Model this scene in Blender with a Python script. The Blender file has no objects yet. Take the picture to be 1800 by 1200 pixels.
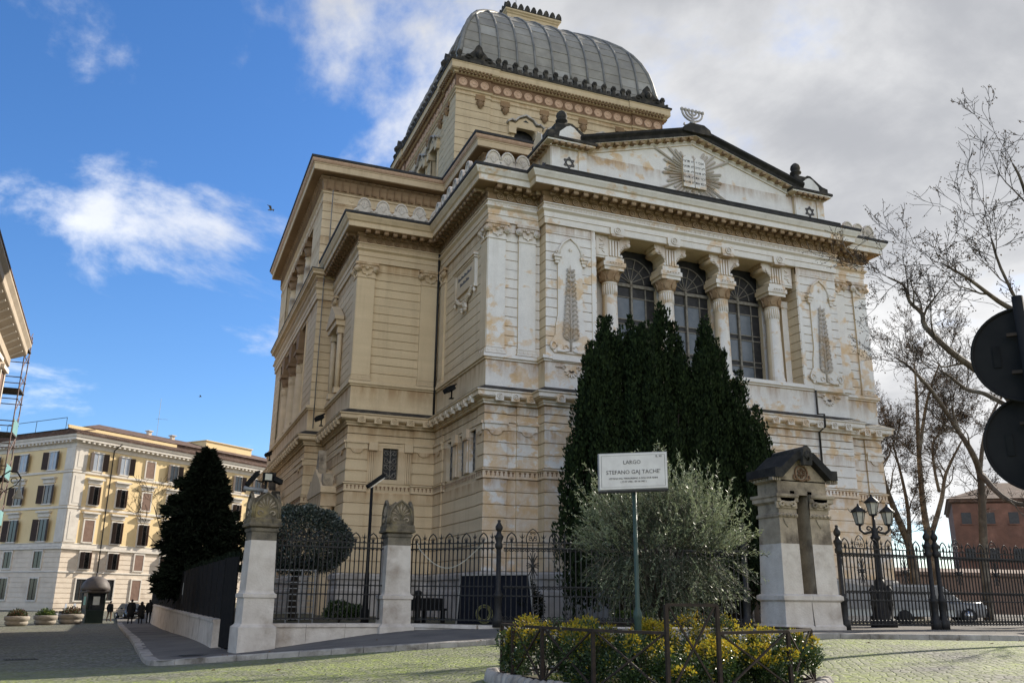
import bpy, math, random
import numpy as np
from mathutils import Vector, Matrix
random.seed(7); rng = np.random.default_rng(7)
S = bpy.context.scene
COL = S.collection
R = math.radians
# ------------------------------------------------------------------ camera
# eye height is z = 0; the road lies about 1.4 m below it
PITCH, ROLL, YAW = R(16.328), R(0.6688), R(21.3456)
fw = Vector((math.sin(YAW)*math.cos(PITCH), math.cos(YAW)*math.cos(PITCH), math.sin(PITCH)))
r0 = Vector((math.cos(YAW), -math.sin(YAW), 0)); u0 = r0.cross(fw)
rt = r0*math.cos(ROLL)+u0*math.sin(ROLL); up = -r0*math.sin(ROLL)+u0*math.cos(ROLL)
cam = bpy.data.cameras.new('camera'); cam.sensor_width = 36; cam.lens = 36*1541.3/1800
cam.clip_start = 0.1; cam.clip_end = 4000
co = bpy.data.objects.new('camera', cam); COL.objects.link(co)
co.matrix_world = Matrix((( rt.x, up.x, -fw.x, 0), (rt.y, up.y, -fw.y, 0), (rt.z, up.z, -fw.z, 0), (0, 0, 0, 1)))
S.camera = co
# ------------------------------------------------------------------ sun and sky
SUN_AZ, SUN_EL = R(71), R(31)      # azimuth from +Y towards +X
sdir = Vector((math.sin(SUN_AZ)*math.cos(SUN_EL), math.cos(SUN_AZ)*math.cos(SUN_EL), math.sin(SUN_EL)))
sun = bpy.data.lights.new('sun', 'SUN'); sun.energy = 2.3; sun.angle = R(0.55); sun.color = (1.0, 0.92, 0.79)
so = bpy.data.objects.new('sun', sun); COL.objects.link(so)
so.rotation_euler = sdir.to_track_quat('Z', 'Y').to_euler(); so.location = sdir*300
W = bpy.data.worlds.new('World'); S.world = W; W.use_nodes = True
nt = W.node_tree; N = nt.nodes; L = nt.links; N.clear()
def nd(t, **k):
    n = N.new(t)
    for a, b in k.items(): setattr(n, a, b)
    return n
def math_(op, a, b=None, c=None):
    n = nd('ShaderNodeMath', operation=op)
    for i, x in enumerate((a, b, c)):
        if x is None: continue
        if isinstance(x, (int, float)): n.inputs[i].default_value = x
        else: L.new(x, n.inputs[i])
    return n.outputs[0]
sky = nd('ShaderNodeTexSky', sky_type='NISHITA', sun_disc=False, sun_elevation=SUN_EL, sun_rotation=SUN_AZ,
         altitude=40, air_density=1.0, dust_density=0.35, ozone_density=2.2)
tc = nd('ShaderNodeTexCoord')
sep = nd('ShaderNodeSeparateXYZ'); L.new(tc.outputs['Generated'], sep.inputs[0])
den = math_('ADD', math_('MAXIMUM', sep.outputs[2], 0.0), 0.30)
cx_ = math_('DIVIDE', sep.outputs[0], den); cy_ = math_('DIVIDE', sep.outputs[1], den)
cmb = nd('ShaderNodeCombineXYZ'); L.new(cx_, cmb.inputs[0]); L.new(cy_, cmb.inputs[1]); cmb.inputs[2].default_value = 3.7
def noise(scale, detail, rough, off, dist=0.0):
    m = nd('ShaderNodeMapping'); L.new(cmb.outputs[0], m.inputs[0]); m.inputs['Location'].default_value = off
    n = nd('ShaderNodeTexNoise'); L.new(m.outputs[0], n.inputs['Vector'])
    n.inputs['Scale'].default_value = scale; n.inputs['Detail'].default_value = detail; n.inputs['Roughness'].default_value = rough
    n.inputs['Distortion'].default_value = dist
    return n.outputs['Fac']
def ramp(x, lo, hi, a=0.0, b=1.0):
    n = nd('ShaderNodeMapRange', interpolation_type='SMOOTHSTEP'); L.new(x, n.inputs[0])
    for i, v in enumerate((lo, hi, a, b)): n.inputs[i+1].default_value = v
    return n.outputs[0]
big = noise(1.5, 11, 0.58, (1.2, 8.3, 0), 0.2)
# clouds thicken towards the sun's quarter; more added unseen behind the camera to lift the shade
cover_bias = math_('ADD', math_('ADD', math_('MULTIPLY', cx_, 0.80), math_('MULTIPLY_ADD', cy_, -0.45, 0.28)), math_('MULTIPLY', sep.outputs[2], 0.9))
cover = math_('ADD', big, ramp(cover_bias, -0.45, 0.95, -0.20, 0.085))
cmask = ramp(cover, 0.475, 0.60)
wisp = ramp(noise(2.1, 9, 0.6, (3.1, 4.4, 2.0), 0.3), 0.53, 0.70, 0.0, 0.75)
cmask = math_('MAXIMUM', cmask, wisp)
# cloud body: thin rims are white, thick middles grey
body = noise(1.7, 8, 0.58, (9, 3, 1), 0.3)
# seen from below the overhead cloud is grey, the far cloud shows its lit flank
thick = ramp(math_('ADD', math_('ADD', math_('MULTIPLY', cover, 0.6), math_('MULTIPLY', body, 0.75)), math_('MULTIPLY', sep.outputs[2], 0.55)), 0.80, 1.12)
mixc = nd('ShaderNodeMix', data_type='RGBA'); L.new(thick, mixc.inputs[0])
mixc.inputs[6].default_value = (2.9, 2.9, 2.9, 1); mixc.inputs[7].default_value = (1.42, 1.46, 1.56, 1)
# front-lit clouds opposite the sun are brightened, out of view, to fill the shade, those around it stand against the light
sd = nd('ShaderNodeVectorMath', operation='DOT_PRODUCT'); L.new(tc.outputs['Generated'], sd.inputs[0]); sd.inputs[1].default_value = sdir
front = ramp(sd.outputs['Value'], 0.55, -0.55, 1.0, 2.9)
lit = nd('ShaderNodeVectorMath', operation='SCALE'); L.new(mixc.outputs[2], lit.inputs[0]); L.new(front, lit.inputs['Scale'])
hsv = nd('ShaderNodeHueSaturation'); hsv.inputs['Saturation'].default_value = 1.22; L.new(sky.outputs[0], hsv.inputs['Color'])
dim = nd('ShaderNodeMix', data_type='RGBA', blend_type='MULTIPLY'); dim.inputs[0].default_value = 1.0; L.new(hsv.outputs[0], dim.inputs[6]); dim.inputs[7].default_value = (0.375, 0.425, 0.51, 1)
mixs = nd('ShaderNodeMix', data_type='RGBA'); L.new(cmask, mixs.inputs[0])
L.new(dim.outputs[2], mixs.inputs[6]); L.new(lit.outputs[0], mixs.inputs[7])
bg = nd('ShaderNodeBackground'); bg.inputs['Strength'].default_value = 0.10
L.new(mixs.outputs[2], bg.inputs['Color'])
wo = nd('ShaderNodeOutputWorld'); L.new(bg.outputs[0], wo.inputs[0])
V = S.view_settings; V.view_transform = 'Standard'; V.look = 'None'; V.exposure = 1.86; V.gamma = 1.0; V.use_curve_mapping = False
S.render.engine = 'CYCLES'

# ------------------------------------------------------------------ materials
MATS = {}
def mat(name, c1, c2=None, scale=3.0, rough=0.85, lo=0.35, hi=0.65, bump=0.0, bscale=40, metal=0.0, spec=0.3, stretch=None, c3=None, scale3=0.6):
    m = bpy.data.materials.new(name); m.use_nodes = True
    t = m.node_tree; n = t.nodes; l = t.links
    b = n['Principled BSDF']; b.inputs['Roughness'].default_value = rough; b.inputs['Metallic'].default_value = metal
    b.inputs['Specular IOR Level'].default_value = spec
    b.inputs['Base Color'].default_value = (*c1, 1)
    g = n.new('ShaderNodeNewGeometry'); src = g.outputs['Position']
    if stretch:
        mp = n.new('ShaderNodeMapping'); l.new(src, mp.inputs[0]); mp.inputs['Scale'].default_value = stretch; src = mp.outputs[0]
    if c2 is not None:
        x = n.new('ShaderNodeTexNoise'); l.new(src, x.inputs['Vector']); x.inputs['Scale'].default_value = scale; x.inputs['Detail'].default_value = 8; x.inputs['Roughness'].default_value = 0.62
        mr = n.new('ShaderNodeMapRange'); l.new(x.outputs['Fac'], mr.inputs[0]); mr.inputs[1].default_value = lo; mr.inputs[2].default_value = hi
        mx = n.new('ShaderNodeMix'); mx.data_type = 'RGBA'; l.new(mr.outputs[0], mx.inputs[0])
        mx.inputs[6].default_value = (*c1, 1); mx.inputs[7].default_value = (*c2, 1)
        out = mx.outputs[2]
        if c3 is not None:
            y = n.new('ShaderNodeTexNoise'); l.new(src, y.inputs['Vector']); y.inputs['Scale'].default_value = scale3; y.inputs['Detail'].default_value = 9; y.inputs['Roughness'].default_value = 0.65
            mr2 = n.new('ShaderNodeMapRange'); l.new(y.outputs['Fac'], mr2.inputs[0]); mr2.inputs[1].default_value = 0.50; mr2.inputs[2].default_value = 0.68
            m2 = n.new('ShaderNodeMix'); m2.data_type = 'RGBA'; l.new(mr2.outputs[0], m2.inputs[0]); l.new(out, m2.inputs[6]); m2.inputs[7].default_value = (*c3, 1)
            out = m2.outputs[2]
        l.new(out, b.inputs['Base Color'])
    if bump:
        y = n.new('ShaderNodeTexNoise'); l.new(src, y.inputs['Vector']); y.inputs['Scale'].default_value = bscale; y.inputs['Detail'].default_value = 5
        bp = n.new('ShaderNodeBump'); bp.inputs['Strength'].default_value = bump; bp.inputs['Distance'].default_value = 0.03
        l.new(y.outputs['Fac'], bp.inputs['Height']); l.new(bp.outputs[0], b.inputs['Normal'])
    MATS[name] = m
    return m

def plaster(name, beige, beige2, ochre, white, front=1.0, grime=0.55):
    """lime paint: intact beige all round, bleached white and flaking to ochre on the weather side (-Y)"""
    m = bpy.data.materials.new(name); m.use_nodes = True
    t = m.node_tree; n = t.nodes; l = t.links
    b = n['Principled BSDF']; b.inputs['Roughness'].default_value = 0.9; b.inputs['Specular IOR Level'].default_value = 0.2
    g = n.new('ShaderNodeNewGeometry')
    def nz(scale, det, ro, st=None, off=(0, 0, 0), dist=0.0):
        mp = n.new('ShaderNodeMapping'); l.new(g.outputs['Position'], mp.inputs[0]); mp.inputs['Location'].default_value = off
        if st: mp.inputs['Scale'].default_value = st
        x = n.new('ShaderNodeTexNoise'); l.new(mp.outputs[0], x.inputs['Vector']); x.inputs['Scale'].default_value = scale
        x.inputs['Detail'].default_value = det; x.inputs['Roughness'].default_value = ro; x.inputs['Distortion'].default_value = dist
        return x.outputs['Fac']
    def mr(x, a, c, d=0.0, e=1.0):
        q = n.new('ShaderNodeMapRange'); l.new(x, q.inputs[0])
        for i, v in enumerate((a, c, d, e)): q.inputs[i+1].default_value = v
        return q.outputs[0]
    def mix(f, a, c, mode='MIX'):
        q = n.new('ShaderNodeMix'); q.data_type = 'RGBA'; q.blend_type = mode
        if isinstance(f, float): q.inputs[0].default_value = f
        else: l.new(f, q.inputs[0])
        for i, v in ((6, a), (7, c)):
            if isinstance(v, tuple): q.inputs[i].default_value = (*v, 1)
            else: l.new(v, q.inputs[i])
        return q.outputs[2]
    def mul(a, c):
        q = n.new('ShaderNodeMath'); q.operation = 'MULTIPLY'; q.use_clamp = True
        for i, v in enumerate((a, c)):
            if isinstance(v, float): q.inputs[i].default_value = v
            else: l.new(v, q.inputs[i])
        return q.outputs[0]
    def add(a, c):
        q = n.new('ShaderNodeMath'); q.operation = 'ADD'
        for i, v in enumerate((a, c)):
            if isinstance(v, float): q.inputs[i].default_value = v
            else: l.new(v, q.inputs[i])
        return q.outputs[0]
    side = mix(mr(nz(0.45, 8, 0.6), 0.3, 0.7), beige, beige2)
    # courses repainted at different times, and rain streaks
    side = mix(mr(nz(1.0, 4, 0.5, (0.12, 0.12, 1.85), (1, 9, 5)), 0.35, 0.68, 0.0, 0.55), side, tuple(v*0.84 for v in beige2))
    side = mix(mr(nz(1.9, 7, 0.6, (1, 1, 0.07), (6, 2, 8)), 0.52, 0.78, 0.0, 0.5), side, (beige2[0]*.62, beige2[1]*.60, beige2[2]*.60))
    # flaking: crisp islands whose size varies from course to course
    fl = add(nz(1.3, 8, 0.62, (1, 1, 1.3), (3, 1, 2), 0.3), mr(nz(0.30, 3, 0.5, (0.6, 0.6, 1.8), (7, 7, 7)), 0.3, 0.7, -0.13, 0.13))
    ps0 = n.new('ShaderNodeSeparateXYZ'); l.new(g.outputs['Position'], ps0.inputs[0])
    fl = add(fl, mr(ps0.outputs[2], 3.2, 5.6, -0.13, 0.0)); fl = add(fl, mr(ps0.outputs[2], 8.4, 9.0, -0.045, 0.0)); fl = add(fl, mr(ps0.outputs[2], 15.5, 17.5, 0.0, 0.05))   # the lower storey has kept more of its ochre coat
    flake = mr(fl, 0.40, 0.475)
    soft = mr(nz(2.4, 9, 0.6, None, (9, 2, 4)), 0.35, 0.7)
    wh = mix(soft, white, tuple(v*0.9 for v in white))
    oc = mix(soft, ochre, tuple(0.4*a+0.6*c for a, c in zip(ochre, white)))
    fr = mix(flake, oc, wh)
    sp = n.new('ShaderNodeSeparateXYZ'); l.new(g.outputs['True Normal'], sp.inputs[0])
    ff = mul(mr(sp.outputs[1], -0.35, -0.75), front)
    # and it ends where the wings step back out of the weather
    ps = n.new('ShaderNodeSeparateXYZ'); l.new(g.outputs['Position'], ps.inputs[0])
    ff = mul(ff, mr(ps.outputs[1], 41.0, 37.0))
    c = mix(ff, side, fr)
    streak = mr(nz(1.6, 7, 0.6, (1, 1, 0.10), (2, 5, 1)), 0.54, 0.76, 0.0, grime*0.7)
    c = mix(streak, c, (0.20, 0.135, 0.085), 'MIX') if grime < 0.3 else mix(mul(streak, 0.6), c, (0.24, 0.17, 0.11))
    drip = mr(nz(2.2, 6, 0.65, (1, 1, 0.16), (4, 8, 1)), 0.40, 0.62)
    tot = None
    for zl, h in ((10.04, .95), (8.03, .85), (6.9, .8), (4.85, .6), (16.6, .7), (20.7, .6), (23.0, .6), (33.0, .5)):
        e1 = mr(ps.outputs[2], zl-h, zl, 0.0, 1.0); q = n.new('ShaderNodeMath'); q.operation = 'LESS_THAN'; l.new(ps.outputs[2], q.inputs[0]); q.inputs[1].default_value = zl+.02
        e1 = mul(e1, q.outputs[0]); tot = e1 if tot is None else add(tot, e1)
    c = mix(mul(mul(tot, add(drip, 0.22)), 0.62), c, (0.30, 0.165, 0.07))
    fine = mr(nz(22, 5, 0.6), 0.3, 0.7, 0.92, 1.06)
    c = mix(1.0, c, fine, 'MULTIPLY')
    l.new(c, b.inputs['Base Color'])
    bp = n.new('ShaderNodeBump'); bp.inputs['Strength'].default_value = 0.25; bp.inputs['Distance'].default_value = 0.02
    l.new(add(fl, mul(nz(30, 4, 0.6), 0.3)), bp.inputs['Height']); l.new(bp.outputs[0], b.inputs['Normal'])
    MATS[name] = m

plaster('plaster', (0.68, 0.54, 0.355), (0.60, 0.465, 0.295), (0.65, 0.47, 0.285), (0.76, 0.735, 0.705))
plaster('plaster_trim', (0.68, 0.54, 0.36), (0.57, 0.44, 0.285), (0.60, 0.42, 0.25), (0.74, 0.705, 0.665))
plaster('tower_plaster', (0.64, 0.51, 0.335), (0.57, 0.445, 0.285), (0.55, 0.41, 0.25), (0.66, 0.60, 0.51), front=0.35)
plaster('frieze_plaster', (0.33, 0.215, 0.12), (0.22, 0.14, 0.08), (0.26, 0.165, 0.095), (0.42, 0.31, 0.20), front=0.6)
plaster('relief_shaded', (0.44, 0.35, 0.24), (0.36, 0.28, 0.19), (0.40, 0.30, 0.20), (0.50, 0.45, 0.40))  # carving darker than the wall: its shadow lines put into the colour
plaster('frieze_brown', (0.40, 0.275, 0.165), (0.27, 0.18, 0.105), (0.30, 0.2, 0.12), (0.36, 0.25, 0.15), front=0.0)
mat('terracotta_frieze', (0.25, 0.15, 0.09), (0.17, 0.10, 0.06), 3, bump=0.3)
mat('terracotta_disc', (0.58, 0.40, 0.28), (0.46, 0.30, 0.20), 6)
mat('lead_dark', (0.022, 0.022, 0.025), (0.05, 0.048, 0.047), 2.5, rough=0.75)
mat('black_stone', (0.028, 0.026, 0.023), (0.13, 0.11, 0.085), 2.2, lo=0.45, hi=0.78, bump=0.5, bscale=14)
mat('soot_stone', (0.016, 0.015, 0.014), (0.05, 0.045, 0.038), 2.2, lo=0.45, hi=0.78, bump=0.5, bscale=14)
mat('dome_lead', (0.29, 0.272, 0.235), (0.22, 0.205, 0.18), 0.8, rough=0.7, metal=0.05, bump=0.15, bscale=12, c3=(0.34, 0.32, 0.28), scale3=0.5)
mat('dome_lead_bright', (0.37, 0.355, 0.32), (0.31, 0.295, 0.265), 1.2, rough=0.65, metal=0.05)
mat('dome_rib', (0.25, 0.24, 0.22), (0.15, 0.145, 0.135), 1.5, rough=0.6, metal=0.1)
mat('window_glass', (0.10, 0.12, 0.145), (0.145, 0.165, 0.19), 2.0, rough=0.22, spec=0.5)
mat('window_dark', (0.018, 0.018, 0.02), (0.04, 0.04, 0.042), 3.0, rough=0.4)
mat('window_metal', (0.25, 0.24, 0.21), (0.13, 0.11, 0.09), 6, rough=0.6)
mat('travertine', (0.64, 0.58, 0.51), (0.52, 0.46, 0.395), 2.2, bump=0.35, bscale=18, c3=(0.36, 0.30, 0.245), scale3=0.9)
mat('travertine_dirty', (0.42, 0.345, 0.25), (0.26, 0.21, 0.15), 1.8, bump=0.4, bscale=18, c3=(0.12, 0.095, 0.07), scale3=1.1)
mat('base_stone', (0.50, 0.47, 0.44), (0.36, 0.33, 0.30), 1.3, bump=0.3, bscale=15, c3=(0.23, 0.205, 0.175), scale3=0.7)
mat('moss_stone', (0.06, 0.05, 0.036), (0.19, 0.155, 0.105), 3.5, bump=0.6, bscale=16, c3=(0.27, 0.21, 0.10), scale3=1.6)
mat('neck_stone', (0.09, 0.078, 0.06), (0.20, 0.17, 0.125), 2.5, bump=0.5, bscale=16, c3=(0.05, 0.045, 0.035), scale3=1.4)
mat('iron', (0.014, 0.014, 0.015), (0.03, 0.027, 0.024), 9, rough=0.55, metal=0.0, spec=0.25)
mat('rust_iron', (0.024, 0.019, 0.016), (0.05, 0.034, 0.025), 7, rough=0.7, spec=0.2)
mat('green_paint', (0.035, 0.06, 0.048), (0.05, 0.08, 0.065), 5, rough=0.45)
mat('marble', (0.66, 0.635, 0.61), (0.58, 0.55, 0.53), 5, rough=0.5)
mat('ink', (0.09, 0.085, 0.085), (0.15, 0.14, 0.14), 20)
mat('kerb_stone', (0.42, 0.385, 0.34), (0.28, 0.255, 0.225), 2.2, bump=0.4, bscale=20, c3=(0.13, 0.11, 0.09), scale3=1.3)
mat('asphalt', (0.115, 0.108, 0.10), (0.17, 0.155, 0.135), 0.9, rough=0.95, bump=0.3, bscale=60, c3=(0.075, 0.072, 0.07), scale3=0.35)
mat('soil', (0.12, 0.095, 0.06), (0.07, 0.075, 0.035), 1.2, rough=1.0, bump=0.5, bscale=20)
mat('yellow_paint', (0.76, 0.59, 0.33), (0.69, 0.52, 0.28), 0.5, lo=0.3, hi=0.7, c3=(0.74, 0.56, 0.32), scale3=0.25)
mat('cream_stone', (0.70, 0.60, 0.49), (0.61, 0.52, 0.42), 1.0, c3=(0.54, 0.45, 0.36), scale3=0.4)
mat('trim_white', (0.66, 0.61, 0.54), (0.56, 0.51, 0.45), 1.2)
mat('shutter', (0.028, 0.016, 0.012), (0.045, 0.026, 0.018), 3, rough=0.6)
mat('shutter_light', (0.20, 0.12, 0.085), (0.15, 0.085, 0.06), 3, rough=0.6)
mat('door_wood', (0.34, 0.13, 0.055), (0.26, 0.10, 0.04), 4, rough=0.6)
mat('house_glass', (0.10, 0.12, 0.15), (0.16, 0.18, 0.21), 2, rough=0.12, spec=0.7)
mat('curtain_glass', (0.34, 0.37, 0.42), (0.26, 0.29, 0.34), 1.5, rough=0.2, spec=0.6)
mat('dark_glass', (0.012, 0.014, 0.016), (0.025, 0.028, 0.03), 2, rough=0.12, spec=0.6)
mat('roof_tile', (0.125, 0.07, 0.045), (0.07, 0.045, 0.035), 1.6, bump=0.6, bscale=8, c3=(0.19, 0.13, 0.10), scale3=1.3)
mat('brick_wall', (0.17, 0.085, 0.058), (0.11, 0.06, 0.043), 0.8, bump=0.4, bscale=6, c3=(0.26, 0.13, 0.09), scale3=0.4)
mat('pink_wall', (0.20, 0.13, 0.10), (0.13, 0.09, 0.07), 0.25)
mat('bark', (0.13, 0.10, 0.075), (0.07, 0.055, 0.042), 2.5, bump=0.5, bscale=12, c3=(0.22, 0.19, 0.15), scale3=1.3)
mat('dark_bark', (0.05, 0.04, 0.032), (0.03, 0.025, 0.02), 4, bump=0.5, bscale=14)
mat('black_metal', (0.012, 0.012, 0.013), (0.02, 0.02, 0.02), 5, rough=0.9, spec=0.08)
mat('sign_back', (0.016, 0.016, 0.017), (0.024, 0.023, 0.023), 3, rough=0.85, spec=0.08)
mat('grey_metal', (0.22, 0.225, 0.23), (0.30, 0.30, 0.30), 4, rough=0.5, metal=0.3)
mat('lamp_glass', (0.55, 0.52, 0.42), (0.42, 0.40, 0.33), 3, rough=0.25)
mat('car_white', (0.22, 0.22, 0.22), (0.19, 0.19, 0.19), 1, rough=0.22, spec=0.6)
mat('car_dark', (0.018, 0.022, 0.03), (0.03, 0.033, 0.04), 1, rough=0.2, spec=0.6)
mat('car_grey', (0.10, 0.105, 0.11), (0.12, 0.12, 0.125), 1, rough=0.25, spec=0.6)
mat('rubber', (0.015, 0.015, 0.015), (0.025, 0.025, 0.025), 10)
mat('chrome', (0.5, 0.5, 0.5), None, rough=0.2, metal=0.9)
mat('head_lamp', (0.7, 0.7, 0.68), None, rough=0.1, spec=0.7)
mat('tail_red', (0.4, 0.02, 0.015), None, rough=0.2)
mat('blue_panel', (0.006, 0.008, 0.014), (0.010, 0.012, 0.02), 2, rough=0.8, spec=0.1)
mat('hose_yellow', (0.26, 0.25, 0.10), (0.16, 0.16, 0.07), 8, rough=0.5)
mat('cloth_black', (0.010, 0.010, 0.011), (0.016, 0.016, 0.016), 8, rough=0.95)
mat('cloth_brown', (0.22, 0.14, 0.09), (0.16, 0.10, 0.065), 8, rough=0.95)
mat('skin', (0.42, 0.26, 0.19), None, rough=0.6)
mat('hair', (0.02, 0.015, 0.012), None, rough=0.7)
mat('kiosk_green', (0.014, 0.024, 0.02), (0.022, 0.034, 0.028), 3, rough=0.4)
mat('kiosk_roof', (0.13, 0.11, 0.10), (0.09, 0.078, 0.07), 2, rough=0.6)
mat('paper_green', (0.30, 0.50, 0.38), (0.24, 0.42, 0.32), 4, rough=0.6)
mat('paper_white', (0.6, 0.62, 0.58), (0.5, 0.52, 0.5), 4, rough=0.6)
mat('pot_concrete', (0.34, 0.30, 0.25), (0.24, 0.21, 0.175), 2.5, bump=0.4)
mat('scaffold_steel', (0.16, 0.10, 0.085), (0.10, 0.08, 0.075), 3, rough=0.6, metal=0.3)
mat('scaffold_net', (0.16, 0.30, 0.30), (0.12, 0.24, 0.25), 2, rough=0.9)
mat('scaffold_deck', (0.055, 0.045, 0.038), (0.035, 0.03, 0.026), 3)
mat('gull_grey', (0.16, 0.16, 0.165), (0.32, 0.32, 0.32), 30)
mat('red_paint', (0.35, 0.03, 0.02), None, rough=0.5)
mat('blue_sign', (0.02, 0.05, 0.22), None, rough=0.4)
mat('dry_leaf', (0.22, 0.12, 0.05), (0.12, 0.07, 0.035), 30, rough=0.9)
def leafmat(name, c1, c2, rough=0.55, trans=0.25, spec=0.35):
    m = bpy.data.materials.new(name); m.use_nodes = True
    t = m.node_tree; n = t.nodes; l = t.links; b = n['Principled BSDF']
    b.inputs['Roughness'].default_value = rough; b.inputs['Specular IOR Level'].default_value = spec
    g = n.new('ShaderNodeNewGeometry')
    mx = n.new('ShaderNodeMix'); mx.data_type = 'RGBA'; l.new(g.outputs['Random Per Island'], mx.inputs[0])
    mx.inputs[6].default_value = (*c1, 1); mx.inputs[7].default_value = (*c2, 1)
    l.new(mx.outputs[2], b.inputs['Base Color'])
    if trans:
        tr = n.new('ShaderNodeBsdfTranslucent'); l.new(mx.outputs[2], tr.inputs['Color'])
        ms = n.new('ShaderNodeMixShader'); ms.inputs[0].default_value = trans
        l.new(b.outputs[0], ms.inputs[1]); l.new(tr.outputs[0], ms.inputs[2]); l.new(ms.outputs[0], n['Material Output'].inputs[0])
    MATS[name] = m
leafmat('cypress_leaf', (0.007, 0.012, 0.007), (0.028, 0.043, 0.016), 0.9, 0.0, 0.05)
leafmat('conifer_leaf', (0.006, 0.009, 0.006), (0.016, 0.022, 0.013), 0.9, 0.0, 0.05)
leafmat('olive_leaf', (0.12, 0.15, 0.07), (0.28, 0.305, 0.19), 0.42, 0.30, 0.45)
leafmat('olive_leaf_shaded', (0.035, 0.045, 0.027), (0.08, 0.095, 0.06), 0.6, 0.15, 0.2)  # shaded copy of the olive leaf
leafmat('hedge_green', (0.022, 0.045, 0.014), (0.06, 0.095, 0.025), 0.35, 0.2, 0.5)
leafmat('hedge_yellow', (0.46, 0.30, 0.02), (0.28, 0.28, 0.035), 0.5, 0.35, 0.2)
leafmat('topiary_leaf', (0.025, 0.035, 0.025), (0.07, 0.085, 0.065), 0.28, 0.05, 0.6)
leafmat('grass_leaf', (0.06, 0.10, 0.02), (0.16, 0.21, 0.04), 0.6, 0.3)
leafmat('red_leaf', (0.16, 0.045, 0.03), (0.09, 0.08, 0.03), 0.6, 0.2)
leafmat('brown_leaf', (0.075, 0.045, 0.025), (0.13, 0.085, 0.045), 0.8, 0.1)

# small square setts with moss in the joints
def cobble_material():
    m = bpy.data.materials.new('cobbles'); m.use_nodes = True
    t = m.node_tree; n = t.nodes; l = t.links; b = n['Principled BSDF']; b.inputs['Roughness'].default_value = 0.8
    g = n.new('ShaderNodeNewGeometry')
    mp = n.new('ShaderNodeMapping'); l.new(g.outputs['Position'], mp.inputs[0]); mp.inputs['Rotation'].default_value = (0, 0, 0.6); mp.inputs['Scale'].default_value = (1, 1, 0)
    wv = n.new('ShaderNodeTexNoise'); l.new(mp.outputs[0], wv.inputs['Vector']); wv.inputs['Scale'].default_value = 1.5
    va = n.new('ShaderNodeVectorMath'); va.operation = 'MULTIPLY_ADD'; l.new(wv.outputs['Color'], va.inputs[0]); va.inputs[1].default_value = (0.10, 0.10, 0); l.new(mp.outputs[0], va.inputs[2])
    v = n.new('ShaderNodeTexVoronoi'); v.feature = 'DISTANCE_TO_EDGE'; v.inputs['Scale'].default_value = 6.2; v.inputs['Randomness'].default_value = 0.55; l.new(va.outputs[0], v.inputs['Vector'])
    v2 = n.new('ShaderNodeTexVoronoi'); v2.inputs['Scale'].default_value = 6.2; v2.inputs['Randomness'].default_value = 0.55; l.new(va.outputs[0], v2.inputs['Vector'])
    jt = n.new('ShaderNodeMapRange'); l.new(v.outputs['Distance'], jt.inputs[0]); jt.inputs[1].default_value = 0.04; jt.inputs[2].default_value = 0.16
    st = n.new('ShaderNodeMix'); st.data_type = 'RGBA'; l.new(v2.outputs['Color'], st.inputs[0])
    st.inputs[6].default_value = (0.055, 0.053, 0.05, 1); st.inputs[7].default_value = (0.25, 0.235, 0.21, 1)
    jd = n.new('ShaderNodeMix'); jd.data_type = 'RGBA'; l.new(jt.outputs[0], jd.inputs[0]); jd.inputs[6].default_value = (0.035, 0.033, 0.03, 1); l.new(st.outputs[2], jd.inputs[7]); st = jd
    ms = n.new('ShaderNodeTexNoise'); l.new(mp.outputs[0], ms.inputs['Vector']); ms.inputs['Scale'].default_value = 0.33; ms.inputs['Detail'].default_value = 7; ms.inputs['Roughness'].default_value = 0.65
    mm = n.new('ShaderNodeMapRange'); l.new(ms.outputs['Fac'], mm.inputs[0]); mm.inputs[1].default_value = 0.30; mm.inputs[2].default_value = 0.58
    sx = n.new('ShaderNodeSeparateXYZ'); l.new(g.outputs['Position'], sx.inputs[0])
    wy = n.new('ShaderNodeMapRange'); l.new(sx.outputs[1], wy.inputs[0]); wy.inputs[1].default_value = 21; wy.inputs[2].default_value = 30; wy.inputs[3].default_value = 1.0; wy.inputs[4].default_value = 0.25  # sunlit square against shaded street, painted as stronger and weaker moss
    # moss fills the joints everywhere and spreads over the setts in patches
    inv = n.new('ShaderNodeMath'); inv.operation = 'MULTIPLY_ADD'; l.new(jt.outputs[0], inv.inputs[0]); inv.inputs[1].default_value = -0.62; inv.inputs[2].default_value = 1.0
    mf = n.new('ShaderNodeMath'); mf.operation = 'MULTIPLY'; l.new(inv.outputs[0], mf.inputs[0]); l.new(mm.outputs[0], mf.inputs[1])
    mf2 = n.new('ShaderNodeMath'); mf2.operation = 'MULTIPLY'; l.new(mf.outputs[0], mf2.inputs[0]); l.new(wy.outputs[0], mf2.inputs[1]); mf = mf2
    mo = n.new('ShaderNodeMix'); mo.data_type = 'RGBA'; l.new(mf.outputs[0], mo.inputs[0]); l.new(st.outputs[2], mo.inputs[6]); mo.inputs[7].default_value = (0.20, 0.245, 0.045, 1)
    l.new(mo.outputs[2], b.inputs['Base Color'])
    bp = n.new('ShaderNodeBump'); bp.inputs['Strength'].default_value = 0.9; bp.inputs['Distance'].default_value = 0.03
    l.new(jt.outputs[0], bp.inputs['Height']); l.new(bp.outputs[0], b.inputs['Normal'])
    MATS['cobbles'] = m
cobble_material()

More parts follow.
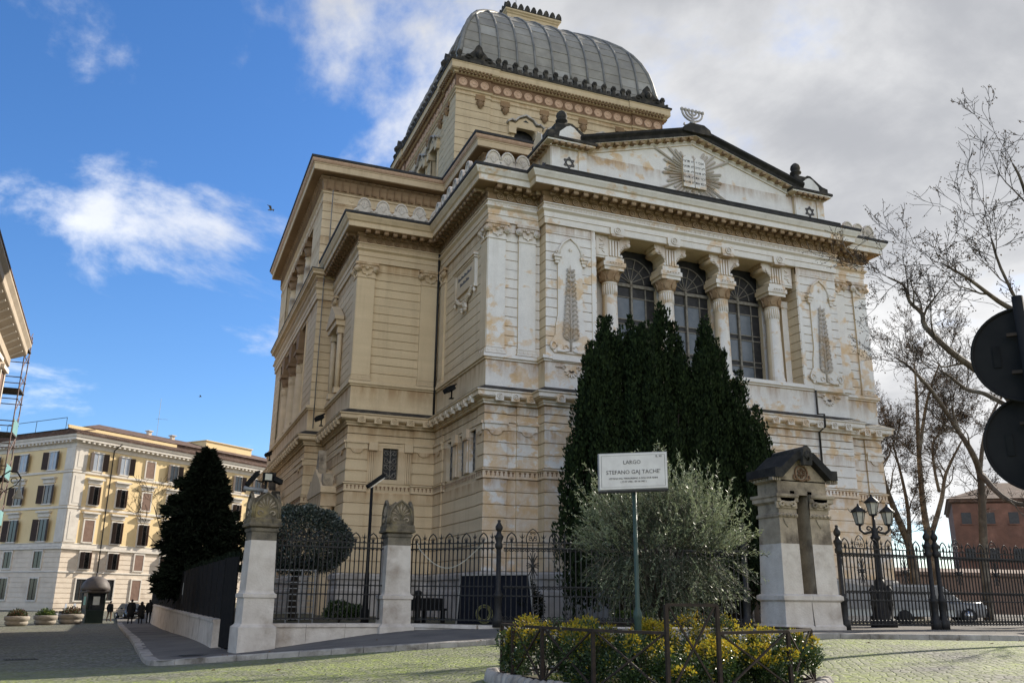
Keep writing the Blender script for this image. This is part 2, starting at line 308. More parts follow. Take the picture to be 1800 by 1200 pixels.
# ------------------------------------------------------------------ building blocks
WL = {}
def put(name, data, parent=None, loc=(0, 0, 0), rz=0.0):
    o = bpy.data.objects.new(name, data); COL.objects.link(o)
    o.location = loc; o.rotation_euler = (0, 0, rz)
    if parent is not None:
        o.parent = parent; WL[o.name] = WL[parent.name]+Vector(loc)
    else: WL[o.name] = Vector(loc)
    return o
def tag(o, label=None, cat=None, group=None, kind=None):
    if label: o['label'] = label
    if cat: o['category'] = cat
    if group: o['group'] = group
    if kind: o['kind'] = kind
    return o
def thing(name, label, cat, loc=(0, 0, 0), group=None, rz=0.0):
    return tag(put(name, None, None, loc, rz), label, cat, group)
def copy_tree(o, loc=None, rz=None, parent=None, label=None):
    c = o.copy(); COL.objects.link(c); c.parent = parent; WL[c.name] = Vector(loc or o.location)
    if loc is not None: c.location = loc
    if rz is not None: c.rotation_euler = (0, 0, rz)
    if label: c['label'] = label
    for ch in list(o.children): copy_tree(ch, None, None, c)
    return c
class MB:
    def __init__(s): s.v = []; s.f = []; s.sm = []; s.mi = []; s.smooth = False; s.m = 0
    def add(s, vs, fs):
        n = len(s.v); s.v += [tuple(p) for p in vs]; s.f += [tuple(i+n for i in f) for f in fs]
        s.sm += [s.smooth]*len(fs); s.mi += [s.m]*len(fs); return s
    def box(s, x0, x1, y0, y1, z0, z1):
        return s.add([(x0,y0,z0),(x1,y0,z0),(x1,y1,z0),(x0,y1,z0),(x0,y0,z1),(x1,y0,z1),(x1,y1,z1),(x0,y1,z1)],
              [(0,3,2,1),(4,5,6,7),(0,1,5,4),(1,2,6,5),(2,3,7,6),(3,0,4,7)])
    def obox(s, c, sx, sy, sz, rz=0.0, rx=0.0, ry=0.0):
        M = Matrix.Translation(c) @ Matrix.Rotation(rz, 4, 'Z') @ Matrix.Rotation(ry, 4, 'Y') @ Matrix.Rotation(rx, 4, 'X')
        vs = [M @ Vector((a*sx/2, b*sy/2, d*sz/2)) for d in (-1, 1) for a, b in ((-1,-1),(1,-1),(1,1),(-1,1))]
        return s.add(vs, [(0,3,2,1),(4,5,6,7),(0,1,5,4),(1,2,6,5),(2,3,7,6),(3,0,4,7)])
    def bar(s, a, b, w, h=None):
        a = Vector(a); b = Vector(b); h = h or w; d = (b-a).normalized()
        q = Vector((0, 0, 1)) if abs(d.z) < 0.95 else Vector((0, 1, 0))
        x = d.cross(q).normalized()*w/2; y = d.cross(x).normalized()*h/2
        return s.add([a-x-y, a+x-y, a+x+y, a-x+y, b-x-y, b+x-y, b+x+y, b-x+y],
              [(0,3,2,1),(4,5,6,7),(0,1,5,4),(1,2,6,5),(2,3,7,6),(3,0,4,7)])
    def tube(s, pts, rad, n=6, caps=True):
        pts = [Vector(p) for p in pts]
        if not hasattr(rad, '__len__'): rad = [rad]*len(pts)
        vs = []; fs = []; px = None
        for i, p in enumerate(pts):
            d = (pts[min(i+1, len(pts)-1)]-pts[max(i-1, 0)])
            d = d.normalized() if d.length > 1e-9 else Vector((0, 0, 1))
            if px is None:
                q = Vector((0, 0, 1)) if abs(d.z) < 0.9 else Vector((1, 0, 0)); px = d.cross(q).normalized()
            else:
                px = (px-d*px.dot(d)); px = px.normalized() if px.length > 1e-6 else d.orthogonal().normalized()
            py = d.cross(px)
            for k in range(n):
                a = 2*math.pi*k/n; vs.append(p+(px*math.cos(a)+py*math.sin(a))*rad[i])
        for i in range(len(pts)-1):
            for k in range(n): fs.append((i*n+k, i*n+(k+1) % n, (i+1)*n+(k+1) % n, (i+1)*n+k))
        if caps: fs.append(tuple(range(n-1, -1, -1))); fs.append(tuple(range((len(pts)-1)*n, len(pts)*n)))
        sm = s.smooth; s.smooth = n > 4; s.add(vs, fs); s.smooth = sm; return s
    def lathe(s, c, prof, n=14, sq=0.0, rz=0.0):
        c = Vector(c); vs = []; fs = []
        for r, z in prof:
            for k in range(n):
                a = 2*math.pi*(k+0.5)/n+rz; vs.append(c+Vector((r*math.cos(a), r*math.sin(a), z)))
        for i in range(len(prof)-1):
            for k in range(n): fs.append((i*n+k, i*n+(k+1) % n, (i+1)*n+(k+1) % n, (i+1)*n+k))
        fs.append(tuple(range(n-1, -1, -1))); fs.append(tuple(range((len(prof)-1)*n, len(prof)*n)))
        sm = s.smooth; s.smooth = n > 6; s.add(vs, fs); s.smooth = sm; return s
    def extr(s, poly, o, u, v, d):
        """polygon in the u,v plane from o, pushed along d"""
        o = Vector(o); u = Vector(u); v = Vector(v); d = Vector(d); n = len(poly)
        if u.cross(v).dot(d) < 0: poly = poly[::-1]
        area = sum(poly[i][0]*poly[(i+1) % n][1]-poly[(i+1) % n][0]*poly[i][1] for i in range(n))
        a = [o+u*p[0]+v*p[1] for p in poly]; b = [p+d for p in a]
        fs = [tuple(range(n-1, -1, -1)), tuple(range(n, 2*n))]+[(i, (i+1) % n, n+(i+1) % n, n+i) for i in range(n)]
        if (area < 0) != (u.cross(v).dot(d) < 0): fs = [f[::-1] for f in fs]
        return s.add(a+b, fs)
    def sweep(s, path, prof, closed=False, cap=True):
        """profile of (offset, z) carried along a plan path, outward to the right of travel, mitred"""
        n = len(path); pts = [Vector((p[0], p[1])) for p in path]; nm = []
        m = n if closed else n-1
        for i in range(m):
            d = (pts[(i+1) % n]-pts[i]).normalized(); nm.append(Vector((d.y, -d.x)))
        mit = []
        for i in range(n):
            if closed: a, b = nm[i-1], nm[i]
            else: a, b = nm[max(i-1, 0)], nm[min(i, m-1)]
            mit.append((a+b)/max(0.25, 1+a.dot(b)))
        k = len(prof); vs = [(pts[i].x+mit[i].x*o, pts[i].y+mit[i].y*o, z) for i in range(n) for o, z in prof]; fs = []
        for i in range(m):
            j = (i+1) % n
            for q in range(k-1): fs.append((i*k+q, j*k+q, j*k+q+1, i*k+q+1))
        if not closed and cap and k > 2:
            fs.append(tuple(range(k-1, -1, -1))); fs.append(tuple((n-1)*k+q for q in range(k)))
        return s.add(vs, fs)
    def data(s, name, *mats):
        me = bpy.data.meshes.new(name); me.from_pydata(s.v, [], s.f)
        for q in mats: me.materials.append(MATS[q])
        me.polygons.foreach_set('use_smooth', s.sm)
        if len(mats) > 1: me.polygons.foreach_set('material_index', s.mi)
        me.update(); return me
    def build(s, name, mats, parent=None, kind=None, label=None, cat=None, group=None, loc=None):
        """world coordinates in, object under its parent out"""
        mats = (mats,) if isinstance(mats, str) else mats
        off = WL[parent.name] if parent is not None else Vector(loc or (0, 0, 0))
        s.v = [(x-off.x, y-off.y, z-off.z) for x, y, z in s.v]
        o = put(name, s.data(name, *mats), parent, (0, 0, 0) if parent is not None else off)
        return tag(o, label, cat, group, kind)
def local(o_parent, p): return Vector(p)-WL[o_parent.name]
def npmesh(name, verts, faces, mats, mi=None, smooth=False):
    me = bpy.data.meshes.new(name); nv = len(verts); nf = len(faces); k = faces.shape[1]
    me.vertices.add(nv); me.vertices.foreach_set('co', np.ascontiguousarray(verts, dtype=np.float32).ravel())
    me.loops.add(nf*k); me.loops.foreach_set('vertex_index', np.ascontiguousarray(faces, dtype=np.int32).ravel())
    me.polygons.add(nf); me.polygons.foreach_set('loop_start', np.arange(0, nf*k, k, dtype=np.int32)); me.polygons.foreach_set('loop_total', np.full(nf, k, dtype=np.int32))
    for q in mats: me.materials.append(MATS[q])
    if mi is not None: me.polygons.foreach_set('material_index', np.ascontiguousarray(mi, dtype=np.int32))
    me.update(calc_edges=True); me.validate(); return me
def leaves(pos, dirs, length, width, jitter=0.5):
    """rhombic leaves at pos growing along dirs"""
    n = len(pos); d = dirs+rng.normal(0, jitter, (n, 3)); d /= np.linalg.norm(d, axis=1)[:, None]+1e-9
    q = rng.normal(0, 1, (n, 3)); s = np.cross(d, q); s /= np.linalg.norm(s, axis=1)[:, None]+1e-9
    l = (length*rng.uniform(0.65, 1.25, n))[:, None]; w = (width*rng.uniform(0.7, 1.3, n))[:, None]
    v = np.stack([pos, pos+d*l*0.45+s*w/2, pos+d*l, pos+d*l*0.45-s*w/2], 1).reshape(-1, 3)
    return v, np.arange(n*4).reshape(n, 4)

mat('house_beige', (0.40, 0.33, 0.25), (0.33, 0.27, 0.205), 0.6)
# ------------------------------------------------------------------ ground
GC = np.array([(2.8,28.5,-1.73),(7.16,28.86,-1.19),(10,26.5,-1.02),(19,23,-.95),(28,23.3,-.97),(.25,26.6,-1.83),(1.75,25.5,-1.68),
 (5.87,23.6,-1.35),(8.93,23.7,-1.19),(17.9,21,-.98),(22.7,19.1,-.98),(8,14,-1.44),(0,0,-1.6),(8,5,-1.52),(-2.33,81,-2.33),(0,85,-2.33),
 (2.2,31.4,-1.76),(-6,30,-1.95),(-10,80,-2.4),(-12,113,-1.9),(-30,60,-2.4),(25,5,-1.1),(40,15,-.95),(60,30,-.95),(100,90,-1.0),(0,50,-2.02),
 (-5,15,-1.6),(-40,10,-1.9),(-40,150,-2.2),(20,150,-2.2),(160,20,-1),(-10,-60,-1.6),(60,-50,-1.2),(-160,40,-2.2),(150,200,-1.5),(-160,220,-2.2)])
def _tps(r2): return 0.5*r2*np.log(r2+1e-9)
_P = GC[:, :2]/50; _n = len(GC)
_K = _tps(((_P[:, None]-_P[None])**2).sum(-1)); _A = np.zeros((_n+3, _n+3)); _A[:_n, :_n] = _K+np.eye(_n)*2e-4
_A[:_n, _n] = 1; _A[:_n, _n+1:] = _P; _A[_n, :_n] = 1; _A[_n+1:, :_n] = _P.T
_W = np.linalg.solve(_A, np.concatenate([GC[:, 2], [0, 0, 0]]))
def gz(x, y):
    q = np.stack([np.asarray(x, float), np.asarray(y, float)], -1)/50
    k = _tps(((q[..., None, :]-_P)**2).sum(-1)); z = k@_W[:_n]+_W[_n]+q@_W[_n+1:]
    d = np.hypot(np.asarray(x, float)-10, np.asarray(y, float)-50); f = np.clip((d-120)/80, 0, 1)
    return np.clip(z, -2.7, -.7)*(1-f)+(-2.0)*f
def g1(x, y): return float(gz(x, y))
def grid_axis(c, near, far, step, k):
    a = [c]; s = step; x = 0
    while x < far:
        if x > near: s *= k
        x += s; a.append(c+x); a.insert(0, c-x)
    return np.array(a)
gx = grid_axis(6, 30, 1500, 0.8, 1.16); gy = grid_axis(25, 35, 1500, 0.8, 1.16)
XX, YY = np.meshgrid(gx, gy); ZZ = gz(XX, YY)
# the walled garden and its forecourt stand on this sheet with their own paving; lower the road under them
vs = np.stack([XX, YY, ZZ], -1).reshape(-1, 3); nx_ = len(gx); ii = np.arange((len(gy)-1)*nx_).reshape(-1, nx_)[:, :-1].ravel()
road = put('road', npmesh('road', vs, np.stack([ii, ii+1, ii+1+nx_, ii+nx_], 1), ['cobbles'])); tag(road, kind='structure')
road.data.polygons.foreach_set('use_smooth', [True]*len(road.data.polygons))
# pavement
KERB = [(-3.6,112),(-2.33,81),(-1.45,62),(-.75,46),(-.3,35),(0,29),(.12,27.3),(.35,26.4),(.95,25.85),(1.75,25.5),(3.8,24.45),(5.87,23.6),(7.4,23.5),(8.93,23.6),(11,23.2),(13.4,22.5),(17.9,21.0),(22.7,19.1),(28.5,16.6),(36,13.5)]
FENCE = [(0.0,112),(0.07,85),(.72,68),(1.4,50),(1.9,38),(2.2,31.4),(2.5,29.5),(2.8,29),(3.2,29),(4.2,29),(5.6,29.1),(7.2,29.2),(8.4,28.2),(10,27),(12,26),(14,25.2),(18,24.4),(24.4,23.8),(30,24),(38,24.4)]
def resample(poly, n):
    p = np.array(poly, float); s = np.concatenate([[0], np.cumsum(np.hypot(*np.diff(p, axis=0).T))])
    t = np.linspace(0, s[-1], n); return np.stack([np.interp(t, s, p[:, 0]), np.interp(t, s, p[:, 1])], 1)
def pair(a, b, m):
    """points of both lines at matching vertices, m per span"""
    a = np.array(a); b = np.array(b); o = []
    for i in range(len(a)-1):
        for k in range(m): o.append((a[i]+(a[i+1]-a[i])*k/m, b[i]+(b[i+1]-b[i])*k/m))
    o.append((a[-1], b[-1])); return o
pp = pair(KERB, FENCE, 3); rows = 7
vs = []
for a, b in pp:
    for j in range(rows): q = a+(b-a)*j/(rows-1); vs.append((q[0], q[1], 0))
vs = np.array(vs); vs[:, 2] = gz(vs[:, 0], vs[:, 1])+0.13
ii = (np.arange(len(pp)-1)[:, None]*rows+np.arange(rows-1)[None]).ravel()
pav = put('pavement', npmesh('pavement', vs, np.stack([ii, ii+rows, ii+rows+1, ii+1], 1), ['asphalt'])); tag(pav, kind='structure')
kp = resample(KERB[1:], 112)
for i in range(len(kp)-1):
    a, b = Vector(kp[i]), Vector(kp[i+1]); d = (b-a).normalized(); n = Vector((d.y, -d.x)); e = d*0.006
    m = MB(); w = 0.30; za, zb = g1(*a), g1(*b); t = 0.142+random.uniform(-.006, .006); c = 0.025
    prof = [(-w, -0.2), (-w, t), (-c+.02, t), (.02, t-c), (.035, -0.2)]
    va = [(*(a+e-n*(-o)), za+z) for o, z in prof]; vb = [(*(b-e-n*(-o)), zb+z) for o, z in prof]
    k = len(prof); m.add(va+vb, [(q, q+1, k+q+1, k+q) for q in range(k-1)]+[tuple(range(k)), tuple(range(2*k-1, k-1, -1))])
    m.build('kerb_stone', 'kerb_stone', pav)
# garden inside the railings, forecourt on the right where cars stand
m = MB(); inner = FENCE[2:]
vs = [(x+.05, y+.05, -0.86) for x, y in inner]+[(70, 26, -.86), (70, 120, -.86), (1.2, 120, -.86)]
m.add(vs, [tuple(range(len(vs)))]); m.build('garden_ground', 'soil', kind='structure')
m = MB(); m.add([(23, 24.2, -.852), (70, 26.5, -.852), (70, 75, -.852), (41, 75, -.852), (41, 33, -.852), (35, 32, -.852), (23, 29, -.852)], [tuple(range(7))])
m.build('forecourt', 'asphalt', kind='structure')

# ------------------------------------------------------------------ the synagogue
CX, CY = 23.28, 58.0
syn = thing('synagogue', 'large square-domed synagogue of beige and flaking white plaster behind the iron railings', 'synagogue', (CX, 34.14, -0.9))
def mir(pts): return [(2*CX-x, y) for x, y in pts[::-1]]
LF = [(12.39,34.86),(13.45,34.86),(13.45,34.96),(13.9,34.96),(13.9,34.86),(14.89,34.86),(14.89,34.14)]     # left front, going right
LB = [(6.97,68.9),(6.97,49.25),(7.97,49.25),(7.97,42.28),(9.0,42.28),(9.0,42.34),(11.3,42.34),(11.3,42.28),(12.39,42.28),(12.39,40.9),(12.45,40.9),(12.45,35.75),(12.39,35.75)]
LOW = LB+LF+mir(LF)+mir(LB)                                           # closed plan, counter-clockwise
LBu = [(6.97,68.9),(6.97,49.25),(7.97,49.25),(7.97,42.28),(12.39,42.28)]
LFu = [(12.39,34.86),(14.89,34.86),(14.89,34.14)]
UPP = LBu+LFu+mir(LFu)+mir(LBu)
def edge_of(plan, a, b):
    for i in range(len(plan)):
        p, q = plan[i], plan[(i+1) % len(plan)]
        if math.dist(p, a) < 1e-6 and math.dist(q, b) < 1e-6: return i
    raise ValueError((a, b))
def cut(plan, gaps):
    """gaps: (edge index, p, q) plan points in travel order -> open paths"""
    if not gaps: return [(plan, True)]
    gaps = sorted(gaps, key=lambda g: (g[0], math.dist(plan[g[0]], g[1]))); out = []; n = len(plan)
    for k, (e, p, q) in enumerate(gaps):
        e2, p2, _ = gaps[(k+1) % len(gaps)]; path = [q]
        i = e
        if not (e2 == e and k+1 < len(gaps)):
            while True:
                i = (i+1) % n; path.append(plan[i])
                if i == e2: break
        path.append(p2); out.append((path, False))
    return out
def bands(plan, z0, z1, openings):
    """split a course where openings start or end -> list of (z0, z1, paths)"""
    zs = sorted({z0, z1}|{z for o in openings for z in (o[3], o[4]) if z0+0.01 < z < z1-0.01}); r = []
    for a, b in zip(zs, zs[1:]):
        mid = (a+b)/2; r.append((a, b, cut(plan, [o[:3] for o in openings if o[3] < mid < o[4]])))
    return r
def course(plan, z0, z1, openings, parent, matn, off=0.0, g=0.016):
    m = MB()
    bs = bands(plan, z0, z1, openings)
    for a, b, paths in bs:
        ga = g if a == z0 else 0; gb = g if b == z1 else 0
        for p, closed in paths: m.sweep(p, [(off-.07, a+ga), (off-.012, a+ga), (off, a+ga+.012), (off, b-gb-.012), (off-.012, b-gb), (off-.07, b-gb)], closed)
    return m.build('stone_course', matn, parent)
def mould(name, plan, prof, matn, parent, openings=(), kind=None):
    m = MB(); z = prof[0][1]
    for p, closed in cut(plan, [o[:3] for o in openings]): m.sweep(p, prof, closed)
    return m.build(name, matn, parent, kind)
# openings of the lower storey
eW = edge_of(LOW, (9.0,42.34), (11.3,42.34)); eP = edge_of(LOW, (12.45,40.9), (12.45,35.75)); eF = edge_of(LOW, (14.89,34.14), (31.67,34.14)); eS = edge_of(LOW, (7.97,49.25), (7.97,42.28)); eA = edge_of(LOW, (6.97,68.9), (6.97,49.25))
OPL = [(eW, (9.05,42.34), (11.25,42.34), 5.32, 7.15), (eP, (12.45,40.6), (12.45,35.8), 5.32, 7.15),
       (eF, (21.6,34.14), (24.96,34.14), -1, 4.4), (eS, (7.97,47.9), (7.97,44.6), -1, 5.3), (eA, (6.97,60.7), (6.97,57.7), -1, 5.8)]
wall = MB()
for a, b, paths in bands(LOW, -1.2, 16.7, OPL):
    for p, closed in paths:
        if b <= 8.7: wall.sweep(p, [(-.065, a), (-.065, b)], closed)
wall = wall.build('lower_wall', 'plaster', syn)
# base of travertine
mould('stone_base', LOW, [(.10, -1.2), (.10, .28), (.05, .34), (.05, .74), (.13, .80), (.13, .98), (.02, 1.07), (-.05, 1.07)], 'base_stone', syn, [o for o in OPL if o[3] < 0])
z = 1.07
for i in range(7): course(LOW, z, z+.5415, OPL, wall, 'plaster'); z += .5415
mould('string_band', LOW, [(-.05, 4.862), (.05, 4.88), (.05, 4.93), (.02, 4.945), (.02, 5.20), (.09, 5.23), (.09, 5.28), (-.05, 5.32)], 'plaster_trim', syn, [o for o in OPL if o[4] > 5])
z = 5.32
for i in range(3): course(LOW, z, z+.543, OPL, wall, 'plaster'); z += .543
course(LOW, 6.95, 7.30, OPL, wall, 'plaster')
for a, b in ((7.30, 7.66), (7.66, 8.02)): course(LOW, a, b, [], wall, 'plaster')
# slotted keyhole frieze in the string band: too fine to pick apart
m = MB()
def along(plan, step, inset=0.0):
    """points and outward angles along each edge of a plan, centred"""
    r = []
    for i in range(len(plan)):
        a, b = Vector(plan[i]), Vector(plan[(i+1) % len(plan)]); L_ = (b-a).length-2*inset
        if L_ < step*0.9 or a.y > 60 and b.y > 60 and abs(a.x-b.x) > 3: continue
        n = max(1, int(round(L_/step))); d = (b-a).normalized(); nrm = Vector((d.y, -d.x))
        if nrm.y > 0.5: continue
        for k in range(n):
            p = a+d*(inset+L_*(k+.5)/n); r.append((p, nrm, d))
    return r
for p, nrm, d in along(LOW, .205, .04):
    q = p+nrm*.022; u = Vector((d.x, d.y, 0)); o = Vector((q.x, q.y, 0))
    m.extr([(-.05,5.17),(-.05,5.12),(-.022,5.09),(-.022,4.99),(.022,4.99),(.022,5.09),(.05,5.12),(.05,5.17)], o, u, (0,0,1), Vector((nrm.x, nrm.y, 0))*.012)
m.build('keyhole_frieze', 'terracotta_frieze', syn, kind='stuff')
# impost caps on the piers: a moulded lintel with a hanging half-round tongue
def impost(a, b, nrm, parent=syn):
    a, b = Vector(a), Vector(b); d = (b-a).normalized(); w = (b-a).length; n3 = Vector((*nrm, 0)); u = Vector((d.x, d.y, 0)); o = Vector((a.x, a.y, 0))
    m = MB(); t = min(.3, w*.28); c = w/2
    poly = [(0,6.93),(c-t-.08,6.93),(c-t,6.88)]+[(c-t+t*(1-math.cos(k*math.pi/8)), 6.88-math.sin(k*math.pi/8)*t*.6) for k in range(1, 8)]+[(c+t,6.88),(c+t+.08,6.93),(w,6.93),(w,7.20),(0,7.20)]
    m.extr(poly, o+n3*-.03, u, (0,0,1), n3*.10)
    m.extr([(-.05,7.2),(w+.05,7.2),(w+.05,7.31),(-.05,7.31)], o+n3*-.03, u, (0,0,1), n3*.17)
    m.build('impost_cap', 'plaster_trim', parent)
for a, b, nn in [((7.97,42.28),(8.98,42.28),(0,-1)),((11.32,42.28),(12.36,42.28),(0,-1)),((12.39,34.86),(13.42,34.86),(0,-1)),((13.93,34.86),(14.86,34.86),(0,-1)),
                 ((31.7,34.86),(32.63,34.86),(0,-1)),((33.14,34.86),(34.17,34.86),(0,-1)),((12.39,35.72),(12.39,34.89),(-1,0)),((12.39,42.22),(12.39,40.92),(-1,0)),((7.97,44.4),(7.97,42.31),(-1,0)),((6.97,52.5),(6.97,49.3),(-1,0))]: impost(a, b, nn)
# grille window of the wing
def grille(o, u, w, h, n3, parent):
    """scrolling ironwork: a stem with mirrored spirals"""
    m = MB(); o = Vector(o); u = Vector(u); zz = Vector((0,0,1)); P_ = lambda a, b: o+u*a+zz*b+n3*.03
    m.tube([P_(w/2, 0), P_(w/2, h)], .022, 5)
    for k in range(4):
        for sgn in (-1, 1):
            c = (w/2+sgn*w*.25, h*(.14+.235*k)); pts = []
            for q in range(15):
                a = q*.55; r = w*.23*(1-q/17); pts.append(P_(c[0]-sgn*math.cos(a)*r, c[1]+math.sin(a)*r*(1 if k % 2 else -1)))
            m.tube(pts, .018, 4)
            m.tube([P_(w/2, h*(.04+.235*k)), P_(c[0], c[1]+h*.06), P_(c[0]+sgn*w*.2, c[1]+h*.1)], .014, 4)
    return m.build('grille', 'window_metal', parent)
win = MB().box(9.05, 11.25, 42.36, 42.40, 5.32, 7.15)
win.box(9.05, 9.78, 42.33, 42.37, 5.32, 7.15).box(10.6, 11.25, 42.33, 42.37, 5.32, 7.15)
win = MB()
for x0, x1, z0, z1 in ((9.05,9.80,5.32,7.15),(10.58,11.25,5.32,7.15),(9.80,10.58,5.32,5.52),(9.80,10.58,7.05,7.15)): win.box(x0, x1, 42.36, 42.7, z0, z1)
gw = win.build('grille_window', 'plaster_trim', syn)
MB().box(9.75, 10.63, 42.62, 42.66, 5.4, 7.1).build('dark_pane', 'window_dark', gw)
grille((9.82, 42.45, 5.54), (1, 0, 0), .74, 1.5, Vector((0, -1, 0)), gw)
for x in (9.12, 10.92):
    m = MB()
    for k in range(3): m.box(x+.02+k*.1, x+.09+k*.1, 42.30, 42.37, 5.34, 6.85)
    m.box(x-.06, x+.38, 42.22, 42.37, 6.88, 7.3); m.build('fluted_strip', 'plaster_trim', gw)
# three slots with fluted piers on the portico flank
sl = MB().box(12.62, 12.7, 35.8, 40.6, 5.32, 7.15).build('slot_window', 'window_dark', syn)
for y0, y1 in ((40.24,40.6),(38.46,39.33),(36.9,37.71),(35.8,36.04)):
    MB().box(12.43, 12.64, y0, y1, 5.32, 7.15).build('slot_pier', 'plaster_trim', sl)
for y in (38.9, 37.3):
    m = MB()
    for k in range(3): m.box(12.38, 12.44, y-.22+k*.16, y-.12+k*.16, 5.36, 6.8)
    m.box(12.30, 12.46, y-.3, y+.3, 6.82, 7.3); m.build('fluted_strip', 'plaster_trim', sl)
for y0, y1 in ((39.33,40.24),(37.71,38.46),(36.04,36.9)):
    grille((12.6, y1-.08, 5.45), (0, -1, 0), y1-y0-.16, 1.5, Vector((-1, 0, 0)), sl)
# ledge with hanging lappets and rosettes
mould('ledge', UPP, [(-.05, 8.02), (.08, 8.06), (.08, 8.13), (.14, 8.17), (.14, 8.24), (.38, 8.30), (.38, 8.34), (.45, 8.34), (.45, 8.50), (.52, 8.55), (.52, 8.60), (.0, 8.86)], 'plaster_trim', syn)
ledge = MB(); 
for p, closed in cut(UPP, []): ledge.sweep(p, [(.50, 8.605), (.53, 8.612), (.0, 8.875)], True)
ledge = ledge.build('ledge_flashing', 'black_stone', syn)
lm = MB().extr([(-.19,0),(.19,0),(.19,.36),(-.19,.36)], (0,0,0), (1,0,0), (0,0,1), (0,.14,0)); lm.extr([(-.27,.26),(-.19,.18),(-.19,.3),(-.27,.3)], (0,.01,0), (1,0,0), (0,0,1), (0,.1,0)); lm.extr([(.19,.18),(.27,.26),(.27,.3),(.19,.3)], (0,.01,0), (1,0,0), (0,0,1), (0,.1,0))
lap_me = lm.data('lappet', 'plaster_trim')
def ringmesh(name, r, n, matn, petals=0, deep=.05):
    m = MB(); m.smooth = False
    for r0, r1, y in ((r*.72, r, -deep), (r*.18, r*.42, -deep)):
        vs = []; fs = []
        for k in range(n):
            a = 2*math.pi*k/n; c, s_ = math.cos(a), math.sin(a)
            vs += [(r0*c, 0, r0*s_), (r0*c, y, r0*s_), (r1*c, y, r1*s_), (r1*c, 0, r1*s_)]
        for k in range(n):
            j = (k+1) % n
            for q in range(3): fs.append((k*4+q, j*4+q, j*4+q+1, k*4+q+1))
        m.add(vs, fs)
    if petals:
        for k in range(petals):
            a = 2*math.pi*k/petals; c, s_ = math.cos(a), math.sin(a); t = .07*r/.17
            m.add([(.3*r*c, -.01, .3*r*s_), (.5*r*c-t*s_, -.035, .5*r*s_+t*c), (.72*r*c, -.01, .72*r*s_), (.5*r*c+t*s_, -.035, .5*r*s_-t*c)], [(0,1,2,3), (3,2,1,0)])
    return m.data(name, matn)
ros_small = ringmesh('rosette', .13, 14, 'plaster_trim')
def face_rz(n): return math.atan2(n.x, -n.y)          # local -Y looks along the outward normal
for p, nrm, d in along(UPP, .86, .16):
    q = p+nrm*.475
    o = put('lappet', lap_me, syn, local(syn, (q.x, q.y, 8.14)), face_rz(nrm)); o.name = 'lappet'
    r = put('rosette', ros_small, o, (0, 0, .2))
# podium of the upper order
mould('podium', UPP, [(-.1, 8.8), (-.02, 8.8), (-.02, 10.02), (.05, 10.06), (.05, 10.12), (.13, 10.15), (.13, 10.30), (.0, 10.34), (-.2, 10.34)], 'plaster', syn)
# upper walls
fF = edge_of(UPP, (14.89,34.14), (31.67,34.14)); fA = edge_of(UPP, (6.97,68.9), (6.97,49.25)); fS = edge_of(UPP, (7.97,49.25), (7.97,42.28))
WX0, WX1 = 17.5, 29.06
OPU = [(fF, (WX0,34.14), (WX1,34.14), 10.34, 16.64), (fA, (6.97,65.3), (6.97,53.0), 10.34, 16.3), (fS, (7.97,47.6), (7.97,46.1), 10.9, 14.4)]
uw = MB()
for a, b, paths in bands(UPP, 10.2, 17.7, OPU):
    for p, closed in paths: uw.sweep(p, [(-.165, a), (-.165, b)], closed)
uw = uw.build('upper_wall', 'plaster', syn)
z = 10.34
for i in range(14): course(UPP, z, z+.45, OPU, uw, 'plaster', off=-.10, g=.013); z += .45
ENT = LBu[2:]+LFu+mir(LFu)+mir(LBu)[:3]
ARM = [LBu[:3]]
def mould_open(name, path, prof, matn):
    m = MB(); m.sweep(path, prof, False); return m.build(name, matn, syn)
mould('entablature_architrave', UPP, [(-.1, 16.64), (0, 16.64), (0, 16.94), (.04, 16.95), (.04, 17.2), (.09, 17.24), (.17, 17.30), (.17, 17.36), (.05, 17.38), (.05, 17.585), (.10, 17.60), (.10, 17.65), (.0, 17.66)], 'plaster_trim', syn)
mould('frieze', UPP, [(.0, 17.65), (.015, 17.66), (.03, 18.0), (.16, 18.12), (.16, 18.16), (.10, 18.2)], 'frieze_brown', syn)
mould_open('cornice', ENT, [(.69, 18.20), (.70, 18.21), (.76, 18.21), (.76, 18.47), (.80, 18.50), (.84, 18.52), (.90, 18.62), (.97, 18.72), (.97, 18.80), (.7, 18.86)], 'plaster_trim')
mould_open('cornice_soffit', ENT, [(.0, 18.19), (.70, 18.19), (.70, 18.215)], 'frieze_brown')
mould_open('cornice_roof', ENT, [(.955, 18.803), (1.02, 18.803), (1.03, 18.93), (.0, 19.14), (-.8, 19.2)], 'lead_dark')
mould_open('arm_cornice', LBu[:3], [(.0, 17.9), (.12, 17.95), (.12, 18.05), (.34, 18.1), (.34, 18.24), (.42, 18.3), (.42, 18.36), (.1, 18.4)], 'plaster_trim')
mould_open('arm_cornice_roof', LBu[:3], [(.40, 18.362), (.46, 18.365), (.46, 18.42), (-.2, 18.6)], 'lead_dark')
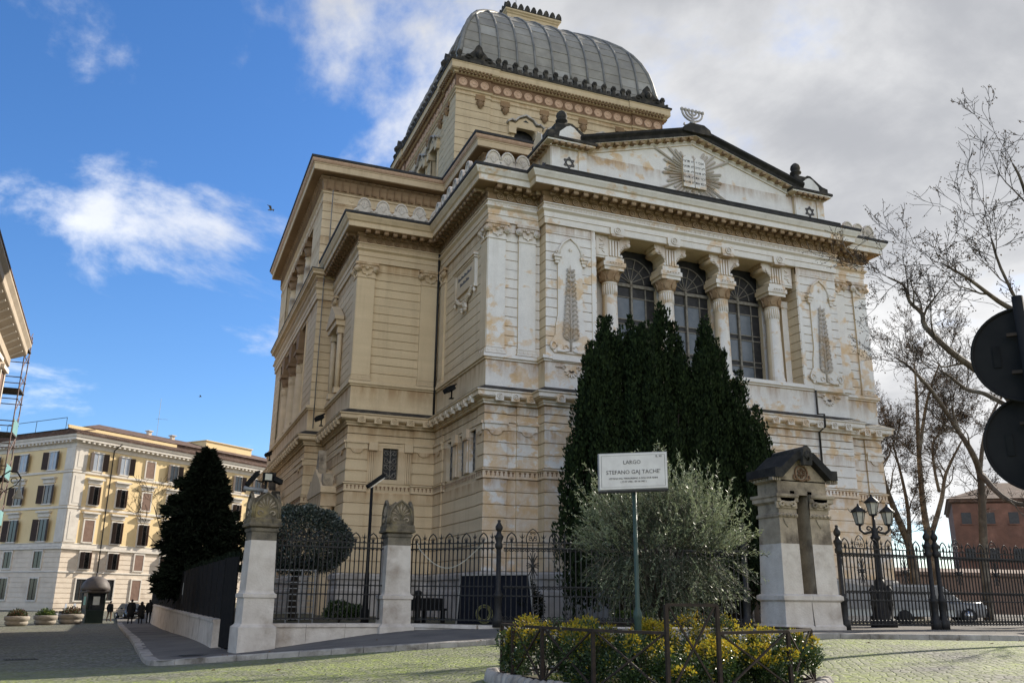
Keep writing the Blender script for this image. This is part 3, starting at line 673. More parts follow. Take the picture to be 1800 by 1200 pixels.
# carved blocks under the cornice, rosettes on the frieze
mm = MB().box(-.11, .11, -.56, 0, .06, .17); mm.tube([(-.12, -.50, .07), (.12, -.50, .07)], .085, 8); mm.tube([(-.12, -.12, .02), (.12, -.12, .02)], .06, 8); mm.box(-.14, .14, -.6, 0, .17, .2)
mod_me = mm.data('modillion', 'frieze_plaster')
ros_me = ringmesh('frieze_rosette', .17, 14, 'frieze_plaster', 6, .06)
for p, nrm, d in along(UPP, .50, .05):
    if p.x < 6.98 or p.x > 39.58 or p.y > 49.2: continue
    q = p+nrm*.10; put('modillion', mod_me, syn, local(syn, (q.x, q.y, 18.0)), face_rz(nrm))
    e = d*.25; q = p+e+nrm*.03; put('frieze_rosette', ros_me, syn, local(syn, (q.x, q.y, 17.86)), face_rz(nrm))
m = MB()
for p, nrm, d in along(UPP, .26, .02):        # running key pattern
    q = p+nrm*.05; u = Vector((d.x, d.y, 0)); o = Vector((q.x, q.y, 17.40)); n3 = Vector((nrm.x, nrm.y, 0))
    for a0, a1, b0, b1 in ((-.12,.12,.0,.022),(-.12,-.10,.0,.16),(-.12,.06,.14,.16),(.04,.06,.06,.16),(-.05,.06,.06,.08),(.10,.12,.0,.16)):
        m.extr([(a0,b0),(a1,b0),(a1,b1),(a0,b1)], o, u, (0,0,1), n3*.02)
m.build('key_pattern_band', 'plaster_trim', syn, kind='stuff')
# pilasters with scroll capitals
def capital_mesh(w):
    m = MB(); h = .82
    m.box(-w/2-.03, w/2+.03, -.06, .1, 0, .09); m.box(-w/2, w/2, -.02, .1, .09, h-.2)
    m.sweep([(-w/2-.06, 0), (w/2+.06, 0)], [(.0, h-.30), (.05, h-.28), (.10, h-.2), (.10, h-.14), (.0, h-.13)])
    m.box(-w/2-.13, w/2+.13, -.15, .1, h-.13, h)
    for sgn in (-1, 1):
        for r, y0, y1 in ((.17, -.13, -.02), (.11, -.17, -.13), (.05, -.2, -.17)):
            m.tube([(sgn*(w/2+.02), y0, h-.36), (sgn*(w/2+.02), y1, h-.36)], r, 12)
        m.tube([(sgn*(w/2-.1), -.06, h-.38), (sgn*w*.28, -.07, h-.46), (sgn*w*.24, -.06, h-.6), (0, -.06, h-.64)], .03, 5)
    for k in range(int(w/.09)): m.box(-w/2+.03+k*.09, -w/2+.08+k*.09, -.12, -.05, h-.27, h-.16)
    m.lathe((0, -.1, h-.34), [(.0, -.08), (.08, -.04), (.1, 0), (.07, .06), (0, .09)], 8); m.lathe((0, -.07, h-.68), [(0, -.1), (.05, -.04), (.06, .02), (.02, .08)], 8)
    m.extr([(-.2,h-.6),(0,h-.52),(.2,h-.6),(0,h-.68)], (0,-.06,0), (1,0,0), (0,0,1), (0,.05,0))
    return m.data('capital', 'plaster_trim')
CAP = {}
def pilaster(x0, x1, y, nrm, zb=10.34, zt=15.76):
    """flat pier between two plan coordinates on a face; nrm (0,-1) or (-1,0)"""
    w = x1-x0; k = round(w, 2)
    if k not in CAP: CAP[k] = capital_mesh(w)
    c = ((x0+x1)/2, y) if nrm[1] else (y, (x0+x1)/2); n = Vector((nrm[0], nrm[1], 0)); u = Vector((-n.y, n.x, 0)); o = Vector((c[0], c[1], 0))
    m = MB(); m.extr([(-w/2, zb+.3), (w/2, zb+.3), (w/2, zt), (-w/2, zt)], o-n*.12, u, (0,0,1), n*.13)
    s_ = m.build('pilaster', 'plaster', syn)
    m = MB(); m.extr([(-w/2-.06, zb), (w/2+.06, zb), (w/2+.06, zb+.08), (-w/2-.06, zb+.08)], o-n*.12, u, (0,0,1), n*.2)
    m.extr([(-w/2-.02, zb+.08), (w/2+.02, zb+.08), (w/2+.02, zb+.27), (-w/2-.02, zb+.27)], o-n*.12, u, (0,0,1), n*.145)
    m.extr([(-w/2-.04, zb+.27), (w/2+.04, zb+.27), (w/2+.04, zb+.31), (-w/2-.04, zb+.31)], o-n*.12, u, (0,0,1), n*.165)
    nn = int(w/.2)
    for j in range(nn):
        a = -w/2+w*(j+.5)/nn; m.extr([(a-.07, zb+.12), (a, zb+.1), (a+.07, zb+.12), (a+.05, zb+.22), (a, zb+.25), (a-.05, zb+.22)], o+n*.02, u, (0,0,1), n*.025)
    m.build('pilaster_base', 'plaster_trim', s_)
    put('capital', CAP[k], s_, local(s_, (o+n*.0+Vector((0, 0, zt)))), face_rz(Vector((nrm[0], nrm[1]))))
for x0, x1 in ((12.41,13.26),(13.9,14.75),(31.81,32.66),(33.30,34.15)): pilaster(x0, x1, 34.86, (0,-1))
for x0, x1 in ((7.99,8.89),(11.36,12.30)): pilaster(x0, x1, 42.28, (0,-1))
pilaster(34.90, 35.72, 12.39, (-1,0)); pilaster(41.4, 42.2, 12.39, (-1,0)); pilaster(42.32, 43.1, 7.97, (-1,0)); pilaster(48.2, 49.0, 7.97, (-1,0))
# tablet with garland on the portico flank
pq = MB().box(12.38, 12.52, 36.75, 39.35, 14.2, 15.35).build('wall_plaque', 'plaster_trim', syn)
m = MB(); m.box(12.30, 12.5, 36.5, 39.6, 15.42, 15.52); m.box(12.34, 12.5, 36.6, 39.5, 15.35, 15.42); m.box(12.24, 12.5, 36.42, 39.68, 15.52, 15.66)
for y in (36.62, 39.48): m.box(12.34, 12.5, y-.12, y+.12, 14.05, 15.35); m.box(12.30, 12.5, y-.16, y+.16, 13.95, 14.1); m.lathe((12.38, y, 13.8), [(.02, -.12), (.09, 0), (.06, .15)], 8)
m.build('plaque_frame', 'plaster_trim', pq)
m = MB()
for k in range(26):
    t = k/25; y = 36.9+2.3*t; zz = 14.02-.42*math.sin(math.pi*t)+random.uniform(-.05, .05); m.lathe((12.36, y, zz), [(0, -.09), (.1, -.03), (.09, .05), (0, .1)], 7)
for k in range(12): m.lathe((12.36, 38.05+random.uniform(-.3, .3), 13.5-random.random()*.35), [(0, -.09), (.1, -.03), (.09, .05), (0, .1)], 7)
m.build('garland', 'plaster_trim', pq)
m = MB()
for r in range(2):
    for k in range(13 if r == 0 else 9):
        y = 39.0-(k+(0 if r == 0 else 2))*.155; m.box(12.365, 12.385, y-.05, y+.05, 14.95-r*.34, 15.12-r*.34-.04*(k % 3))
m.build('plaque_lettering', 'ink', pq)
# ---- great triple window of the front
GY = 35.75
bw = MB()
WC = (20.165, 23.28, 26.395); HW = 1.34; SP = 14.95
for x0, x1 in ((WX0-.2, WC[0]-HW), (WC[0]+HW, WC[1]-HW), (WC[1]+HW, WC[2]-HW), (WC[2]+HW, WX1+.2)): bw.box(x0, x1, GY-.25, GY+.2, 10.2, 16.7)
bw.box(WX0-.3, WX1+.3, 34.1, GY+.2, 10.1, 10.36); bw.box(WX0-.2, WX1+.2, 34.16, GY+.1, 16.62, 16.75)
for x0, x1 in ((WX0-.2, WX0), (WX1, WX1+.2)): bw.box(x0, x1, 34.2, GY, 10.3, 16.64)
bw = bw.build('window_bay', 'plaster', syn)
for x, s_ in ((WX0, 1), (WX1, -1)):                       # coursed jambs
    for k in range(13):
        z = 10.4+k*.45; MB().box(min(x, x+s_*.05), max(x, x+s_*.05), 34.22, GY-.27, z+.02, z+.43).build('jamb_course', 'plaster', bw)
    MB().box(min(x, x+s_*.4), max(x, x+s_*.4), 35.05, 35.48, 10.4, 14.6).box(min(x, x+s_*.46), max(x, x+s_*.46), 35.0, 35.48, 14.6, 14.95).build('jamb_pilaster', 'plaster', bw)
for wi, c in enumerate(WC):
    wv = MB(); wv.smooth = False
    arc = [(c+HW*math.cos(a), SP+HW*math.sin(a)) for a in [math.pi*k/20 for k in range(21)]]
    pts = [(c-HW, 10.36), (c+HW, 10.36), (c+HW, 16.68), (c-HW, 16.68)]
    wv.add([(x, GY, z) for x, z in pts], [tuple(range(len(pts)))])
    wd = wv.build('window', 'window_dark', syn)
    zt = 14.72; rowsz = []
    z = zt
    for h in (.55, 1.12, .26, 1.12, .26, 1.12): rowsz.append((z-h, z)); z -= h
    cols = [(-1.30, -.82), (-.80, -.05), (.05, .80), (.82, 1.30)]
    for (za, zb) in rowsz:
        for ci, (a, b) in enumerate(cols):
            big_ = ci in (1, 2) and zb-za > 1
            MB().box(c+a+.03, c+b-.03, GY-.035-.006*random.random(), GY-.01, max(za, 10.4)+.03, zb-.03).build('pane', 'window_glass' if big_ else 'window_dark', wd)
    for k in range(7):                                    # fan light
        a0, a1 = math.pi*k/7, math.pi*(k+1)/7
        for r0_, r1_ in ((.12, .74), (.78, 1.26)):
            q = [(r0_, a0+.05), (r1_, a0+.03), (r1_, a1-.03), (r0_, a1-.05)]
            MB().extr([(r*math.cos(a), r*math.sin(a)) for r, a in q], (c, GY-.012, 14.95), (1,0,0), (0,0,1), (0,-.02,0)).build('fan_pane', 'window_dark', wd)
    fr = MB()
    for x in (-.81, .81): fr.box(c+x-.025, c+x+.025, GY-.09, GY-.012, 10.36, zt)
    fr.box(c-.05, c+.05, GY-.16, GY-.012, 10.36, 15.0); fr.box(c-HW, c+HW, GY-.13, GY-.012, zt-.02, zt+.14)
    for za, zb in rowsz: fr.box(c-HW, c+HW, GY-.08, GY-.012, za-.025, za+.025)
    for k in range(1, 7):
        a = math.pi*k/7; fr.bar((c, GY-.06, 14.95), (c+1.3*math.cos(a), GY-.06, 14.95+1.3*math.sin(a)), .035)
    pr = [(c+.76*math.cos(math.pi*k/7), GY-.06, 14.95+.76*math.sin(math.pi*k/7)) for k in range(8)]
    for a, b in zip(pr, pr[1:]): fr.bar(a, b, .035)
    ar_ = [(c+1.28*math.cos(math.pi*k/16), GY-.06, 14.95+1.28*math.sin(math.pi*k/16)) for k in range(17)]
    for a, b in zip(ar_, ar_[1:]): fr.bar(a, b, .05)
    fr.lathe((c, GY-.1, 14.72), [(.05, 0), (.11, .1), (.05, .2), (.08, .26), (0, .32)], 8)
    fr.build('window_bars', 'window_metal', wd)
# columns
CXS = [CX-4.67, CX-1.56, CX+1.56, CX+4.67]; CYF = 34.95
def column_parts(c, zb, zc, r, parent, flutes=True):
    m = MB(); m.lathe((c[0], c[1], 0), [(r*1.28, zb), (r*1.3, zb+.1), (r*1.2, zb+.17), (r*1.05, zb+.22), (r*1.15, zb+.3), (r*1.0, zb+.38), (r*.99, zb+1.6), (r*.92, zc-1), (r*.88, zc-.08), (r*.97, zc-.05), (r*.97, zc)], 22)
    col = m.build('column', 'plaster_trim', parent)
    if flutes:
        m = MB()
        for k in range(20):
            a = 2*math.pi*k/20; m.tube([(c[0]+r*.89*math.cos(a), c[1]+r*.89*math.sin(a), zc-.62), (c[0]+r*.885*math.cos(a), c[1]+r*.885*math.sin(a), zc-.1)], .035, 5)
        m.build('fluting', 'plaster_trim', col)
    return col
for i, x in enumerate(CXS):
    col = column_parts((x, CYF), 10.36, 14.42, .385, syn)
    m = MB(); m.lathe((x, CYF, 0), [(.38, 14.42), (.40, 14.5), (.42, 14.62), (.50, 14.86), (.55, 14.95)], 20)
    for k in range(8):
        a = math.pi*2*(k+.5)/8; p = Vector((x+.44*math.cos(a), CYF+.44*math.sin(a), 14.62)); n = Vector((math.cos(a), math.sin(a), 0)); u = Vector((-n.y, n.x, 0))
        m.extr([(-.1,-.12),(.1,-.12),(.15,.05),(.09,.2),(0,.3),(-.09,.2),(-.15,.05)], p-n*.04, u, Vector((n.x*.25, n.y*.25, 1)).normalized(), n*.07)
    m.build('column_capital', 'frieze_plaster', col)
    m = MB(); m.box(x-.52, x+.52, CYF-.54, CYF+.5, 14.95, 15.12); m.box(x-.59, x+.59, CYF-.6, CYF+.5, 15.12, 15.34); m.box(x-.5, x+.5, CYF-.58, CYF+.5, 15.34, 15.56)
    for k in range(5): m.lathe((x-.3+k*.15, CYF-.74, 15.24), [(0, -.05), (.06, 0), (0, .06)], 6)
    m.build('abacus', 'plaster_trim', col)
    half = [(.30, 15.5), (.31, 15.74), (.38, 15.98), (.54, 16.14), (.74, 16.17), (.81, 16.24), (.81, 16.42), (.88, 16.44), (.88, 16.62)]
    pl = half if i != 3 else [(.34, 15.5), (1.0, 15.5), (1.0, 16.62)]; pr = half if i != 0 else [(.34, 15.5), (1.0, 15.5), (1.0, 16.62)]
    left, right = (pr, pl)
    poly = [(a, b) for a, b in right]+[(-a, b) for a, b in left[::-1]]
    m = MB(); m.extr(poly, (x, CYF-.52, 0), (1,0,0), (0,0,1), (0, .95, 0))
    for sg in (-1, 1):
        if (i == 0 and sg < 0) or (i == 3 and sg > 0):
            m.box(x+sg*.66-.3, x+sg*.66+.3, CYF-.56, CYF-.5, 15.6, 16.5)
            for k in range(6): m.tube([(x+sg*.66+.14*math.cos(k), CYF-.57, 15.75+k*.12+.06*math.sin(k*2)), (x+sg*.66-.16*math.sin(k*1.7), CYF-.57, 15.85+k*.11)], .035, 5)
            continue
        m.tube([(x+sg*.76, CYF-.58, 16.29), (x+sg*.76, CYF+.42, 16.29)], .11, 10); m.tube([(x+sg*.36, CYF-.58, 15.66), (x+sg*.36, CYF+.42, 15.66)], .08, 9)
        for k in range(5): m.lathe((x+sg*(.36+k*.075), CYF-.54, 15.84+k*.09+.12), [(0, -.07), (.07, 0), (0, .08)], 6)
    for k in range(4): m.box(x-.27+k*.15, x-.18+k*.15, CYF-.6, CYF-.52, 15.62, 16.42)
    m.build('bracket_capital', 'plaster_trim', col)
    m = MB(); m.extr([(-.3,16.5),(.3,16.5),(.36,16.66),(.36,16.94),(-.36,16.94),(-.36,16.66)], (x, 34.02, 0), (1,0,0), (0,0,1), (0, .5, 0)); m.build('keystone_block', 'plaster_trim', col)
    put('roundel', ringmesh('roundel', .19, 14, 'plaster_trim'), col, local(col, (x, 34.015, 16.78)))
# palm panels beside the window
def palm_panel(xc):
    m = MB(); y = 34.225
    sh = [(.62,14.9),(.6,15.3),(.45,15.65),(0,15.95),(-.45,15.65),(-.6,15.3),(-.62,14.9),(-.62,12.3),(-.72,11.8),(-.75,11.3),(-.95,11.0),(-.98,10.7),(-.8,10.5),(.8,10.5),(.98,10.7),(.95,11.0),(.75,11.3),(.72,11.8),(.62,12.3)]
    m.extr(sh[::-1], (xc, y+.02, 0), (1,0,0), (0,0,1), (0, -.10, 0)); pn = m.build('palm_panel', 'plaster', syn)
    m = MB()
    arch = [(-.6,15.12),(-.55,15.45),(-.35,15.78),(0,16.05),(.35,15.78),(.55,15.45),(.6,15.12)]
    m.tube([(xc+a, y-.1, b) for a, b in arch], .065, 7)
    for sg in (-1, 1):
        m.box(xc+sg*.68-.2, xc+sg*.68+.2, y-.24, y, 15.0, 15.12); m.box(xc+sg*.68-.14, xc+sg*.68+.14, y-.18, y, 14.86, 15.0); m.box(xc+sg*.68-.09, xc+sg*.68+.09, y-.14, y, 14.72, 14.86)
        m.tube([(xc+sg*.5, y-.08, 15.25), (xc+sg*.66, y-.1, 15.2), (xc+sg*.74, y-.1, 15.28), (xc+sg*.68, y-.1, 15.36), (xc+sg*.6, y-.1, 15.32)], .035, 5)
        pts = [(xc+sg*(.86-.17*math.cos(a)*(1-a/12)), y-.1, 10.78+.22*math.sin(a)*(1-a/12)) for a in [k*.5 for k in range(14)]]
        m.tube(pts, .05, 6); m.tube([(xc+sg*.1, y-.1, 10.62), (xc+sg*.4, y-.11, 10.56), (xc+sg*.7, y-.1, 10.58)], .06, 6)
        pts = [(xc+sg*(.26-.13*math.cos(a)*(1-a/10)), y-.1, 10.74+.15*math.sin(a)*(1-a/10)) for a in [k*.5 for k in range(12)]]; m.tube(pts, .04, 6)
    m.lathe((xc, y-.1, 15.45), [(0, -.1), (.1, 0), (0, .1)], 8); m.build('panel_moulding', 'plaster_trim', pn)
    m = MB(); m.tube([(xc, y-.09, 10.6), (xc+.02, y-.1, 12), (xc-.01, y-.09, 14)], [.06, .045, .03], 6)
    for k in range(15):
        zz = 11.0+k*.235; ln = .50*(1-.55*k/15)
        for sg in (-1, 1):
            base = Vector((xc, y-.085, zz)); tip = base+Vector((sg*ln*.85, -.05, ln*.95))
            d = tip-base; s_ = Vector((-d.z, 0, d.x)).normalized()*(.13*(1-.4*k/15)); mid = base+d*.6+Vector((0, -.05, 0))
            m.add([base, mid+s_, tip, mid-s_, base+d*.5+Vector((0,-.09,0))], [(0,4,1),(1,4,2),(2,4,3),(3,4,0),(0,1,2,3)])
            for q in range(3):
                t = .3+.22*q; p = base+d*t; m.tube([p+Vector((0,-.07,0)), p+s_*(.9-.2*q)+d*.12+Vector((0,-.045,0))], .016, 4); m.tube([p+Vector((0,-.07,0)), p-s_*(.9-.2*q)+d*.12+Vector((0,-.045,0))], .016, 4)
    m.add([(xc-.1,y-.09,14.3),(xc,y-.12,14.2),(xc+.1,y-.09,14.3),(xc,y-.09,14.75)], [(0,1,3),(1,2,3)]); m.build('palm_relief', 'relief_shaded', pn)
    m = MB(); zz = 9.95
    m.box(xc-.95, xc+.95, 34.0, 34.3, 10.1, 10.32)
    for sg in (-1, 1):
        m.tube([(xc+sg*.75, 34.12, zz-.1), (xc+sg*.45, 34.12, zz-.1)], .05, 6)
        m.tube([(xc+sg*(.36-.1*math.cos(a)*(1-a/9)), 34.11, zz-.12+.12*math.sin(a)*(1-a/9)) for a in [k*.6 for k in range(10)]], .03, 5)
    for k in range(7):
        a = math.pi*(1.08+.14*k); m.extr([(0,-.05),(.22,-.04),(.3,0),(.22,.04),(0,.05)], (xc+.06*math.cos(a), 34.15, zz-.22+.06*math.sin(a)), (math.cos(a), 0, math.sin(a)), (-math.sin(a), 0, math.cos(a)), (0, -.06, 0))
    m.build('palmette', 'plaster_trim', pn)
palm_panel(16.17); palm_panel(2*CX-16.17)

# ---- pediment
PY = 34.42
def ped_z(x): return 20.72+(22.55-20.72)*(1-abs(x-CX)/6.2)
tz = MB(); tz.extr([(15.3,18.9),(31.26,18.9),(31.26,20.6),(29.6,20.7),(CX,22.6),(16.96,20.7),(15.3,20.6)], (0, PY, 0), (1,0,0), (0,0,1), (0, .4, 0))
tymp = tz.build('pediment_wall', 'plaster', syn)
m = MB(); m.extr([(14.6,18.9),(31.96,18.9),(31.96,19.1),(CX,19.1),(14.6,19.1)], (0, 33.4, 0), (1,0,0), (0,0,1), (0, 1.0, 0)); 
m.add([(14.2,33.35,18.9),(32.36,33.35,18.9),(31.6,PY,19.42),(14.96,PY,19.42)], [(0,1,2,3)]); m.build('pediment_ledge', 'soot_stone', syn); MB().box(14.75, 31.81, 33.62, PY+.2, 18.95, 19.32).build('ledge_step', 'soot_stone', syn); MB().box(15.0, 31.56, 33.95, PY+.1, 19.32, 19.5).build('ledge_step', 'black_stone', syn)
def raking(prof, name, matn, sub=syn):
    m = MB()
    for sg in (-1, 1):
        a = Vector((CX+sg*6.55, 0, 20.72)); b = Vector((CX, 0, 22.62)); up_ = Vector((0,0,1))
        k = len(prof); va = [(a.x, PY-o, a.z+z) for o, z in prof]; vb = [(b.x, PY-o, b.z+z) for o, z in prof]
        fs = [(q, k+q, k+q+1, q+1) if sg < 0 else (q+1, k+q+1, k+q, q) for q in range(k-1)]
        m.add(va+vb, fs+[tuple(range(k))])
    return m.build(name, matn, sub)
raking([(0,-.12),(.06,-.1),(.06,0),(.12,.06),(.12,.12),(.42,.22),(.42,.26)], 'raking_moulding', 'plaster_trim')
raking([(.40,.25),(.46,.25),(.46,.42),(.6,.56),(.6,.68),(-3.2,.76),(-8.7,.76),(-8.7,.2)], 'raking_roof', 'soot_stone')
rm = MB().box(-.1, .1, -.34, 0, 0, .12); rm.tube([(-.11,-.32,.02),(.11,-.32,.02)], .07, 7); rak_me = rm.data('raking_block', 'frieze_plaster')
for sg in (-1, 1):
    for k in range(13):
        t = (k+.6)/13.2; x = CX+sg*6.3*(1-t); put('raking_block', rak_me, syn, local(syn, (x, PY-.08, 20.72+1.9*(1-abs(x-CX)/6.55)+.07)))
# tablets of the law in a burst of rays
ys = PY-.06
def half(a0, a1, n): return [a0+(a1-a0)*k/(n-1) for k in range(n)]
tb = MB(); TX = 23.2
for sg in (-1, 1):
    tb.extr([(sg*.02,19.98),(sg*.66,19.98),(sg*.66,21.45)]+[(sg*(.34+.32*math.cos(a)), 21.45+.26*math.sin(a)) for a in half(0.2, math.pi-.2, 8)]+[(sg*.02,21.45)], (TX, ys-.02, 0), (1,0,0), (0,0,1), (0, -.16, 0))
tb = tb.build('law_tablets', 'plaster', tymp)
ry = MB(); cz_ = 20.75
for k in range(44):
    a = 2*math.pi*(k+.5)/44; ln = 1.55+.22*math.sin(k*2.1); ln *= (1.0 if abs(math.cos(a)) > .35 else .62)
    if k in (3, 18, 25, 40): ln = 2.5
    if k in (5, 16): ln = 1.9
    ln = min(ln, (1.35 if math.sin(a) > 0.3 else 9)/max(.2, abs(math.sin(a))) if math.sin(a) > 0 else 1.05/max(.3, abs(math.sin(a))) if abs(math.sin(a)) > .6 else ln)
    w0, w1 = .03, .085
    c, s_ = math.cos(a), math.sin(a); o = Vector((TX, ys, cz_)); d = Vector((c, 0, s_)); t = Vector((-s_, 0, c))
    ry.add([o+d*.4-t*w0, o+d*.4+t*w0, o+d*ln+t*w1*.9, o+d*(ln+.08), o+d*ln-t*w1*.9, o+d*.4+Vector((0,-.06,0)), o+d*ln+Vector((0,-.05,0))], [(0,5,6,4),(5,1,2,6),(4,6,3),(6,2,3),(0,1,5)])
ry.build('rays', 'relief_shaded', tb)
def text_mesh(body, size, matn, name, align='CENTER'):
    cu = bpy.data.curves.new(name, 'FONT'); cu.body = body; cu.size = size; cu.align_x = align; cu.align_y = 'CENTER'; cu.extrude = 0.004; cu.resolution_u = 2
    o = bpy.data.objects.new('tmp', cu); COL.objects.link(o); dg = bpy.context.evaluated_depsgraph_get()
    me = bpy.data.meshes.new_from_object(o.evaluated_get(dg)); bpy.data.objects.remove(o); me.materials.clear(); me.materials.append(MATS[matn]); me.name = name
    return me
def upright(o): o.rotation_euler = (math.pi/2, 0, 0); return o
for r, (a, b) in enumerate([('לא תרצח','אנכי יי'), ('לא תנאף','לא יהיה'), ('לא תגנב','לא תשא'), ('לא תענה','זכור את'), ('לא תחמד','כבד את')]):
    for sg, s_ in ((-1, a), (1, b)):
        me = text_mesh(s_[::-1], .19, 'ink', 'tablet_lettering')
        upright(put('tablet_lettering', me, tb, local(tb, (TX+sg*.34, ys-.186, 21.4-r*.29))))
# corner blocks with stars, little gables and urn finials
def star(m, c, r, n3, u):
    for k in (0, 1):
        p = [c+u*(r*math.cos(a))+Vector((0,0,1))*(r*math.sin(a)) for a in [math.pi/2+k*math.pi+2*math.pi*j/3 for j in range(3)]]
        for i in range(3): m.bar(p[i], p[(i+1) % 3], .045, .05)
def corner_block(x0, x1):
    c = (x0+x1)/2; y0 = PY-.16; y1 = PY+1.9
    b = MB().box(x0, x1, y0, y1, 19.1, 20.75).build('pediment_block', 'plaster', syn)
    m = MB()
    for a0, a1 in ((x0-.03, x0+.42), (x1-.42, x1+.03)): MB().box(a0, a1, y0-.07, y0+.1, 19.3, 20.72).build('corner_strip', 'plaster', b)
    for q_ in ((y0-.03, y0+.4), (y0+1.4, y1)): MB().box(x0-.07, x0+.1, *q_, 19.3, 20.72).build('corner_strip', 'plaster', b)
    m = MB(); star(m, Vector((c, y0-.03, 19.98)), .3, Vector((0,-1,0)), Vector((1,0,0))); star(m, Vector((x0-.03, y0+.95, 19.98)), .3, Vector((-1,0,0)), Vector((0,1,0))); m.build('star', 'ink', b)
    P_ = [(x0,y1),(x0,y0),(x1,y0),(x1,y1)]
    m = MB().sweep(P_, [(0,20.66),(.1,20.7),(.1,20.78),(.36,20.86),(.36,20.95)]); m.build('block_cornice', 'plaster_trim', b)
    for k in range(6): put('raking_block', rak_me, b, local(b, (x0+.05+k*(x1-x0-.1)/5, y0-.05, 20.74)))
    for k in range(5): put('raking_block', rak_me, b, local(b, (x0-.05, y0+.2+k*.38, 20.74)), -math.pi/2)
    m = MB().sweep(P_, [(.34,20.95),(.42,20.95),(.42,21.08),(.3,21.15),(-.8,21.3)])
    m.extr([(x0-.3,21.1),(x1+.3,21.1),(x1+.3,21.42),(x1-.05,21.5),(c+.1,22.0),(c-.1,22.0),(x0+.05,21.5),(x0-.3,21.42)], (0, y0-.2, 0), (1,0,0), (0,0,1), (0, 1.9, 0))
    m.box(c-.62, c+.62, y0+.2, y0+1.4, 21.5, 22.1); m.box(c-.45, c+.45, y0+.35, y0+1.25, 22.1, 22.25); m.build('block_roof', 'black_stone', b)
    m = MB(); m.extr([(c-.62,21.15),(c+.62,21.15),(c+.56,21.45),(c+.2,21.78),(c,21.86),(c-.2,21.78),(c-.56,21.45)], (0, y0-.22, 0), (1,0,0), (0,0,1), (0, .06, 0)); m.build('gable_face', 'plaster', b); m = MB()
    m.extr([(-.5,21.15),(.5,21.15),(.45,21.5),(0,21.85),(-.45,21.5)], (x0-.36, y0+.9, 0), (0,1,0), (0,0,1), (.06,0,0)); m.build('gable_face', 'plaster', b)
    m = MB(); m.lathe((c, y0+.8, 22.2), [(.32,0),(.3,.08),(.18,.14),(.16,.32),(.3,.4),(.32,.46),(.2,.5),(.24,.58),(.28,.72),(.25,.86),(.14,.98),(.05,1.04),(0,1.06)], 12); m.build('urn_finial', 'black_stone', b)
corner_block(15.3, 17.1); corner_block(2*CX-17.1, 2*CX-15.3)
# menorah on the apex
ab = MB(); ab.extr([(-.85,22.9),(.85,22.9),(.75,23.2),(.4,23.42),(-.4,23.42),(-.75,23.2)], (CX, PY-.62, 0), (1,0,0), (0,0,1), (0,.9,0)); ab.build('apex_plinth', 'black_stone', syn)
m = MB(); y = PY-.2; m.lathe((CX, y, 23.42), [(.36,0),(.34,.06),(.16,.12),(.12,.22),(.18,.3),(.08,.36),(.07,.6)], 10)
for r in (.22, .42, .62): m.tube([(CX+r*math.cos(a), y, 24.32+r*.85*math.sin(a)) for a in [math.pi+math.pi*k/12 for k in range(13)]], .055, 6)
m.tube([(CX, y, 23.7), (CX, y, 24.32)], .06, 6)
for r in (-.62,-.42,-.22,0,.22,.42,.62): m.lathe((CX+r, y, 24.3), [(.06,0),(.095,.08),(.1,.14),(.05,.16),(.0,.24)], 7)
for sg in (-1, 1): m.tube([(CX+sg*.2, y, 23.5), (CX+sg*.42, y, 23.46), (CX+sg*.55, y, 23.52), (CX+sg*.5, y, 23.6)], .05, 6)
m.build('menorah', 'base_stone', syn)
# gilt of the porch roof behind the pediment
m = MB(); m.extr([(14.2,19.0),(32.36,19.0),(32.36,19.3),(CX,21.6),(14.2,19.3)], (0, 36.6, 0), (1,0,0), (0,0,1), (0, 6.6, 0)); m.build('porch_roof', 'lead_dark', syn)
m = MB().box(8.2, 38.3, 42.5, 68.5, 18.9, 19.3); m.build('flat_roof', 'lead_dark', syn)
# shell antefixes above the cornice
am = MB(); am.extr([(-.36,0),(.36,0),(.36,.1),(.28,.2)]+[(.27*math.cos(a), .26+.3*math.sin(a)) for a in half(.1, math.pi-.1, 9)]+[(-.28,.2),(-.36,.1)], (0,0,0), (1,0,0), (0,0,1), (0,.14,0))
am.tube([(.25*math.cos(a), -.02, .25+.27*math.sin(a)) for a in half(0, math.pi, 10)], .035, 5)
for sg in (-1, 1): am.tube([(sg*.42,-.01,.03),(sg*.32,-.01,.12),(sg*.24,-.01,.06)], .04, 5)
for k in range(5): am.tube([(0,-.02,.14),(.17*math.cos(.5+.53*k),-.02,.2+.17*math.sin(.5+.53*k))], .022, 4)
ant_me = am.data('antefix', 'travertine')
for x, y, rz in [(12.35,34.3,0),(13.05,34.3,0),(13.8,34.3,0)]+[(7.95+k*.98,41.62,0) for k in range(5)]+[(2*CX-12.35-.7*k,34.3,0) for k in range(3)]: put('antefix', ant_me, syn, local(syn, (x, y-.12, 18.98)), rz).scale = (1.25, 1, 1.55)
for k in range(6): put('antefix', ant_me, syn, local(syn, (11.62, 40.6-k*.98, 18.98)), -math.pi/2).scale = (1.25, 1, 1.55)

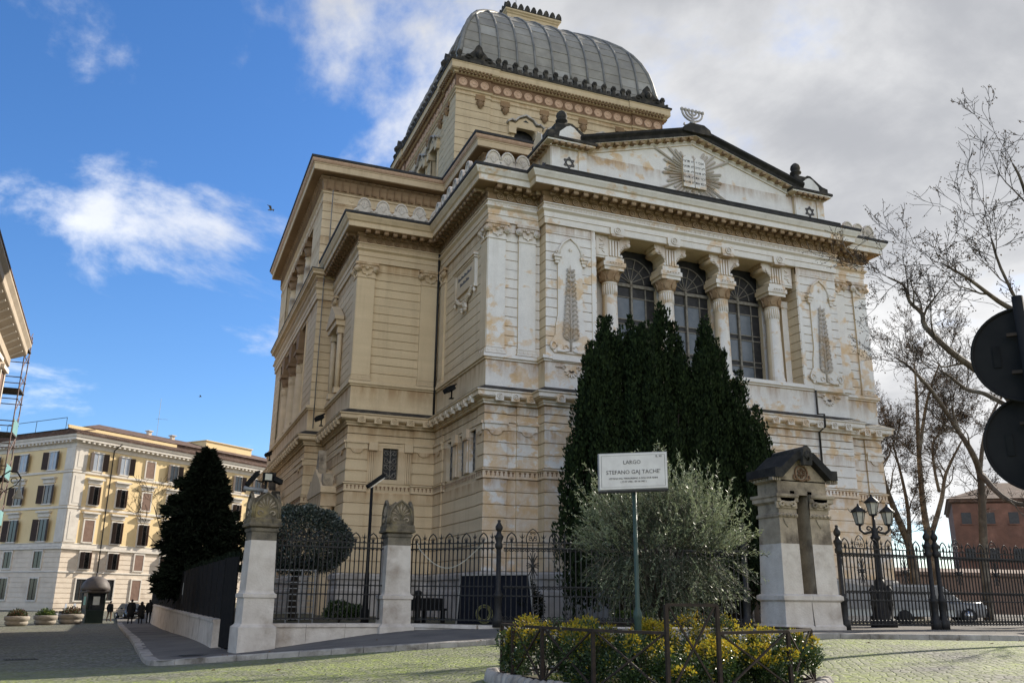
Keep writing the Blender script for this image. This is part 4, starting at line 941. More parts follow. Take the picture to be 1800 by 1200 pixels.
# ---- attic storey (cross-shaped)
AT = [(6.97,68.9),(6.97,49.6),(15.1,49.6),(15.1,43.15),(31.46,43.15),(31.46,49.6),(39.59,49.6),(39.59,68.9)]
aA = edge_of(AT, (6.97,68.9), (6.97,49.6))
OPA = [(aA, (6.97,65.3), (6.97,53.0), 19.2, 22.7)]
aw = MB()
for a, b, paths in bands(AT, 18.5, 25.2, OPA):
    for p, closed in paths: aw.sweep(p, [(-.06, a), (-.06, b)], closed)
aw = aw.build('attic_wall', 'plaster', syn)
z = 18.6
for i in range(8): course(AT, z, z+.54, OPA, aw, 'plaster', g=.014); z += .54
mould('attic_string', AT, [(-.06,22.92),(.0,22.93),(.0,23.0),(.03,23.02),(.03,23.3),(.0,23.32),(.0,23.55),(.08,23.6),(.08,23.68),(.14,23.72),(.0,23.74)], 'plaster_trim', syn)
dm = MB().extr([(-.14,0),(.14,0)]+[(.14*math.cos(a), -.14*math.sin(a)) for a in half(.3, math.pi-.3, 7)], (0,0,0), (1,0,0), (0,0,1), (0,-.04,0)); drop_me = dm.data('half_roundel', 'plaster_trim')
for p, nrm, d in along(AT, .98, .3): put('half_roundel', drop_me, syn, local(syn, (p.x+nrm.x*.03, p.y+nrm.y*.03, 23.34)), face_rz(nrm))
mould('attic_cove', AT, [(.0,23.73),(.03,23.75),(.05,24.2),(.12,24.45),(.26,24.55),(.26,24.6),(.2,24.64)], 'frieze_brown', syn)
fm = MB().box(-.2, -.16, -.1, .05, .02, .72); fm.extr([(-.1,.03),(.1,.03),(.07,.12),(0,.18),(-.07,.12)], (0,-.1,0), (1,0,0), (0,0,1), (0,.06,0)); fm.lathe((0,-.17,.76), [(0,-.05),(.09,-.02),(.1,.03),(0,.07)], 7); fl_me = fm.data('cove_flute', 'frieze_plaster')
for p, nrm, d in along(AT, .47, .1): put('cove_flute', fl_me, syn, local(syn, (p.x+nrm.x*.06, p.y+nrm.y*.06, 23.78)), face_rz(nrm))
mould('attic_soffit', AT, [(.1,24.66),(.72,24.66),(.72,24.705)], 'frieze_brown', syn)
mould('attic_cornice', AT, [(.71,24.69),(.72,24.70),(.78,24.70),(.78,25.05),(.82,25.08),(.82,25.14),(.7,25.16)], 'plaster_trim', syn)
mould('attic_terracotta', AT, [(.78,25.14),(.86,25.15),(.93,25.25),(.95,25.36),(.8,25.4)], 'terracotta_disc', syn)
mould('attic_roof_edge', AT, [(.94,25.365),(1.0,25.37),(1.01,25.51),(.0,25.66),(-7,25.75)], 'lead_dark', syn)
# loggia columns of the left arm, two storeys
for nm, z0, z1, zc in (('lower', 10.34, 16.3, 14.2), ('upper', 19.2, 22.7, 21.5)):
    lg = MB(); lg.box(7.9, 8.1, 52.8, 65.5, z0-.1, z1+.1); lg.box(7.0, 8.0, 52.9, 53.0, z0, z1); lg.box(7.0, 8.0, 65.3, 65.4, z0, z1); lg.box(7.0, 8.0, 52.9, 65.4, z1, z1+.05); lg.box(7.0, 8.0, 52.9, 65.4, z0-.06, z0)
    lg = lg.build('loggia', 'plaster', syn)
    for k in range(4): y = 54.2+k*3.3; MB().box(7.84, 7.91, y-.7, y+.9, z0+.3, z1-.9).build('loggia_window', 'window_dark', lg)
    for y in (55.6, 59.15, 62.7):
        c = column_parts((7.35, y), z0, zc, .42, syn, nm == 'lower')
        m = MB(); m.box(6.95, 7.75, y-.42, y+.42, zc, zc+.1); m.lathe((7.35, y, zc), [(.38,.1),(.42,.3),(.55,.62)], 12); m.box(6.78, 7.9, y-.58, y+.58, zc+.62, zc+.84)
        m.extr([(-.34,zc+.8),(.34,zc+.8),(.45,zc+1.05),(.8,z1),(-.8,z1),(-.45,zc+1.05)], (6.9, y, 0), (0,1,0), (0,0,1), (.7,0,0)); m.build('column_capital', 'frieze_plaster', c)
# side window and portal of the wing flank, great portal of the arm
sw = MB().box(8.2, 8.3, 45.9, 47.8, 10.7, 14.6).build('side_window', 'window_dark', syn)
m = MB()
for y in (45.95, 47.75): m.tube([(7.92, y, 10.7), (7.92, y, 13.7)], .14, 10); m.box(7.75, 8.1, y-.2, y+.2, 13.7, 14.1); m.box(7.75, 8.1, y-.2, y+.2, 10.4, 10.7)
m.box(7.6, 8.1, 45.6, 48.1, 14.1, 14.4); m.extr([(45.5,14.4),(48.2,14.4),(48.2,14.6),(46.85,15.5),(45.5,14.6)], (7.5,0,0), (0,1,0), (0,0,1), (.5,0,0)); m.build('window_hood', 'plaster_trim', sw)
def portal(x, yc, w, zt, dark):
    p = MB().box(x+.25, x+.4, yc-w/2, yc+w/2, -1, zt).build('portal', 'window_dark', syn)
    m = MB()
    for sg in (-1, 1): m.box(x-.5, x+.1, yc+sg*(w/2+.25)-.3, yc+sg*(w/2+.25)+.3, -1, zt-.6); m.lathe((x-.45, yc+sg*(w/2+.25), zt-.6), [(.2,-.6),(.34,-.3),(.38,0),(.42,.3)], 9)
    m.box(x-.75, x+.1, yc-w/2-.7, yc+w/2+.7, zt-.3, zt+.35)
    m.extr([(yc-w/2-.85,zt+.35),(yc+w/2+.85,zt+.35),(yc+w/2+.85,zt+.62),(yc,zt+1.75),(yc-w/2-.85,zt+.62)], (x-.8,0,0), (0,1,0), (0,0,1), (.85,0,0)); m.build('portal_frame', 'plaster_trim', p)
    m = MB()
    for sg in (-1, 1): m.box(x-.7, x-.2, yc+sg*(w/2+.5)-.25, yc+sg*(w/2+.5)+.25, zt+.6, zt+1.3)
    m.extr([(-.5,zt+1.5),(.5,zt+1.5),(.3,zt+2.0),(.15,zt+2.5),(0,zt+2.75),(-.15,zt+2.5),(-.3,zt+2.0)], (x-.7, yc, 0), (0,1,0), (0,0,1), (.4,0,0)); m.build('portal_acroteria', 'black_stone' if dark else 'travertine_dirty', p)
portal(7.97, 46.25, 2.6, 4.6, False); portal(6.97, 59.2, 3.0, 5.0, True)
fd = MB().box(21.5, 25.06, 34.6, 34.7, -1, 4.4).build('front_door', 'door_wood', syn)
m = MB()
for sg in (-1, 1): m.box(CX+sg*2.1-.35, CX+sg*2.1+.35, 33.5, 34.3, -1, 4.3)
m.box(CX-2.8, CX+2.8, 33.2, 34.3, 4.3, 5.2); m.extr([(CX-3.0,5.2),(CX+3.0,5.2),(CX+3.0,5.45),(CX,6.9),(CX-3.0,5.45)], (0,33.1,0), (1,0,0), (0,0,1), (0,1.0,0)); m.build('door_portal', 'travertine_dirty', fd)

# ---- tower
HT = 7.93; TW = [(CX-HT,CY+HT),(CX-HT,CY-HT),(CX+HT,CY-HT),(CX+HT,CY+HT)]
e0 = edge_of(TW, TW[1], TW[2]); e3 = edge_of(TW, TW[0], TW[1])
OPT = []
TWX = (-2.95, 0, 2.95)
for t in TWX: OPT += [(e0, (CX+t-.8, CY-HT), (CX+t+.8, CY-HT), 28.3, 31.2), (e3, (CX-HT, CY+.0-t+.8), (CX-HT, CY+.0-t-.8), 28.3, 31.2)]
tw = MB()
for a, b, paths in bands(TW, 25.3, 34.6, OPT):
    for p, closed in paths: tw.sweep(p, [(-.07, a), (-.07, b)], closed)
tw = tw.build('tower_wall', 'tower_plaster', syn)
z = 25.6
for i in range(13): course(TW, z, z+.545, OPT, tw, 'tower_plaster', g=.016); z += .545
for sx in (-1, 1):                                        # coursed corner piers
    for k in range(13):
        z = 25.6+k*.545; x0 = CX-HT-.09 if sx < 0 else CX+HT-2.4; m = MB().box(x0, x0+2.49, CY-HT-.09, CY-HT+.3, z+.018, z+.527)
        if sx < 0: m.box(CX-HT-.09, CX-HT+.3, CY-HT+.3, CY-HT+2.4, z+.018, z+.527)
        m.build('pier_course', 'tower_plaster', tw)
c_ = HT-2.4
TWP = [(CX-HT,CY+HT),(CX-HT,CY+c_),(CX-HT+.0,CY+c_),(CX-HT,CY-HT),(CX+HT,CY-HT),(CX+HT,CY+HT)]
q = .10
TJ = [(CX-HT-q,CY+HT),(CX-HT-q,CY+c_),(CX-HT,CY+c_),(CX-HT,CY-c_),(CX-HT-q,CY-c_),(CX-HT-q,CY-HT-q),(CX-c_,CY-HT-q),(CX-c_,CY-HT),(CX+c_,CY-HT),(CX+c_,CY-HT-q),(CX+HT+q,CY-HT-q),(CX+HT+q,CY+HT)]
mould('tower_string', TJ, [(-.1,32.62),(.0,32.64),(.0,32.7),(.06,32.72),(.06,32.86),(.0,32.88),(.0,33.0),(.1,33.06),(.1,33.14),(.16,33.18),(.0,33.2)], 'tower_plaster', syn)
mould('tower_frieze', TJ, [(-.05,33.18),(.01,33.2),(.01,34.08),(.1,34.12),(.1,34.18)], 'terracotta_frieze', syn)
mould('tower_cornice', TJ, [(.05,34.16),(.2,34.2),(.24,34.3),(.42,34.36),(.42,34.42),(.46,34.42),(.46,34.82),(.5,34.86),(.5,34.92),(.3,34.95)], 'tower_plaster', syn)
mould('tower_gutter', TJ, [(.48,34.92),(.56,34.93),(.56,35.06),(.0,35.2),(-.6,35.4)], 'black_stone', syn)
bm = MB(); bm.lathe((0,0,0), [(.30,-.001),(.31,.0)], 18)
def discmesh(r):
    m = MB(); n = 20
    rings = [(r, 0), (r, -.05), (r*.82, -.07), (r*.74, -.03), (r*.35, -.015), (r*.2, -.05), (.0, -.06)]
    vs = [(a*math.cos(2*math.pi*k/n), y, a*math.sin(2*math.pi*k/n)) for a, y in rings for k in range(n)]
    fs = [(i*n+k, i*n+(k+1) % n, (i+1)*n+(k+1) % n, (i+1)*n+k) for i in range(len(rings)-1) for k in range(n)]
    m.add(vs, fs); return m.data('roundel', 'terracotta_disc')
disc_me = discmesh(.31)
dn = MB().box(-.05, .05, -.16, 0, 0, .1).data('dentil', 'frieze_plaster')
for p, nrm, d in along(TJ, .80, .08): put('roundel', disc_me, syn, local(syn, (p.x+nrm.x*.015, p.y+nrm.y*.015, 33.64)), face_rz(nrm))
m = MB()
for p, nrm, d in along(TJ, .27, .02): m.obox((p.x+nrm.x*.3, p.y+nrm.y*.3, 34.27), .14, .22, .13, face_rz(nrm)); m.obox((p.x+nrm.x*.47, p.y+nrm.y*.47, 34.39), .14, .06, .09, face_rz(nrm))
m.build('dentil_band', 'frieze_plaster', syn, kind='stuff')
cm = MB(); cm.lathe((0,-.1,-.3), [(0,-.3),(.16,-.18),(.22,0),(.18,.14),(.1,.2)], 9); cm.lathe((0,-.14,-.1), [(.05,-.1),(.17,0),(.14,.12),(.05,.18)], 9)
for sg in (-1, 1): cm.tube([(sg*.12,-.08,-.05),(sg*.26,-.08,-.12),(sg*.22,-.08,-.3)], .05, 5)
cm.box(-.34,.34,-.1,.1,.05,.45); br_me = cm.data('bracket', 'frieze_plaster')
for t in (-6.3, -4.45, -1.5, 1.5, 4.45, 6.3):
    yy = CY-HT-(q if abs(t) > c_ else 0); put('bracket', br_me, syn, local(syn, (CX+t, yy, 32.42))); put('bracket', br_me, syn, local(syn, (yy-CY+CX, CY+t, 32.42)), -math.pi/2)
def tower_window(t, side):
    n = Vector((0,-1,0)) if side == 0 else Vector((-1,0,0)); u = Vector((1,0,0)) if side == 0 else Vector((0,-1,0))
    o = Vector((CX+t, CY-HT, 0)) if side == 0 else Vector((CX-HT, CY-t, 0))
    m = MB().extr([(-.8,28.2),(.8,28.2),(.8,31.3),(-.8,31.3)], o-n*.5, u, (0,0,1), -n*.1); w_ = m.build('tower_window', 'window_dark', syn)
    m = MB()
    for sg in (-1, 1): m.extr([(sg*.8,28.2),(sg*1.0,28.2),(sg*1.0,30.7),(sg*.8,30.7)], o-n*.5, u, (0,0,1), n*.55); m.extr([(sg*.72,30.5),(sg*1.22,30.5),(sg*1.28,30.75),(sg*1.28,31.0),(sg*.72,31.0)], o-n*.3, u, (0,0,1), n*.55)
    arc = [(.85*math.cos(a), 30.55+.62*math.sin(a)) for a in half(0, math.pi, 11)]
    poly = [(1.2,31.0),(1.25,31.35),(.75,31.3),(.5,31.62),(0,31.85),(-.5,31.62),(-.75,31.3),(-1.25,31.35),(-1.2,31.0)]
    for (xa, za), (xb, zb) in zip(arc, arc[1:]): m.extr([(xa,za),(xb,zb),(xb,31.25),(xa,31.25)], o-n*.45, u, (0,0,1), n*.6)
    m.extr(poly[::-1], o-n*.1, u, (0,0,1), n*.3); m.build('window_surround', 'tower_plaster', w_)
    m = MB()
    pts = [(1.38,31.28),(1.05,31.52),(.82,31.44),(.55,31.75),(.0,32.02),(-.55,31.75),(-.82,31.44),(-1.05,31.52),(-1.38,31.28)]
    for a, b in zip(pts, pts[1:]): m.bar(o+u*a[0]+Vector((0,0,a[1]))+n*.18, o+u*b[0]+Vector((0,0,b[1]))+n*.18, .36, .1)
    m.build('hood_mould', 'base_stone', w_)
    MB().extr([(-.22,31.5),(.22,31.5),(0,31.68)], o+n*.2, u, (0,0,1), n*.01).build('hood_vent', 'window_dark', w_)
for t in TWX: tower_window(t, 0); tower_window(t, 1)
# cresting
km = MB(); km.extr([(-.2,0),(.2,0),(.14,.2),(.1,.4),(.17,.5),(.18,.66),(.1,.8),(-.1,.8),(-.18,.66),(-.17,.5),(-.1,.4),(-.14,.2)], (0,-.1,0), (1,0,0), (0,0,1), (0,.2,0)); km.lathe((0,-.1,.62), [(0,-.14),(.1,-.05),(.12,.04),(0,.15)], 8)
km.lathe((.36,0,0), [(.14,0),(.16,.08),(.1,.2),(.14,.28),(0,.36)], 8); cr_me = km.data('cresting_palmette', 'black_stone')
mc = MB(); mc.extr([(-1.3,0),(1.3,0),(1.2,.25),(.8,.4),(.5,.75),(.3,.95),(.2,1.25),(0,1.45),(-.2,1.25),(-.3,.95),(-.5,.75),(-.8,.4),(-1.2,.25)], (0,-.16,0), (1,0,0), (0,0,1), (0,.34,0))
mc.lathe((0,-.2,.6), [(0,-.3),(.22,-.15),(.26,.05),(.12,.28)], 10)
for sg in (-1, 1): mc.tube([(sg*(.75-.28*math.cos(a)*(1-a/9)), -.2, .28+.2*math.sin(a)*(1-a/9)) for a in [k*.6 for k in range(10)]], .07, 6)
ca_me = mc.data('cresting_cartouche', 'black_stone')
for side in (0, 1):
    for k in range(13):
        t = -4.6+k*.77; l_ = (CX+t, CY-HT-.32, 35.1) if side == 0 else (CX-HT-.32, CY-t, 35.1); put('cresting_palmette', cr_me, syn, local(syn, l_), 0 if side == 0 else -math.pi/2)
    for t in (-6.6, 6.6):
        l_ = (CX+t, CY-HT-.38, 35.1) if side == 0 else (CX-HT-.38, CY-t, 35.1); put('cresting_cartouche', ca_me, syn, local(syn, l_), 0 if side == 0 else -math.pi/2)
    for t in (-7.95, -5.1, 5.1, 7.95):
        l_ = (CX+t, CY-HT-.36, 35.1) if side == 0 else (CX-HT-.36, CY-t, 35.1); put('cresting_palmette', cr_me, syn, local(syn, l_), 0 if side == 0 else -math.pi/2)
# square dome
DP = [(7.85,35.2),(7.85,35.95),(7.72,36.0),(7.62,36.6),(7.5,37.4),(7.3,38.3),(6.95,39.3),(6.5,40.2),(5.9,41.1),(5.1,41.95),(4.2,42.75),(3.3,43.4),(2.4,43.95),(2.0,44.15)]
dm_ = MB(); dm_.sweep([(CX-1,CY+1),(CX-1,CY-1),(CX+1,CY-1),(CX+1,CY+1)], [(h-1-.05, z-.02) for h, z in DP], True)
dm_.add([(CX+a*2.0, CY+b*2.0, 44.1) for a, b in ((-1,-1),(1,-1),(1,1),(-1,1))], [(0,1,2,3)]); dome = dm_.build('dome', 'dome_lead', syn)
m = MB().sweep([(CX-1,CY+1),(CX-1,CY-1),(CX+1,CY-1),(CX+1,CY+1)], [(h-1, z) for h, z in DP[:3]], True); m.build('dome_kerb', 'dome_lead', dome)
NR = 11; DPp = DP[2:]
def dome_h(z):
    return float(np.interp(z, [p[1] for p in DPp], [p[0] for p in DPp]))
us = [-7.6+15.2*k/NR for k in range(NR+1)]
for side in (0, 1):
    def W3(u, h, z, lift=0.0): return (CX+u, CY-h-lift, z+lift*.4) if side == 0 else (CX-h-lift, CY-u, z+lift*.4)
    for k in range(NR):                                   # lead sheets, each lapping the one below
        for r in range(len(DPp)-1):
            (h0, z0), (h1, z1) = DPp[r], DPp[r+1]
            a0, b0 = max(us[k], -h0), min(us[k+1], h0); a1, b1 = max(us[k], -h1), min(us[k+1], h1)
            if b0-a0 < .05: continue
            if b1-a1 < .02: a1 = b1 = max(-h1, min(h1, (a1+b1)/2))
            lf = .035+random.uniform(-.008, .008); vs = [W3(a0+.02, h0, z0+.01, lf+.03), W3(b0-.02, h0, z0+.01, lf+.03), W3(b1-.02, h1, z1+.02, lf), W3(a1+.02, h1, z1+.02, lf), W3(a0+.02, h0, z0+.01, -.02), W3(b0-.02, h0, z0+.01, -.02)]
            br = random.random() < .02 or (r < 2 and random.random() < .22)
            MB().add(vs, [(0,1,2,3),(4,5,1,0)]).build('lead_sheet', 'dome_lead_bright' if br else 'dome_lead', dome)
    for k in range(1, NR):
        pts = [W3(us[k], h, z, .1) for h, z in DPp if abs(us[k]) <= h-.02]
        ztip = np.interp(-abs(us[k]), [-p[0] for p in DPp], [p[1] for p in DPp]); pts.append(W3(us[k], abs(us[k]) if abs(us[k]) > 2 else 2.0, min(float(ztip), 44.15), .08))
        m = MB(); m.tube(pts, .085, 6); m.build('dome_rib', 'dome_rib', dome)
for sx, sy in ((-1,-1),(1,-1),(-1,1)):
    m = MB().tube([(CX+sx*(h+.03), CY+sy*(h+.03), z+.03) for h, z in DPp], .17, 6); m.build('hip_roll', 'dome_rib', dome)
# lantern platform
l4 = [(CX-2.2,CY+2.2),(CX-2.2,CY-2.2),(CX+2.2,CY-2.2),(CX+2.2,CY+2.2)]
lan = MB().sweep(l4, [(0,43.6),(0,44.7),(.1,44.78),(.1,44.86),(.22,44.95),(.22,45.08),(0,45.1),(-2.2,45.1)], True).build('lantern', 'tower_plaster', syn)
lm_ = MB(); lm_.extr([(-.2,0),(.2,0),(.22,.25),(.12,.5),(0,.6),(-.12,.5),(-.22,.25)], (0,-.09,0), (1,0,0), (0,0,1), (0,.18,0)); lme = lm_.data('lantern_palmette', 'black_stone')
for side, rz in ((0,0),(1,-math.pi/2),(2,math.pi),(3,math.pi/2)):
    for k in range(9):
        t = -2.2+k*.55; l_ = [(CX+t,CY-2.35,45.1),(CX-2.35,CY-t,45.1),(CX+t,CY+2.35,45.1),(CX+2.35,CY+t,45.1)][side]; put('lantern_palmette', lme, lan, local(lan, l_), rz)
MB().sweep(l4, [(.1,45.09),(.24,45.09),(.24,45.16),(.0,45.18)], True).build('lantern_gutter', 'black_stone', lan)
MB().tube([(CX-.8,CY-.5,45.1),(CX-.8,CY-.5,48.5)], .03, 5).build('lightning_rod', 'grey_metal', lan)
# downpipes and wires on the walls
m = MB()
m.tube([(7.45, 49.1, 23.6), (7.45, 49.1, 18.9)], .035, 5); m.build('downpipe', 'dome_rib', syn)
MB().tube([(12.25, 42.15, 17.6), (12.25, 42.15, 8.9)], .06, 6).build('downpipe', 'iron', syn)
MB().tube([(7.3, 49.1, 18.2), (7.3, 49.1, 9.0)], .03, 5).build('downpipe', 'dome_rib', syn)
MB().tube([(29.55, 34.05, 10.1), (29.55, 34.05, 8.9), (29.55, 33.6, 8.8), (29.55, 33.6, 8.2), (29.55, 34.05, 8.0), (29.55, 34.05, 4.0)], .05, 6).build('downpipe', 'black_stone', syn)
# floodlights standing on the ledge
for i, (p, rz, lab) in enumerate([((11.75,37.6,8.75), -math.pi/2, 'small black floodlight on the ledge of the portico flank'), ((7.4,46.9,8.75), -math.pi/2, 'small black floodlight on the ledge of the wing flank'), ((6.35,61.0,8.75), -math.pi/2, 'small black floodlight on the ledge at the far left arm')]):
    t = thing('floodlight', lab, 'floodlight', p, 'floodlights on the ledge', rz)
    MB().obox((0,-.12,.42), .62, .42, .2, 0, R(-25)).obox((0,-.12,.54), .66, .46, .04, 0, R(-25)).data
    m = MB(); m.obox((0,-.12,.42), .62, .42, .2, 0, R(25)); m.obox((0,-.1,.53), .68, .5, .05, 0, R(25)); put('lamp_head', m.data('lamp_head', 'black_metal'), t)
    m = MB(); m.box(-.03,.03,-.03,.03,0,.36); m.box(-.12,.12,-.1,.1,0,.03); put('stand', m.data('stand', 'black_metal'), t)
# ------------------------------------------------------------------ gate pillars of the railings
def pillar(x, y, rz, zg, label):
    t = thing('gate_pillar', label, 'pillar', (x, y, zg), 'stone pillars of the railings', rz)
    T = 2.05-zg                                        # underside of the cap above the ground
    m = MB(); w = .40
    def sq(m, prof): m.sweep([(-.1,.1),(-.1,-.1),(.1,-.1),(.1,.1)], [(a-.1, b) for a, b in prof], True)
    sq(m, [(.56,-.4),(.56,T-2.95),(.50,T-2.90),(.46,T-2.85)]); put('plinth', m.data('plinth', 'travertine'), t)
    m = MB(); sq(m, [(.46,T-2.86),(.455,T-2.12),(.50,T-2.10),(.50,T-2.0),(.44,T-1.96),(.42,T-1.90),(.385,T-.42)]); put('shaft', m.data('shaft', 'travertine'), t)
    m = MB(); sq(m, [(.385,T-.42),(.38,T-.18),(.42,T-.14),(.42,T-.06),(.38,T-.04)]); put('neck', m.data('neck', 'neck_stone'), t)
    m = MB(); sq(m, [(.36,T-.05),(.50,T),(.50,T+.06),(.47,T+.10),(.47,T+.22),(.42,T+.26),(.36,T+.27),(0,T+.28)]); put('cap', m.data('cap', 'moss_stone'), t)
    m = MB(); m.box(-.36,.36,-.34,.34,T+.25,T+.86); put('head_block', m.data('head_block', 'moss_stone'), t)
    a = [(.40,0),(.41,.25),(.36,.45),(.22,.66),(0,.82)]; sh = a+[(-x_, z_) for x_, z_ in a[-2::-1]]
    for k in range(4):
        ang = k*math.pi/2; n = Vector((math.sin(ang), -math.cos(ang), 0)); u = Vector((math.cos(ang), math.sin(ang), 0)); o = n*.36+Vector((0,0,T+.24))
        m = MB(); m.extr(sh, o, u, (0,0,1), n*.05)
        m.tube([o+n*.06+u*p[0]*.93+Vector((0,0,p[1]*.95+.01)) for p in sh], .04, 6)
        fan = put('palmette_panel', m.data('palmette_panel', 'moss_stone'), t)
        m = MB()
        for j in range(7):
            b = math.pi*(.14+.12*j); d = u*math.cos(b)+Vector((0,0,math.sin(b))); s_ = u*-math.sin(b)+Vector((0,0,math.cos(b))); ln = .30+.12*math.sin(b); c = o+n*.05+Vector((0,0,.26))
            m.add([c+d*.06, c+d*ln*.7+s_*.035, c+d*ln, c+d*ln*.7-s_*.035, c+d*ln*.6+n*.04], [(0,4,1),(1,4,2),(2,4,3),(3,4,0)])
        for sg in (-1, 1): m.tube([o+n*.06+u*(sg*(.2-.1*math.cos(q_)*(1-q_/8)))+Vector((0,0,.15+.09*math.sin(q_)*(1-q_/8))) for q_ in [i*.7 for i in range(8)]], .025, 5)
        put('palmette', m.data('palmette', 'travertine_dirty'), fan)
    return t
P1 = pillar(2.95, 28.75, R(8), -1.63, 'stone pillar with carved cap at the street corner, cameras mounted on top')
P2 = pillar(7.35, 29.1, R(0), -1.09, 'stone pillar with carved cap between two runs of railings, no cameras')
# cameras and lamps on top of the corner pillar
t = thing('camera_mast', 'short mast with security cameras and floodlight on the corner pillar', 'camera mast', (2.95, 28.75, 2.9), rz=R(8)); t.scale = (.66,.66,.7)
put('mast', MB().tube([(0,0,-.2),(0,0,.95)], .06, 8).data('mast', 'black_metal'), t)
put('clamp', MB().box(-.1,.1,-.1,.1,.3,.45).data('clamp', 'grey_metal'), t)
m = MB(); m.bar((-.95,-.25,.55),(-.45,-.1,1.15), .16, .2); m.bar((-.92,-.24,.62),(-.4,-.08,1.24), .22, .05); put('bullet_camera', m.data('bullet_camera', 'black_metal'), t)
put('camera_arm', MB().bar((-.5,-.1,.82),(0,0,.72), .05).data('camera_arm', 'black_metal'), t)
m = MB(); m.tube([(-1.05,-.2,.42),(-.15,-.1,.38)], .10, 8); put('long_housing', m.data('long_housing', 'grey_metal'), t)
m = MB(); m.box(-.16,.26,-.2,.1,.8,1.18); put('floodlight_box', m.data('floodlight_box', 'black_metal'), t)
put('floodlight_glass', MB().box(-.11,.21,-.215,-.2,.85,1.13).data('floodlight_glass', 'lamp_glass'), t)
m = MB(); m.bar((.3,-.1,.95),(.75,.1,.82), .26, .22); put('second_camera', m.data('second_camera', 'black_metal'), t)
# ------------------------------------------------------------------ iron railings
def style_meshes(zb, zr):
    """meshes for one run: bar, arch, finial with local x along the fence"""
    bar = MB(); bar.box(-.016,.016,-.016,.016,zb,1.70)
    for z in (1.50, .08, .36): bar.lathe((0,0,z), [(.016,-.05),(.04,0),(.016,.05)], 6)
    return bar.data('bar', 'iron')
bar_me = style_meshes(-.70, 1.53)
fm_ = MB(); fm_.lathe((0,0,1.68), [(.015,0),(.04,.05),(.015,.1),(.015,.14),(.03,.2),(.012,.28),(0,.36)], 6)
for sg in (-1, 1): fm_.tube([(0,0,1.83),(sg*.05,0,1.87),(sg*.085,0,1.94)], [.012,.01,.004], 4)
fin_me = fm_.data('spear_finial', 'iron')
ac = MB(); s_ = [(-.15,1.70),(-.15,1.80),(-.13,1.88),(-.08,1.95),(0,2.01),(.08,1.95),(.13,1.88),(.15,1.80),(.15,1.70)]
ac.tube([(a,0,b) for a, b in s_], .022, 5)
for k in range(5):
    a = math.pi*(.18+.16*k); ac.tube([(0,0,1.74),(.09*math.cos(a),0,1.77+.12*math.sin(a))], [.012,.008], 4)
ac.lathe((0,0,1.70), [(.02,0),(.05,.04),(.02,.1)], 6); arch_me = ac.data('pointed_arch', 'iron')
bg_ = MB(); s2 = [(-.2,1.70),(-.21,1.84),(-.17,1.97),(-.09,2.07),(0,2.13),(.09,2.07),(.17,1.97),(.21,1.84),(.2,1.70)]; bg_.tube([(a,0,b) for a, b in s2], .016, 5)
for sg in (-1, 1):
    bg_.tube([(sg*(.08-.06*math.cos(a)*(1-a/9)), 0, 1.80+.06*math.sin(a)*(1-a/9)) for a in [k*.7 for k in range(9)]], .013, 4)
    bg_.tube([(0,0,1.74),(sg*.06,0,1.9),(sg*.13,0,1.88)], .014, 4); bg_.tube([(sg*(.05-.04*math.cos(a)*(1-a/9)), 0, 1.98+.04*math.sin(a)*(1-a/9)) for a in [k*.7 for k in range(9)]], .012, 4)
bigarch_me = bg_.data('scroll_arch', 'iron')
sc = MB()
for sg in (-1, 1): sc.tube([(sg*.012,0,1.52),(sg*.06,0,1.50),(sg*.066,0,1.45),(sg*.03,0,1.43),(sg*.025,0,1.46)], .015, 4)
scroll_me = sc.data('scroll', 'iron')
su = MB(); su.lathe((0,0,.98), [(0,-.1),(.06,-.05),(.07,.03),(0,.12)], 8)
for k in range(16):
    a = 2*math.pi*k/16; r1 = .42 if abs(math.sin(a)) > .5 else .2; ex = .18*math.cos(a)*1.05; ez = r1*math.sin(a)
    su.tube([(0,0,1.0),(ex*.5,0,1.0+ez*.6),(ex,0,1.0+ez),(ex*1.1,0,1.0+ez*.92)], .016, 4)
sun_me = su.data('sunburst_panel', 'iron')
def railing(label, a, b, style, ztop=0.0, kind='A', zoff=0.0, brick=True):
    a = Vector((*a, 0)); b = Vector((*b, 0)); d = b-a; Ln = d.length; rz = math.atan2(d.y, d.x)
    t = thing('iron_railing', label, 'railing', (a.x, a.y, zoff), 'runs of iron railings', rz)
    m = MB()
    for z, h in ((1.53,.035),(1.70,.03),(.36,.03),(.08,.03),(-.66,.035)): m.box(0, Ln, -.025, .025, z-h*.6, z+h*.6)
    put('rails', m.data('rails', 'iron'), t)
    n = max(4, int(round(Ln/.15))); n -= n % 4; st = Ln/n
    for k in range(n):
        x = st*(k+.5); put('bar', bar_me, t, (x, 0, 0))
        if k % 4 == 3: put('spear_finial', fin_me, t, (x, 0, 0))
        elif k % 4 == 1:
            if style == 'B' and (k//4) % 3 == 1:
                put('scroll_arch', bigarch_me, t, (x, 0, 0)); put('sunburst_panel', sun_me, t, (x, 0, 0))
            else: put('pointed_arch', arch_me, t, (x, 0, 0))
        if style == 'B': put('scroll', scroll_me, t, (x, 0, 0)); put('scroll', scroll_me, t, (x, 0, -1.14)); put('scroll', scroll_me, t, (x, 0, -2.05))
    return t
railing('iron railing above the sloping stone plinth, between the two pillars', (3.4, 28.85), (6.92, 29.1), 'A')
railing('iron railing from the right-hand pillar to the first iron post', (7.8, 29.0), (9.92, 26.72), 'A')
railing('iron railing with scrolls just right of the tall iron post, left of the olive tree', (10.15, 26.5), (13.9, 25.0), 'B')
railing('iron railing with scrolls seen behind the olive tree up to the gatehouse', (14.1, 24.9), (17.5, 23.9), 'B')
railing('iron railing with scrolls between the gatehouse and the twin gate posts', (20.45, 23.1), (24.2, 23.25), 'B')
